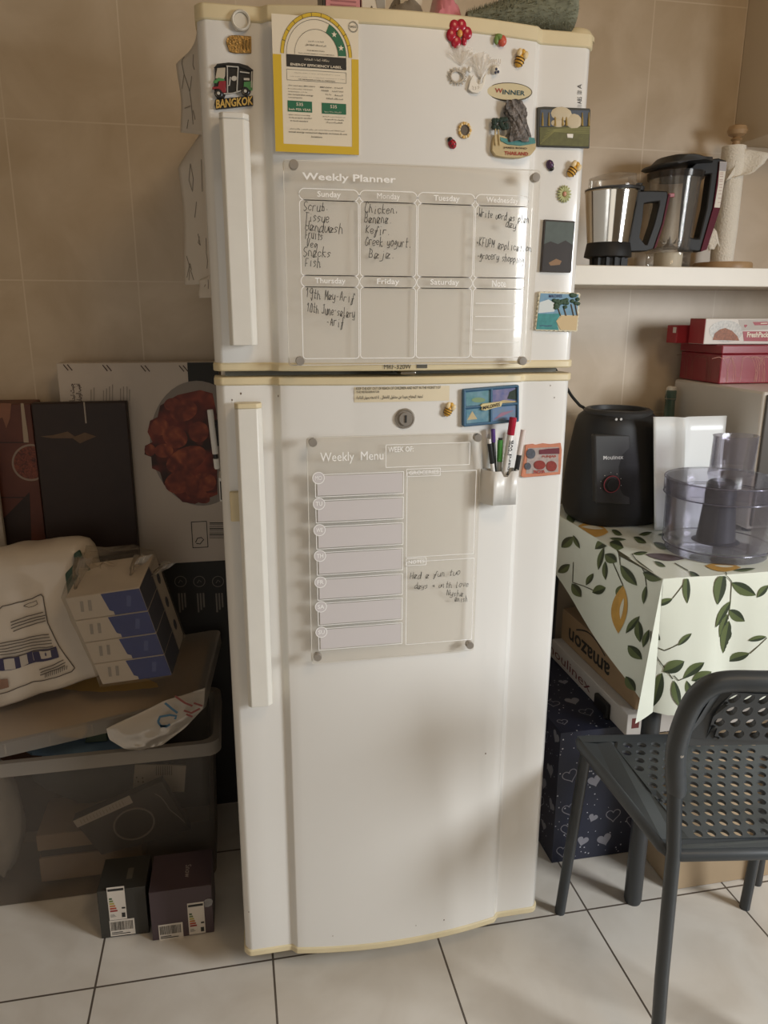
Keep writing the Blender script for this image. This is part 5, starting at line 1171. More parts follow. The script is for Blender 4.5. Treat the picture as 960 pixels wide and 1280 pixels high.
c = atx(756, 866, CX0); b = MB(); b.box((CX0-.012, c.y-.035, GZ+.008), (CX0, c.y+.03, GZ+.04)); b.box((CX0-.012, c.y-.035, GZ-.0), (CX0, c.y-.02, GZ+.012)); b.build('plastic_grip', m_bk, t, bevel=.004)
b = MB(); b.box((CX0+.012, CY0-.0006, GZ+.02), (CX0+.03, CY0, GZ+.045)); b.build('corner_print', mat('brown_red_ink', '#6d3230', 0.6), t, angle=0)
AX0 = .585
t = thing('brown_parcel', (.77, .39, .406), 'brown cardboard parcel with upside-down lettering stacked on the white carton', 'parcel')
MB().box((AX0, .17, .4065), (.96, .570, .495)).build('box', m_kraft, t, bevel=.002)
yA, yB = atx(711, 795, AX0).y, atx(762, 842, AX0).y
zA = atx(735, 815, AX0).z
b = MB(); put_text(b, 'amazon', (AX0-.0006, yB, zA+.020), (0, yA-yB, 0), (0, 0, -.032), bold=.02); b.build('black_lettering', m_ink, t, angle=0)
b = MB(); stroke(b, [(AX0-.0006, yB+(yA-yB)*(.12+.7*u), zA+.03+.022*math.sin(math.pi*u)) for u in (i/10 for i in range(11))], .004, n=Vector((-1, 0, 0))); b.build('smile_arrow', m_ink, t, angle=0)
t = thing('plastic_bowl', (.735, .38, .496), 'grey plastic bowl under the table, on the brown parcel', 'bowl')
MB().lathe((.735, .38, .4965), [(.095, 0), (.11, .004), (.15, .085), (.16, .09), (.16, .095), (.145, .092), (.10, .007), (0, .005)], 40).build('bowl_body', clear('grey_plastic', '#9d9a96', 0.2, 0.6, 0.4, '#8e8b88'), t)
t = thing('cardboard_box', (.88, .125, 0), 'plain brown cardboard box on the floor behind the chair', 'cardboard box')
MB().box((.652, .062, .001), (1.15, .188, .33)).build('box', mat('kraft_cardboard_pale', '#b39c7e', 0.75, var=0.08, scale=10), t, bevel=.002)
b = MB(); b.box((.70, .0613, .285), (1.1, .062, .315)); b.build('tape', mat('brown_tape', '#8d7355', 0.4), t, angle=0)

# ---------------------------------------------------------------- perforated chair
ex = Vector((.985, -.16, 0)).normalized(); ey = Vector((.16, .985, 0)).normalized(); CO = Vector((.372, -.314, 0))
def cl_(u, v, z): return CO+ex*u+ey*v+Vector((0, 0, z))
m_ch = mat('anthracite_plastic', '#3e4245', 0.42, var=0.05, scale=40); m_cht = mat('anthracite_steel_tube', '#34383b', 0.35)
t = thing('perforated_chair', cl_(.16, .17, 0), 'anthracite chair with round perforations in its seat and back, at the table', 'chair')
def perforated(P, nc, nr, rx, rz, name, parent, marg, thick, m):
    """P(s,t) maps the unit square; staggered rows of round holes inside the margins"""
    b = MB(); s0, s1, t0, t1 = marg
    for q in (((0, 0), (1, 0), (1, t0), (0, t0)), ((0, t1), (1, t1), (1, 1), (0, 1)), ((0, t0), (s0, t0), (s0, t1), (0, t1)), ((s1, t0), (1, t0), (1, t1), (s1, t1))): b.flat([P(*v) for v in q])
    cw = (s1-s0)/(nc+.5); chh = (t1-t0)/nr; N = 16
    for r in range(nr):
        off = 0 if r % 2 else cw/2; ta, tb = t0+chh*r, t0+chh*(r+1)
        if off: b.flat([P(s0, ta), P(s0+off, ta), P(s0+off, tb), P(s0, tb)])
        else: b.flat([P(s1-cw/2, ta), P(s1, ta), P(s1, tb), P(s1-cw/2, tb)])
        for c in range(nc):
            sa = s0+off+cw*c; sc, tc = sa+cw/2, ta+chh/2; O, I = [], []
            for k in range(N):
                a_ = 2*math.pi*k/N+math.pi/4; x, y = math.cos(a_), math.sin(a_); mxy = max(abs(x), abs(y)); O.append(P(sc+x/mxy*cw/2, tc+y/mxy*chh/2)); I.append(P(sc+x*cw*rx, tc+y*chh*rz))
            b.grid([O, I], 0, True)
    return b.build(name, m, parent, angle=0, solid=thick)
ZSEAT = .45
def seatP(s, t_):
    ul, ur = 0+(-.053)*t_, .31+(.053)*t_; u = ul+(ur-ul)*s; return cl_(u, .333*t_, ZSEAT-.006*math.sin(math.pi*s)*0)
seat = perforated(seatP, 10, 11, .31, .34, 'seat', t, (.14, .86, .07, .93), .006, m_ch)
b = MB(); pts = []
for s_, t_ in [(0, .06), (0, .94), (.01, .98), (.05, 1.0), (.95, 1.0), (.99, .98), (1, .94), (1, .06), (.985, .02), (.95, 0), (.06, 0), (.015, .02)]: pts.append(seatP(s_, t_)+Vector((0, 0, -.008)))
b.tube(pts, .0105, 16, closed=True); b.build('seat_rim', m_ch, seat)
def mir(u): return .31-u
for sgn in (0, 1):
    g = (lambda u: u) if sgn == 0 else mir
    MB().tube([cl_(g(-.038), .315, ZSEAT-.012), cl_(g(-.045), .338, ZSEAT*.5), cl_(g(-.052), .362, .004), cl_(g(-.052), .362, .0)], .0112, 14).build('front_leg', m_cht, t)
    MB().tube([cl_(g(.022), .006, 0), cl_(g(.013), .003, .2), cl_(g(.006), 0, .45), cl_(g(-.008), -.003, .60), cl_(g(-.012), -.005, .64)], .0115, 14).build('back_leg', m_cht, t)
path = []
left = [(.0, 0, .555), (-.008, -.003, .60), (-.011, -.006, .645), (-.008, -.018, .70), (.0, -.027, .735), (.016, -.034, .757), (.042, -.038, .765)]
path = [cl_(u, v, z) for u, v, z in left]+[cl_(u, -.046+.0*u, .768) for u in (.09, .155, .22)]+[cl_(mir(u), v, z) for u, v, z in reversed(left)]
def smooth_path(P, n=4):
    out = []
    for i in range(len(P)-1):
        p0, p1, p2, p3 = P[max(i-1, 0)], P[i], P[i+1], P[min(i+2, len(P)-1)]
        for k in range(n): u = k/n; out.append(0.5*((2*p1)+(-p0+p2)*u+(2*p0-5*p1+4*p2-p3)*u*u+(-p0+3*p1-3*p2+p3)*u**3))
    return out+[P[-1]]
path = smooth_path(path)
bf = MB().tube(path, [.0135]+[.0155]*(len(path)-2)+[.0135], 14).build('back_frame', m_ch, t)
def backP(s, tt):
    z = .645+.118*tt; v = -.006-.034*tt-.012*math.sin(math.pi*s); i = .004+.075*max(0, tt-.62); return cl_(-.006+i+(.322-2*i)*s, v, z)
bp_ = perforated(backP, 11, 4, .33, .37, 'backrest', t, (.09, .91, .14, .90), .009, m_ch)
c = cl_(-.008, -.018, .632); MB().lathe(c, [(.0035, 0), (.003, .0015), (0, .002)], 12, axis='y').build('rivet', m_steel_dk, bf)
# ================================================================ on top of the refrigerator
random.seed(31)
m_fuzz = mat('grey_green_fuzz', '#8b8d78', 0.95, var=0.3, scale=90)
b = MB(); FY = 0.0
def fz_r(f): return .008+.036*f**1.2 if f < .9 else .008+.036*(.9**1.2)*math.sqrt(max(0, 1-((f-.9)/.12)**2))
a0, a1 = at(588, 20, FY), at(722, 12, FY)
rows = []
for i in range(25):
    f = i/24; r = fz_r(f); cx_, cz_ = a0.x+(a1.x-a0.x)*f, ZT+.007+r*.95
    rows.append([Vector((cx_, FY+.022+r*math.cos(2*math.pi*k/20)*1.05, cz_+r*math.sin(2*math.pi*k/20))) for k in range(20)])
b.grid(rows, 0, True); b.flat(rows[0]); b.flat(rows[-1])
for k in range(3600):
    f = random.random()**.8; a_ = random.uniform(0, 6.283); r = fz_r(f); c = Vector((a0.x+(a1.x-a0.x)*f, FY+.022+r*math.cos(a_)*1.05, ZT+.007+r*.95+r*math.sin(a_)))
    n = Vector((random.uniform(-.6, .6), math.cos(a_), math.sin(a_)+random.uniform(-.3, .3))).normalized(); s_ = Vector((random.uniform(-1, 1), random.uniform(-1, 1), random.uniform(-1, 1))).normalized()*.0006
    tip = c+n*random.uniform(.003, .0075)
    if tip.z > ZT+.001: b.add([c-s_, c+s_, tip], [(0, 1, 2)])
o = b.build('fuzzy_cone', m_fuzz, angle=60, weld=False); tag(o, 'grey green fuzzy cone-shaped plush lying on the refrigerator top', 'plush')
PY = 0.06
m_pink = mat('pink_card', '#d08a8c', 0.5, var=0.08, scale=30)
p, q = at(404, 30, PY), at(450, 0, PY)
t = thing('pink_box', ((p.x+q.x)/2, PY+.03, ZT+.001), 'pink box with a black edge on the refrigerator top behind the energy label', 'box')
MB().box((p.x+.004, PY, ZT+.001), (q.x, PY+.06, q.z+.04)).build('box', m_pink, t, bevel=.001)
MB().box((p.x-.001, PY-.001, ZT+.001), (p.x+.0035, PY+.061, q.z+.041)).build('black_edge', m_blk, t, bevel=.001)
b = MB(); 
for k in range(3): b.box((p.x+.012, PY-.0008, ZT+.03+.006*k), (q.x-.006, PY, ZT+.032+.006*k))
b.build('faint_print', mat('dull_rose_print', '#a86a6c', 0.6), t, angle=0)
p, q = at(452, 12, PY), at(482, 0, PY)
t = thing('patterned_box', ((p.x+q.x)/2, PY+.03, ZT+.001), 'cream box with a black triangle pattern on the refrigerator top', 'box')
MB().box((p.x, PY, ZT+.001), (q.x, PY+.06, q.z+.04)).build('box', mat('cream_card', '#d7cdbb', 0.5), t, bevel=.001)
b = MB(); z_ = ZT+.002; b.flat([(p.x+.001, PY-.0006, z_+.008), (q.x-.008, PY-.0006, z_+.008), ((p.x+q.x)/2-.003, PY-.0006, z_+.032)]); b.build('black_triangle', m_blk, t, angle=0)
b = MB(); b.flat([(q.x-.006, PY-.0006, z_), (q.x-.001, PY-.0006, z_), (q.x-.001, PY-.0006, z_+.05), (q.x-.018, PY-.0006, z_+.05)]); b.build('grey_stripe', mat('grey_print', '#9a958c', 0.5), t, angle=0)
def crumple(name, x0, x1, y0, y1, h, m, parent=None, seed=1, z=ZT+.001):
    """soft crumpled pouch: a lumpy dome with creases"""
    b = MB(); rows = []
    for i in range(15):
        f = i/14; row = []
        for j in range(17):
            g = j/16; x, y = x0+(x1-x0)*g, y0+(y1-y0)*f; e = (math.sin(math.pi*f)**.5)*(math.sin(math.pi*g)**.5)
            nz = noise.noise(Vector((x*45+seed, y*45, seed)))*.25+abs(noise.noise(Vector((x*90, y*90, seed+3))))*.2
            row.append(Vector((x+.004*nz, y, z+h*e*(.85+nz))))
        rows.append(row)
    b.grid(rows); b.flat([r[0] for r in rows]+[r[-1] for r in reversed(rows)]); return b.build(name, m, parent, angle=25)
p, q = at(478, 12, PY-.01), at(556, 8, PY-.01)
t = thing('clear_pouch', ((p.x+q.x)/2, PY, ZT+.001), 'crumpled clear plastic pouch holding a card on the refrigerator top', 'pouch')
crumple('film', p.x, q.x-.022, PY-.03, PY+.07, .055, clear('cloudy_film', '#d8d0c4', .15, .45, .6, '#a29a8c'), t, 2)
c = at(515, 0, PY); MB().hexa([(c.x-.018, PY, ZT+.012), (c.x+.016, PY, ZT+.011), (c.x+.016, PY+.004, ZT+.011), (c.x-.018, PY+.004, ZT+.012), (c.x-.018, PY, ZT+.06), (c.x+.016, PY, ZT+.06), (c.x+.016, PY+.004, ZT+.06), (c.x-.018, PY+.004, ZT+.06)]).build('card', MATS['cream_card'], t)
p, q = at(551, 12, PY-.02), at(576, 8, PY-.02)
o = crumple('pink_pouch', p.x-.012, q.x+.002, PY-.035, PY+.05, .075, mat('glossy_pink_plastic', '#dd8a95', 0.2, coat=.4), None, 5); tag(o, 'glossy pink plastic pouch beside the fuzzy plush on the refrigerator top', 'pouch')

# ================================================================ hanging on the refrigerator's left side
m_paper = mat('drawing_paper', '#d8cfc2', 0.8)
m_pencil = mat('pencil_grey', '#8d8478', 0.8)
def side_paper(name, z0, z1, y0, y1, bulge, label, marks, seed, tail, tail_k=4):
    def P(u, v):   # u along depth, v downwards
        z = z1+(z0-z1)*v; x = -.3008-bulge*(u**1.4)*(.94+.06*math.sin(7*v+seed))*min(1, .2+tail_k*v); return Vector((x, y0+(y1-y0)*u, z+tail*u*v))
    b = MB(); b.grid([[P(i/10, j/24) for i in range(11)] for j in range(25)])
    o = b.build(name, m_paper, solid=.0006, angle=60); tag(o, label, 'paper', 'papers on the refrigerator side')
    k = MB()
    for pts in marks:
        Q_ = []
        for (u0, v0), (u1, v1) in zip(pts, pts[1:]):
            for i in range(5): Q_.append((u0+(u1-u0)*i/5, v0+(v1-v0)*i/5))
        Q_.append(pts[-1]); stroke(k, [P(u, v)+Vector((-.0010, -.0010, 0)) for u, v in Q_], .0012, n=Vector((-.25, -.97, 0)))
    k.build('pencil_drawing', m_pencil, o, angle=0)
    return o
side_paper('drawing_sheet', 1.53, 1.672, .04, .125, .036, 'upper paper with a pencil drawing curling off the refrigerator left side', [[(.8,.15),(.75,.35),(.6,.55),(.5,.9)], [(.75,.35),(.9,.5)], [(.6,.55),(.45,.4)], [(.6,.7),(.85,.72)], [(.5,.75),(.4,.85)], [(.3,.2),(.35,.3),(.3,.35)], [(.7,.85),(.75,.95)]], 0.3, .02)
side_paper('drawing_sheet', 1.318, 1.545, .045, .13, .044, 'lower long paper with pencil scribbles curling off the refrigerator left side', [[(.6,.2),(.7,.3),(.62,.38),(.55,.3),(.6,.2)], [(.5,.45),(.6,.55)], [(.45,.68),(.5,.72),(.42,.74),(.5,.66)], [(.9,.95),(.8,.85),(.75,.9)], [(.85,.97),(.8,.88),(.9,.8)], [(.7,.97),(.78,.9)], [(.15,.2),(.2,.4)], [(.12,.7),(.15,.8),(.1,.85),(.16,.9)]], 1.1, .0)
side_paper('note_sheet', 1.296, 1.33, .03, .07, .02, 'small paper tail below the long drawing on the refrigerator left side', [[(.2,.2),(.25,.6)], [(.5,.4),(.6,.5)]], 2.0, 0)
MY = .12
a_, b_ = at(262.5, 512, MY), at(271.5, 586, MY); d = b_-a_
t = thing('white_marker', b_, 'white marker clipped to the left side of the fridge door', 'marker')
MB().tube([a_, a_+d*.02, a_+d*.74, a_+d*.745], [.0046, .0052, .0052, .0046], 14).build('barrel', m_pw, t); MB().tube([a_+d*.75, a_+d*.82], [.0044, .0044], 12).build('black_band', m_pb, t)
MB().tube([a_+d*.825, a_+d*.98, a_+d], [.005, .005, .004], 14).build('cap', m_pw, t)
MB().box((a_.x+.001, MY+.004, a_.z-.065), (-.2925, MY+.02, a_.z-.02)).build('magnet_clip', m_bk, t, bevel=.001)
p, q = at(273.5, 596, MY), at(279, 625, MY)
t = thing('side_frame_magnet', (p.x, MY, q.z), 'small dark magnet with a white rim on the left side of the fridge door', 'magnet')
MB().box((p.x, MY-.01, q.z), (-.2925, MY+.05, p.z)).build('rim', m_wp, t, bevel=.001); MB().box((p.x+.0015, MY-.0108, q.z+.003), (-.296, MY-.0095, p.z-.006)).build('dark_field', m_bk, t)

# ================================================================ cartons behind, on the left
A = crop(0, 440, 3.2)
m_wct = mat('matt_white_carton', '#cbbfb3', 0.7, var=0.05, scale=9); m_bct = mat('black_carton_print', '#22211f', 0.6); m_br = mat('dark_brown_carton', '#2b1c18', 0.55, var=0.2, scale=25)
WY_ = .575
wx0 = at(75, 500, WY_).x; wzt = at(75, 454, WY_).z
t = thing('chicken_carton', (-.46, .61, 0), 'tall white carton with a roast chicken plate picture, behind the dark carton', 'carton')
MB().box((wx0, WY_, .001), (-.303, .646, wzt)).build('box', m_wct, t, bevel=.002)
zk = at(200, 705, WY_).z
b = MB(); b.box((wx0+.001, WY_-.0006, .004), (-.3035, WY_, zk)); xk = at(235, 470, WY_).x; b.box((xk, WY_-.0006, at(240, 545, WY_).z), (-.3035, WY_, wzt-.001)); b.build('black_fields', m_bct, t, angle=0)
cx_, cz_ = at(*A(800, 370), WY_).x, at(*A(800, 370), WY_).z; rxx = cx_-at(*A(590, 370), WY_).x; rzz = cz_-at(*A(800, 615), WY_).z
def clip_right(pts, x1): return [Vector((min(p.x, x1), p.y, p.z)) for p in pts]
b = MB(); b.flat(clip_right([Vector((cx_+rxx*.95*math.cos(k)*(1.0), WY_-.0009, cz_+rzz*math.sin(k))) for k in (2*math.pi*i/48 for i in range(48))], -.304)); b.build('plate_print', mat('plate_grey', '#8d847c', 0.6), t, angle=0)
def voro(name, cols, scale, rough=.55):
    m = bpy.data.materials.new(name); m.use_nodes = True; nt = m.node_tree; v = nt.nodes.new('ShaderNodeTexVoronoi'); v.inputs['Scale'].default_value = scale; v.feature = 'SMOOTH_F1'
    tc = nt.nodes.new('ShaderNodeTexCoord'); n = nt.nodes.new('ShaderNodeTexNoise'); n.inputs['Scale'].default_value = scale*.6; mx = nt.nodes.new('ShaderNodeMix'); mx.data_type = 'RGBA'; mx.inputs[0].default_value = .12
    nt.links.new(tc.outputs['Object'], n.inputs['Vector']); nt.links.new(tc.outputs['Object'], mx.inputs[6]); nt.links.new(n.outputs['Color'], mx.inputs[7]); nt.links.new(mx.outputs[2], v.inputs['Vector'])
    r = nt.nodes.new('ShaderNodeValToRGB'); r.color_ramp.elements.remove(r.color_ramp.elements[1]); r.color_ramp.elements[0].color = lin(cols[0])
    for i, c in enumerate(cols[1:]): e = r.color_ramp.elements.new((i+1)/(len(cols)-1)*.8); e.color = lin(c)
    nt.links.new(v.outputs['Distance'], r.inputs[0]); b_ = nt.nodes['Principled BSDF']; nt.links.new(r.outputs[0], b_.inputs['Base Color']); b_.inputs['Roughness'].default_value = rough; return m
m_chk = voro('roast_chicken_print', ['#a8553a', '#8b3d2c', '#6b2a22', '#3a1c17', '#241412'], 26)
random.seed(8)
b = MB(); pl_pts = [A(*q) for q in [(740,165),(800,152),(850,165),(868,250),(868,420),(870,570),(820,590),(780,608),(730,600),(690,560),(655,530),(640,480),(608,465),(605,420),(578,410),(580,375),(610,360),(590,320),(600,275),(630,260),(640,215),(680,190),(710,172)]]
b.flat(clip_right([at(*q, WY_-.0012) for q in pl_pts], -.3045)); b.build('chicken_print', m_chk, t, angle=0)
b = MB()
for x, y, rx_, ry_ in ((735, 235, 55, 42), (700, 340, 52, 42), (640, 300, 36, 34), (795, 320, 40, 42), (745, 430, 85, 48), (720, 520, 62, 45), (790, 570, 55, 28), (600, 392, 22, 24), (820, 520, 45, 38), (690, 210, 34, 26), (655, 395, 38, 28)):
    an = random.uniform(-.5, .5)
    b.flat(clip_right([at(*q, WY_-.0016-.0001*rx_/50) for q in ellpx(x, y, rx_, ry_, A, 22, an)], -.3048))
b.build('chicken_pieces_print', voro('chicken_piece_print', ['#b3633f', '#8f4430', '#6d2f25', '#4a211b'], 34), t, angle=0)
b = MB()
for x, y in ((275, 62), (432, 64), (585, 66), (738, 66)):
    for k in (-8, 8): pline(b, [A(x-14+k, y-12), A(x+6+k, y+12)], .0022, WY_-.0008)
def vtext(mb, s, a, c, Y, bold=0.0):   # text turned a quarter turn clockwise to the reader's left (reads upwards); a = lower-left, c = upper-right
    p, q = at(*a, Y), at(*c, Y); put_text(mb, s, (q.x, Y, p.z), (0, 0, q.z-p.z), (p.x-q.x, 0, 0), 0, bold)
vtext(b, arabic('حيث تبدأ'), A(278, 200), A(298, 126), WY_-.0008, .02); vtext(b, arabic('أطيب الوجبات'), A(302, 205), A(326, 126), WY_-.0008, .02)
b.build('brown_print', mat('dark_brown_ink', '#4a352c', 0.6), t, angle=0)
b = MB()
for x in (362, 374, 412, 424, 436, 448, 480, 492, 506, 516): b.flat([at(*q, WY_-.0008) for q in (A(x, 195), A(x+4, 195), A(x+4, 130+(x % 7)*4), A(x, 130+(x % 7)*4))])
b.build('faint_text', mat('faint_grey_ink', '#a0958a', 0.6), t, angle=0)
b = MB(); 
for a2, c2 in ((A(765, 680), A(832, 780)),): p, q = at(*a2, WY_-.0008), at(*c2, WY_-.0008); outline(b, p.x, q.z, q.x, p.z, .0006, .0018, WY_-.0008)
for k in range(9): y = 682+k*7.5; b.flat([at(*q, WY_-.0008) for q in (A(838, y), A(895, y), A(895, y+(2 if k % 3 else 4)), A(838, y+(2 if k % 3 else 4)))])
pline(b, [A(782, 762), A(790, 745), A(805, 742), A(815, 750), A(800, 768), A(785, 765)], .0022, WY_-.0008); b.build('barcode_print', m_ink, t, angle=0)
b = MB()
for x in (722, 797, 872):
    c = at(*A(x, 918), WY_-.0009); stroke(b, [(c.x+.0135*math.cos(k), c.y, c.z+.0135*math.sin(k)) for k in (2*math.pi*i/28 for i in range(29))], .0016); stroke(b, [(c.x-.005, c.y, c.z-.004), (c.x, c.y, c.z+.004), (c.x+.005, c.y, c.z-.002)], .0016)
    p = at(*A(x, 965), WY_-.0009)
    for k in range(3): b.box((c.x-.008+.007*k, c.y, p.z-.05+.006*k), (c.x-.004+.007*k, c.y+.0003, p.z))
b.build('icon_print', mat('dim_grey_print', '#7a736b', 0.6), t, angle=0)
DY = .545
dx0, dx1 = at(38, 503, DY).x, at(158, 503, DY).x; dzt = at(100, 503, DY).z
t = thing('brown_carton', ((dx0+dx1)/2, .557, 0), 'dark brown carton with a torn scuff, standing in front of the chicken carton', 'carton')
MB().box((dx0, DY, .001), (dx1, .572, dzt)).build('box', m_br, t, bevel=.003)
b = MB(); pflat(b, [A(*q) for q in ((160, 338), (215, 332), (270, 318), (300, 338), (340, 322), (385, 338), (350, 352), (320, 366), (290, 345), (210, 345))], DY-.0008); b.build('torn_scuff', mat('torn_card', '#6b5747', 0.8, var=.2, scale=60), t, angle=0)
b = MB(); p = at(*A(338, 222), DY-.0008); b.box((p.x-.0015, p.y, p.z-.035), (p.x+.0015, p.y+.0004, p.z+.012)); b.build('small_print', mat('faint_grey_ink', '#a0958a', 0.6), t, angle=0)
OY = .556
t = thing('food_picture_carton', (-.78, .6, 0), 'carton with a plank table, fork and plate picture at the left edge', 'carton')
MB().box((-.93, OY, .001), (dx0-.003, .646, dzt-.002)).build('box', mat('reddish_plank_print', '#6a3a2c', 0.55, col2='#4b261d', scale=9), t, bevel=.002)
xr_ = dx0-.0035
b = MB()
for y in (360, 580): b.flat([at(*q, OY-.0006) for q in (A(-80, y), A(110, y), A(110, y+4), A(-80, y+4))])
b.build('plank_lines', m_br, t, angle=0); b = MB(); b.flat([at(*q, OY-.0007) for q in (A(-80, 740), A(30, 650), A(118, 560), A(128, 800), A(-80, 800))]); b.build('dark_print', m_br, t, angle=0)
def clampx(pts): return [Vector((min(p.x, xr_), p.y, p.z)) for p in pts]
b = MB(); b.flat(clampx([at(*q, OY-.0008) for q in ellpx(125, 442, 78, 74, A, 40)])); b.build('plate_print', mat('plate_rim_print', '#8b7a6c', 0.5), t, angle=0)
b = MB(); b.flat(clampx([at(*q, OY-.001) for q in ellpx(125, 442, 70, 66, A, 40)])); b.build('bean_print', voro('bean_print', ['#8f4a34', '#6b3426', '#3c1f18'], 90), t, angle=0)
b = MB(); b.flat(clampx([at(*q, OY-.001) for q in (A(82, 205), A(94, 205), A(112, 330), A(115, 362), A(95, 362), A(92, 330))])); b.build('fork_print', mat('fork_print', '#a08f7c', 0.5), t, angle=0)
b = MB(); b.flat([at(*q, OY-.001) for q in (A(-60, 205), A(45, 205), A(40, 265), A(25, 305), A(10, 262), A(-60, 280))]); b.build('hand_print', mat('tan_print', '#8a5a42', 0.5, var=.2, scale=50), t, angle=0)
GY_ = .525
p, q = at(-30, 558, GY_), at(9, 700, GY_)
t = thing('foam_board', (p.x, GY_+.01, .56), 'pale grey flat board standing at the left edge behind the toilet rolls', 'board'); 
MB().prism([(p.x-.12, GY_, .56), (q.x, GY_, .56), (q.x, GY_, at(8, 566, GY_).z), (q.x-.008, GY_, p.z), (p.x-.12, GY_, p.z)], (0, .014, 0)).build('board', mat('pale_grey_board', '#a39a90', 0.5), t, bevel=.002)
b = MB(); z_ = at(5, 603, GY_).z; b.box((p.x-.119, GY_-.0006, z_), (q.x-.001, GY_, z_+.002)); b.build('seam', mat('grey_print', '#9a958c', 0.5), t, angle=0)

# ================================================================ storage bin and what it holds
G = crop(0, 900, 3.3103)
BX0, BX1, BY0, BY1, BZ = -.93, -.352, .292, .525, .366
m_bin = clear('frosted_bin_plastic', '#e3ddd5', .3, .22, .35, '#8f8880'); m_lid = clear('frosted_lid_plastic', '#e3ddd4', .3, .3, .35, '#d2c9bd')
t = thing('storage_bin', ((BX0+BX1)/2, (BY0+BY1)/2, 0), 'large frosted clear storage bin on the floor left of the refrigerator', 'storage bin')
def binring(z, k, r=.03):
    x0, x1, y0, y1 = BX0+.02*(1-k), BX1-.012*(1-k), BY0+.012*(1-k), BY1-.01*(1-k); P = []
    for cx_, cy_, s0 in ((x1-r, y1-r, 0), (x0+r, y1-r, 90), (x0+r, y0+r, 180), (x1-r, y0+r, 270)):
        for j in range(7): a_ = R(s0+15*j); P.append(Vector((cx_+r*math.cos(a_), cy_+r*math.sin(a_), z)))
    return P
b = MB(); rows = [binring(.002+BZ*f, f) for f in (0, .25, .5, .75, 1)]; b.grid(rows, 0, True); b.flat(rows[0]); b.build('tub', m_bin, t, angle=40)
b = MB()
def grow(ring, d): c = sum(ring, Vector())/len(ring); return [p+Vector((d*(1 if p.x > c.x else -1), d*(1 if p.y > c.y else -1), 0)) for p in ring]
top = binring(BZ+.002, 1); b.grid([top, grow(top, .014), [p-Vector((0, 0, .03)) for p in grow(top, .016)], [p-Vector((0, 0, .03)) for p in grow(top, .012)]], 0, True); b.build('rim', m_lid, t, angle=40)
# lid: rests askew over the contents
LC = [Vector((-.90, .275, .402)), Vector((-.372, .345, .447)), Vector((-.334, .53, .525)), Vector((-.90, .53, .47))]
def LP(u, v, h=0.0): return (LC[0]*(1-u)+LC[1]*u)*(1-v)+(LC[3]*(1-u)+LC[2]*u)*v+Vector((0, 0, h))
t = thing('bin_lid', LP(.5, .5, -.03), 'frosted bin lid lying askew on the overfull storage bin', 'lid')
b = MB(); ring = []
for cu, cv, s0 in ((.97, .94, 0), (.03, .94, 90), (.03, .06, 180), (.97, .06, 270)):
    for j in range(6): a_ = R(s0+18*j); ring.append((cu+.03*math.cos(a_), cv+.06*math.sin(a_)))
b.flat([LP(u, v) for u, v in ring]); b.grid([[LP(u, v) for u, v in ring], [LP(.5+(u-.5)*1.015, .5+(v-.5)*1.03, -.003) for u, v in ring], [LP(.5+(u-.5)*1.02, .5+(v-.5)*1.04, -.032) for u, v in ring]], 0, True)
b.build('lid_panel', m_lid, t, angle=30)
b = MB()
for k in range(6):
    u = .08+.16*k; b.hexa([LP(u, -.02, -.03), LP(u+.006, -.02, -.03), LP(u+.006, 0, -.03), LP(u, 0, -.03), LP(u, -.02, -.006), LP(u+.006, -.02, -.006), LP(u+.006, 0, -.006), LP(u, 0, -.006)])
b.build('lid_ribs', m_lid, t)
# contents
b = MB(); b.grid([[LP(.03+.94*i/8, .04+.9*j/4, -.006) for i in range(9)] for j in range(5)]); tag(b.build('yellow_folder', mat('mustard_folder', '#c09c58', .6, col2='#a28150', scale=5), solid=.002), 'mustard yellow folder lying directly under the frosted bin lid', 'folder')
def lump(name, c, r, m, label, cat, seed, amp=.18, e=1.0):
    b = MB(); b.ball(c, *r, 28, fn=lambda d: 1+amp*noise.noise(d*2.2+Vector((seed, 0, 0)))+amp*.5*noise.noise(d*6+Vector((0, seed, 0))))
    o = b.build(name, m, angle=60); return tag(o, label, cat)
lump('grey_fabric', (-.62, .45, .235), (.15, .055, .085), mat('blue_grey_fabric', '#5d6168', .9, var=.2, scale=20), 'bundle of blue grey fabric inside the storage bin', 'fabric', 3)
lump('white_bundle', (-.845, .395, .165), (.055, .07, .145), mat('white_fleece', '#a9a298', .9, var=.12, scale=20), 'white cloth bundle standing at the left inside the storage bin', 'fabric', 8, .12)
t = thing('beige_parcel', (-.64, .42, .01), 'beige cardboard carton at the bottom of the storage bin', 'carton')
MB().box((-.755, .35, .012), (-.53, .49, .075)).build('box', mat('beige_card', '#a18b73', .8, var=.1, scale=15), t, bevel=.002); MB().box((-.755, .35, .095), (-.55, .49, .135)).build('upper_flap', MATS['beige_card'], t, bevel=.002)
MB().box((-.75, .355, .0755), (-.54, .485, .0945)).build('dark_gap', m_br, t)
def tilted(P, d): return P+[p+Vector((0, d, 0)) for p in P]
YI = .318
P = [at(*G(*q), YI) for q in ((300, 415), (670, 255), (790, 455), (420, 560))]
t = thing('dark_phone_box', P[3], 'dark flat product box tilted inside the storage bin', 'box')
MB().prism(P, (0, .025, 0)).build('box', mat('charcoal_box', '#3a3432', .5, var=.1, scale=20), t, bevel=.002)
b = MB(); pflat(b, [G(302, 418), G(535, 312), G(551, 342), G(320, 446)], YI-.0006); stk = b.build('white_sticker', mat('sticker_grey_white', '#cdc6bd', .6), t, angle=0)
b = MB(); random.seed(3)
for k in range(14):
    f = .1+.8*k/14; x, y = 302+f*(535-302)+6, 418+f*(312-418)+8; pline(b, [G(x, y), G(x+8, y+14)], .0009, YI-.001)
b.build('sticker_print', m_pencil, stk, angle=0)
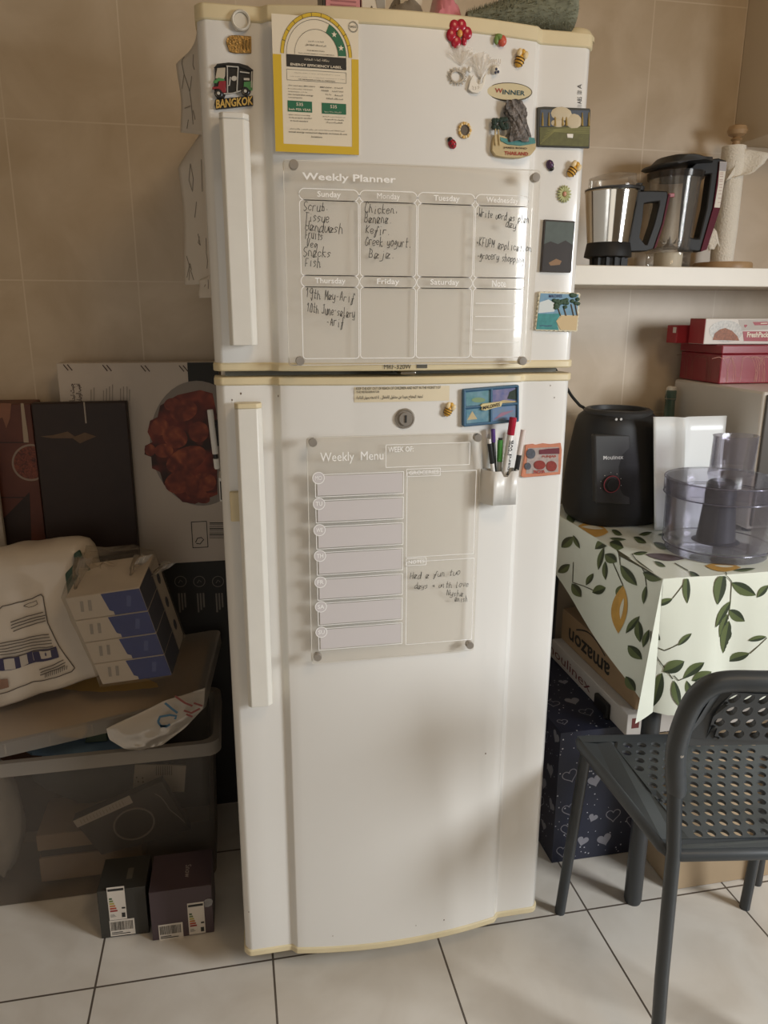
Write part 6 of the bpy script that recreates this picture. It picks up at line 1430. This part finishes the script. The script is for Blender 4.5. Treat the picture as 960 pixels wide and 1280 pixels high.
b = MB(); pline(b, [G(640, 305), G(665, 318), G(690, 350), G(700, 370), G(740, 400), G(765, 425)], .0018, YI-.0008); b.tube([at(*q, YI-.001) for q in ellpx(555, 430, 85, 62, G, 30, -.3)], .0022, 6, closed=True); b.build('line_art_print', mat('dim_line_print', '#8d8680', .6), t, angle=0)
YI2 = .40
P = [at(*G(*q), YI2) for q in ((558, 185), (770, 190), (762, 298), (548, 292))]
t = thing('white_card', P[3], 'white card with black print inside the upper right of the storage bin', 'card'); MB().prism(P, (0, .004, 0)).build('card', mat('white_card', '#cfc5b6', .6), t)
b = MB()
for k in range(8): x = 645+9*k; b.flat([at(*q, YI2-.0006) for q in (G(x, 190), G(x+4, 190), G(x+4, 228), G(x, 228))])
for x, y in ((565, 238), (590, 240), (572, 255), (592, 256)): b.flat([at(*q, YI2-.0006) for q in ellpx(x, y, 4, 4, G, 8)])
b.build('card_print', m_pencil, t, angle=0)
lump('blue_cloth', (-.6, .385, .338), (.15, .055, .018), mat('dusty_blue_cloth', '#56708a', .9, var=.15, scale=30), 'dusty blue cloth at the top of the storage bin', 'fabric', 12)
def packet(name, pts, Y, d, m, label):
    b = MB(); P = [at(*q, Y) for q in pts]; b.prism(P, (0, d, 0)); o = b.build(name, m, bevel=.003); return tag(o, label, 'packet')
B2 = crop(0, 660, 3.2)
packet('yellow_packet', [B2(195, 790), B2(345, 778), B2(352, 815), B2(325, 845), B2(232, 835)], .355, .01, mat('mustard_packet', '#9c7c3a', .4), 'mustard yellow packet sticking out under the bin lid')
packet('green_packet', [B2(352, 815), B2(425, 796), B2(432, 855), B2(338, 862)], .345, .01, mat('dark_green_packet', '#26382a', .4), 'dark green packet squeezed under the bin lid')
# plastic bag drooping over the bin corner
m_bag = clear('milky_bag', '#efe9df', .25, .62, .35, '#c9bfb2')
bag = thing('plastic_bag', at(*B2(560, 880), .262), 'crumpled white plastic bag with blue and red print hanging over the bin front', 'bag')
def BG(u, v, lift=0.0):
    L_, R_ = [(425, 800), (435, 845), (500, 885), (560, 888)], [(820, 640), (815, 720), (740, 800), (650, 868)]
    T_ = [(425, 800), (570, 735), (660, 690), (820, 640)]
    def lerp(P, t_): k = min(int(t_*3), 2); f = t_*3-k; return (P[k][0]+(P[k+1][0]-P[k][0])*f, P[k][1]+(P[k+1][1]-P[k][1])*f)
    a_, c_ = lerp(L_, v), lerp(R_, v); tp = lerp(T_, u); x = a_[0]+(c_[0]-a_[0])*u; y = a_[1]+(c_[1]-a_[1])*u
    x, y = x*(min(1, v*3))+tp[0]*(1-min(1, v*3)), y*(min(1, v*3))+tp[1]*(1-min(1, v*3))
    nz = noise.noise(Vector((u*4, v*4, 2)))*.014+noise.noise(Vector((u*11, v*11, 5)))*.006
    return at(*B2(x, y), .262-.022*math.sin(math.pi*u)*math.sin(math.pi*min(1, v*.9+.1))+nz*.6-lift)
b = MB(); b.grid([[BG(i/20, j/14) for i in range(21)] for j in range(15)]); b.grid([[BG(i/20, j/14, -.02) for i in range(21)] for j in range(15)]); b.build('bag_film', m_bag, bag, angle=60)
b = MB()
for pts in ([(632, 775), (640, 755), (680, 748), (705, 752), (700, 765)], [(640, 790), (665, 795), (680, 785)], [(660, 700), (690, 725), (710, 740)], [(632, 775), (645, 795), (668, 790)]): stroke(b, [at(*B2(*q), .232) for q in pts], .005)
b.build('blue_print', mat('bag_blue', '#3b6480', .5), bag, angle=0)
b = MB()
for pts in ([(700, 672), (740, 700), (770, 712)], [(735, 730), (765, 740), (800, 722)], [(745, 745), (770, 755)], [(775, 700), (810, 712)]): stroke(b, [at(*B2(*q), .235) for q in pts], .0045)
b.build('red_print', mat('bag_red', '#7d3a34', .5), bag, angle=0)

# ================================================================ toilet rolls and tissue boxes on the lid
m_tp = mat('toilet_roll_film', '#cfc3b4', .35, var=.08, scale=10, coat=.3, bump=.25)
TPc = Vector((-.765, .385, .448))
YT = .365
quad = [at(-60, 905, YT), at(127, 846, YT), at(93, 683, YT), at(-60, 706, YT)]   # lower-left, lower-right, upper-right, upper-left of the front face
def TP(u, v, w_): # u across, v up, w into depth
    lo = quad[0]*(1-u)+quad[1]*u; hi = quad[3]*(1-u)+quad[2]*u; p = lo*(1-v)+hi*v
    bul = .03*math.sin(math.pi*min(1, max(0, u)))**.6*math.sin(math.pi*min(1, max(0, v)))**.5
    rolls = .020*abs(math.sin(u*math.pi*3.2+.5))*(1-v)**1.5
    nz = .007*noise.noise(Vector((u*5, v*6, w_*3)))+.003*noise.noise(Vector((u*14, v*15, 2)))
    return p+Vector((.012*(w_)*(1-2*v)*0, w_*.135-(bul+rolls+nz)*(1-2*w_)*.8, .055*w_*(1-v)-.02*w_*v+nz))
t = thing('toilet_roll_pack', (quad[0]+quad[1])/2, 'large white pack of toilet rolls on the bin lid at the left edge', 'toilet rolls')
b = MB(); NU, NV = 26, 26
front = [[TP(i/NU, j/NV, 0) for i in range(NU+1)] for j in range(NV+1)]; back = [[TP(i/NU, j/NV, 1) for i in range(NU+1)] for j in range(NV+1)]
b.grid(front); b.grid(back)
def side(fi): 
    rows = []
    for k in range(9):
        w_ = k/8; row = []
        for (u, v) in fi:
            n_ = .03*math.sin(math.pi*w_)**.7; p = TP(u, v, w_); row.append(p+Vector((n_*(1 if u == 1 else -1 if u == 0 else 0), 0, n_*(1 if v == 1 else -.3 if v == 0 else 0)*.6+.006*noise.noise(p*22)*math.sin(math.pi*w_))))
        rows.append(row)
    b.grid(rows)
side([(i/NU, 1) for i in range(NU+1)]); side([(i/NU, 0) for i in range(NU+1)]); side([(1, j/NV) for j in range(NV+1)]); side([(0, j/NV) for j in range(NV+1)])
pk = b.build('wrapped_rolls', m_tp, t, angle=0, weld=True)
for p_ in pk.data.polygons: p_.use_smooth = True
md = pk.modifiers.new('soften', 'SMOOTH'); md.factor = .5; md.iterations = 9
Tc = crop(0, 560, 3.7667)
def tuv(x, y):   # front-face coordinates of a photo measurement
    p = at(*Tc(x, y), YT); best = None
    u = (p.x-quad[0].x)/(quad[1].x-quad[0].x); 
    for _ in range(8):
        zl, zh = quad[0].z+(quad[1].z-quad[0].z)*u, quad[3].z+(quad[2].z-quad[3].z)*u; v = (p.z-zl)/(zh-zl)
        xl_, xh_ = quad[0].x*(1-v)+quad[3].x*v, quad[1].x*(1-v)+quad[2].x*v; u = (p.x-xl_)/(xh_-xl_)
    return u, v
def tps(x, y, l=.0016): u, v = tuv(x, y); return TP(u, v, 0)+Vector((0, -l-.0012, 0))
def tpatch(name, corners, m, n=10, l=.0015):
    b = MB(); c = corners
    b.grid([[tps((c[0][0]*(1-i/n)+c[1][0]*i/n)*(1-j/n)+(c[3][0]*(1-i/n)+c[2][0]*i/n)*j/n, (c[0][1]*(1-i/n)+c[1][1]*i/n)*(1-j/n)+(c[3][1]*(1-i/n)+c[2][1]*i/n)*j/n, l) for i in range(n+1)] for j in range(n+1)]); return b.build(name, m, pk, angle=60)
tpatch('purple_band', [(-80, 985), (278, 908), (292, 960), (-80, 1040)], mat('band_purple', '#35304f', .5))
for k, q in enumerate([[(-40, 985), (15, 970), (18, 1018), (-40, 1032)], [(38, 965), (85, 955), (90, 1000), (42, 1010)], [(108, 948), (168, 938), (176, 975), (115, 998)], [(200, 930), (252, 922), (258, 955), (210, 965)]]): tpatch('band_icon', q, mat('icon_cream', '#b5aba0', .6), 4, .0022)
b = MB()
def tline(pts, w_=.0016):
    Q_ = []
    for (x0, y0), (x1, y1) in zip(pts, pts[1:]):
        for i in range(8): Q_.append((x0+(x1-x0)*i/8, y0+(y1-y0)*i/8))
    Q_.append(pts[-1]); stroke(b, [tps(*q, .002) for q in Q_], w_)
tline([(0, 755), (30, 725), (205, 670), (215, 680), (240, 800), (290, 905), (358, 1015), (345, 1030), (205, 1070), (60, 1115), (-60, 1150)], .0022)
random.seed(6)
for x0, x1, y, n_ in ((60, 228, 778, 4), (0, 255, 878, 6), (190, 320, 1000, 3)):
    for k in range(n_): tline([(x0+random.uniform(0, 10)+k*5, y+k*13+16), (x1-random.uniform(0, 12)+k*4, y+k*13-26)], .0021)
tline([(125, 720), (150, 706), (185, 698), (192, 716), (150, 730), (125, 722)], .0012)
for k in range(12): tline([(225+9*k, 1052-3*k), (228+9*k, 1034-3*k)], .0014)
b.build('label_print', mat('brown_grey_print', '#5b5148', .6), pk, angle=0)
tpatch('label_stamp', [(0, 1065), (55, 1052), (62, 1095), (5, 1108)], mat('brown_stamp', '#8b6a58', .6), 5)
# green packet between
packet('green_pouch', [Tc(305, 595), Tc(350, 545), Tc(345, 500), Tc(375, 480), Tc(400, 545), Tc(440, 590), Tc(400, 690), Tc(410, 880), Tc(370, 850), Tc(320, 710)], .350, .008, mat('dark_green_foil', '#23402f', .3), 'dark green pouch squeezed between the toilet rolls and tissue boxes')
# tissue pack: four boxes in shrink film, leaning left
ang = R(-11.5)
o0 = at(128, 856, .31)
ux = Vector((1, -.20, .16)).normalized(); uz = Vector((math.sin(ang), -.22, math.cos(ang))); uy = uz.cross(ux).normalized(); uz = ux.cross(uy).normalized()
lenW = .15; hB = .0555; dB = .125
t = thing('tissue_pack', o0+ux*lenW/2, 'shrink wrapped stack of four white and blue tissue boxes on the bin lid', 'tissue boxes')
m_tw = mat('tissue_white', '#c4b8ab', .5); m_tb = mat('tissue_blue', '#2b3d80', .45, var=.15, scale=20); m_tn = mat('tissue_navy', '#232a45', .5)
def tb(a, b2, c): return o0+ux*a+uy*b2+uz*c
def tbox(mb, a0, a1, b0, b1, c0, c1, m=0): mb.hexa([tb(a0, b0, c0), tb(a1, b0, c0), tb(a1, b1, c0), tb(a0, b1, c0), tb(a0, b0, c1), tb(a1, b0, c1), tb(a1, b1, c1), tb(a0, b1, c1)], m)
for k in range(4):
    z_ = k*(hB+.0012)
    b = MB(); tbox(b, 0, lenW, 0, dB, z_, z_+hB); bx_ = b.build('tissue_box', m_tw, t, bevel=.002)
    b = MB(); lo = .072+.004*(k % 2); mbx = [tb(lo-.004, -.0008, z_+hB-.001), tb(lenW, -.0008, z_+hB-.001), tb(lenW, -.0008, z_+.001), tb(lo+.008, -.0008, z_+.001), tb(lo+.008, -.0008, z_+hB*.18), tb(lo+.001, -.0008, z_+hB*.25)]; b.flat(mbx)
    b.build('blue_field', m_tb, bx_, angle=0)
    b = MB(); tbox(b, lenW, lenW+.0008, .001, dB*.62, z_+.001, z_+hB-.001); b.build('navy_end', m_tn, bx_, angle=0)
    b = MB()
    for a0_ in (.024, .040): stroke(b, [tb(a0_, -.001, z_+hB*.35), tb(a0_+.006, -.001, z_+hB*.8)], .006)
    b.build('silver_print', mat('silver_grey_print', '#9a938c', .4), bx_, angle=0)
    b = MB(); stroke(b, [tb(.118, -.0012, z_+hB*.3), tb(.126, -.0012, z_+hB*.75)], .010); b.build('light_print', mat('pale_blue_print', '#4a5990', .5), bx_, angle=0)
HT = 4*(hB+.0012)
m_film = clear('shrink_film', '#fcfaf6', .14, .05, .3, '#d6cdbf')
b = MB(); rows = []
for j in range(9):
    f = j/8; row = []
    for (a, b2) in [(-.004+.001*math.sin(5*f), -.004), (lenW*.25, -.005), (lenW*.5, -.005), (lenW*.75, -.005), (lenW+.004, -.004), (lenW+.005, dB*.5), (lenW+.004, dB+.004), (lenW*.5, dB+.005), (-.004, dB+.004), (-.005, dB*.5)]:
        row.append(tb(a+.002*noise.noise(Vector((a*40, f*6, b2*40))), b2+.002*noise.noise(Vector((a*40, f*6, 5))), -.002+(HT+.006)*f))
    rows.append(row)
for j in range(1, 6):
    f = j/5; row = []
    for i, p in enumerate(rows[8]): c = tb(lenW*.45, dB*.5, HT+.006); row.append(p.lerp(c, f*.9)+uz*(.036*math.sin(math.pi*f*.8)+.026*noise.noise(Vector((i*1.7, f*4, 3)))))
    rows.append(row)
b.grid(rows, 0, True); b.build('film', m_film, t, angle=25)
def tuft(c, d, h, seed, name='film_knot'):
    random.seed(seed); b = MB()
    for k in range(7):
        a_ = 2*math.pi*k/7; o_ = Vector((math.cos(a_), math.sin(a_)*.6, 0)); b.grid([[c+o_*.003, c+o_*.006+d*h*.3, c+o_*(.012+.006*random.random())+d*h*.65, c+o_*(.016*random.random()+.006)+d*h], [c+o_.cross(Vector((0,0,1)))*.004, c+o_*.009+d*h*.28+Vector((0,0,.003)), c+o_.cross(Vector((0,0,1)))*.014+d*h*.6, c+o_.cross(Vector((0,0,1)))*.01+d*h*.9]])
    return b.build(name, clear('knot_film', '#e9e3d8', .15, .35, .6, '#b8ada0'), t, angle=30)
tuft(tb(.01, .03, HT-.004), Vector((.3, -.05, 1)).normalized(), .075, 2); tuft(tb(lenW*.8, .05, HT), Vector((.5, 0, .8)).normalized(), .05, 6); tuft(tb(lenW+.002, .07, HT*.9), Vector((.75, 0, .55)).normalized(), .05, 3)
b = MB(); tbox(b, lenW+.0015, lenW+.002, dB*.64, dB, .01, HT-.01); b.build('white_end', m_tw, t, angle=0)
b = MB()
for k in range(3): c = tb(lenW+.0026, dB*.8, HT*(.25+.27*k)); b.flat([c+uy*.009*math.cos(a_)+uz*.013*math.sin(a_) for a_ in (2*math.pi*i/18 for i in range(18))])
b.build('navy_dots', m_tn, t, angle=0)

# ================================================================ two bulb boxes on the floor
H = crop(110, 1030, 5.3333)
def bulb_box(name, f0, f1, hgt, depth, m, label, stick, bar, txt, mt):
    a_, c_ = atz(*f0, 0), atz(*f1, 0); u = (c_-a_); u.z = 0; L_ = u.length; u.normalize(); n_ = Vector((-u.y, u.x, 0))
    t = thing(name, (a_+c_)/2, label, 'box')
    P = lambda x, y, z: a_+u*x+n_*y+Vector((0, 0, z))
    b = MB(); b.hexa([P(0, 0, .001), P(L_, 0, .001), P(L_, depth, .001), P(0, depth, .001), P(0, 0, hgt), P(L_, 0, hgt), P(L_, depth, hgt), P(0, depth, hgt)]); bx = b.build('box', m, t, bevel=.0012)
    def onf(x, y):   # photo measurement on the front face
        d = ray(*H(x, y)); k = (a_-CAM).dot(n_)/d.dot(n_); q = CAM+d*k; return (q-a_).dot(u), q.z
    def patch(c0, c1, l): x0, z1 = onf(*c0); x1, z0 = onf(*c1); return [P(x0, -l, z0), P(x1, -l, z0), P(x1, -l, z1), P(x0, -l, z1)], (x0, x1, z0, z1)
    q, (x0, x1, z0, z1) = patch(*stick, .0006); b = MB(); b.flat(q); s_ = b.build('energy_sticker', mat('sticker_pale', '#cfc6ba', .5), t, angle=0)
    W_, H_2 = x1-x0, z1-z0; F = lambda a2, b2, l=.001: P(x0+W_*a2, -l, z0+H_2*b2)
    def rect(mb, a0, b0, a1, b1): mb.flat([F(a0, b0), F(a1, b0), F(a1, b1), F(a0, b1)])
    b = MB(); rect(b, .05, .88, .95, .95); rect(b, .75, .32, .95, .37); rect(b, .72, .06, .92, .2)
    for k in range(3): rect(b, .08, .1+.03*k, .4-.05*k, .11+.03*k)
    b.build('black_print', m_ink, s_, angle=0)
    for k, (c2, nm) in enumerate((('#3c5a3c', 'dark_green_bar'), ('#6a7a40', 'olive_bar'), ('#a59a45', 'yellow_bar'), ('#b5753c', 'orange_bar'), ('#a8452f', 'red_orange_bar'), ('#8e2a26', 'red_bar'))):
        b = MB(); z_ = .68-.075*k; rect(b, .08, z_-.05, .25+.05*k, z_); b.build('rating_bar', mat(nm, c2, .5), s_, angle=0)
    q, (x0, x1, z0, z1) = patch(*bar, .0006); b = MB(); b.flat(q); s_ = b.build('barcode_sticker', mat('sticker_pale', '#cfc6ba', .5), t, angle=0)
    W_, H_2 = x1-x0, z1-z0; b = MB(); random.seed(len(name)+int(hgt*1000)); x = .05
    while x < .92: w_ = random.uniform(.008, .03); b.flat([P(x0+W_*x, -.001, z0+H_2*.35), P(x0+W_*(x+w_), -.001, z0+H_2*.35), P(x0+W_*(x+w_), -.001, z0+H_2*.9), P(x0+W_*x, -.001, z0+H_2*.9)]); x += w_+random.uniform(.01, .03)
    for k in range(2): b.flat([P(x0+W_*.06, -.001, z0+H_2*(.1+.1*k)), P(x0+W_*(.8-.3*k), -.001, z0+H_2*(.1+.1*k)), P(x0+W_*(.8-.3*k), -.001, z0+H_2*(.15+.1*k)), P(x0+W_*.06, -.001, z0+H_2*(.15+.1*k))])
    b.build('bars', m_ink, s_, angle=0)
    b = MB(); put_text(b, txt, P(L_*.56, depth*.62, hgt+.0006), -n_*depth*.34, u*.012); b.build('top_lettering', mt, t, angle=0)
    return t, P, L_
# second box carries a loose corner of clear tape
z1_ = .115
bulb_box('bulb_box', H(92, 768), H(410, 728), .118, .098, mat('charcoal_bulb_box', '#35332e', .45), 'charcoal light bulb box on the floor, left of the purple one', (H(0, 0), H(0, 0)) and ((122, 425), (262, 628)), ((142, 645), (318, 728)), '-', mat('dim_gold_print', '#5a564c', .5))
t2_, P_, L_2 = bulb_box('bulb_box', H(432, 782), H(842, 722), .120, .112, mat('plum_bulb_box', '#4a3c40', .45), 'plum brown light bulb box on the floor, nearer the refrigerator', ((660, 530), (785, 722)), ((468, 675), (638, 752)), 'Snow', mat('pale_print', '#a89c98', .5))
c = P_(L_2*.93, -.001, .078); b = MB(); b.flat([c+Vector((.010*math.cos(k), -.0005-.002*math.cos(k), .0105*math.sin(k)+.003*math.cos(k))) for k in (2*math.pi*i/20 for i in range(20))]); b.build('clear_seal', clear('seal_film', '#e9e4dc', .1, .2, .7), t2_, angle=0)
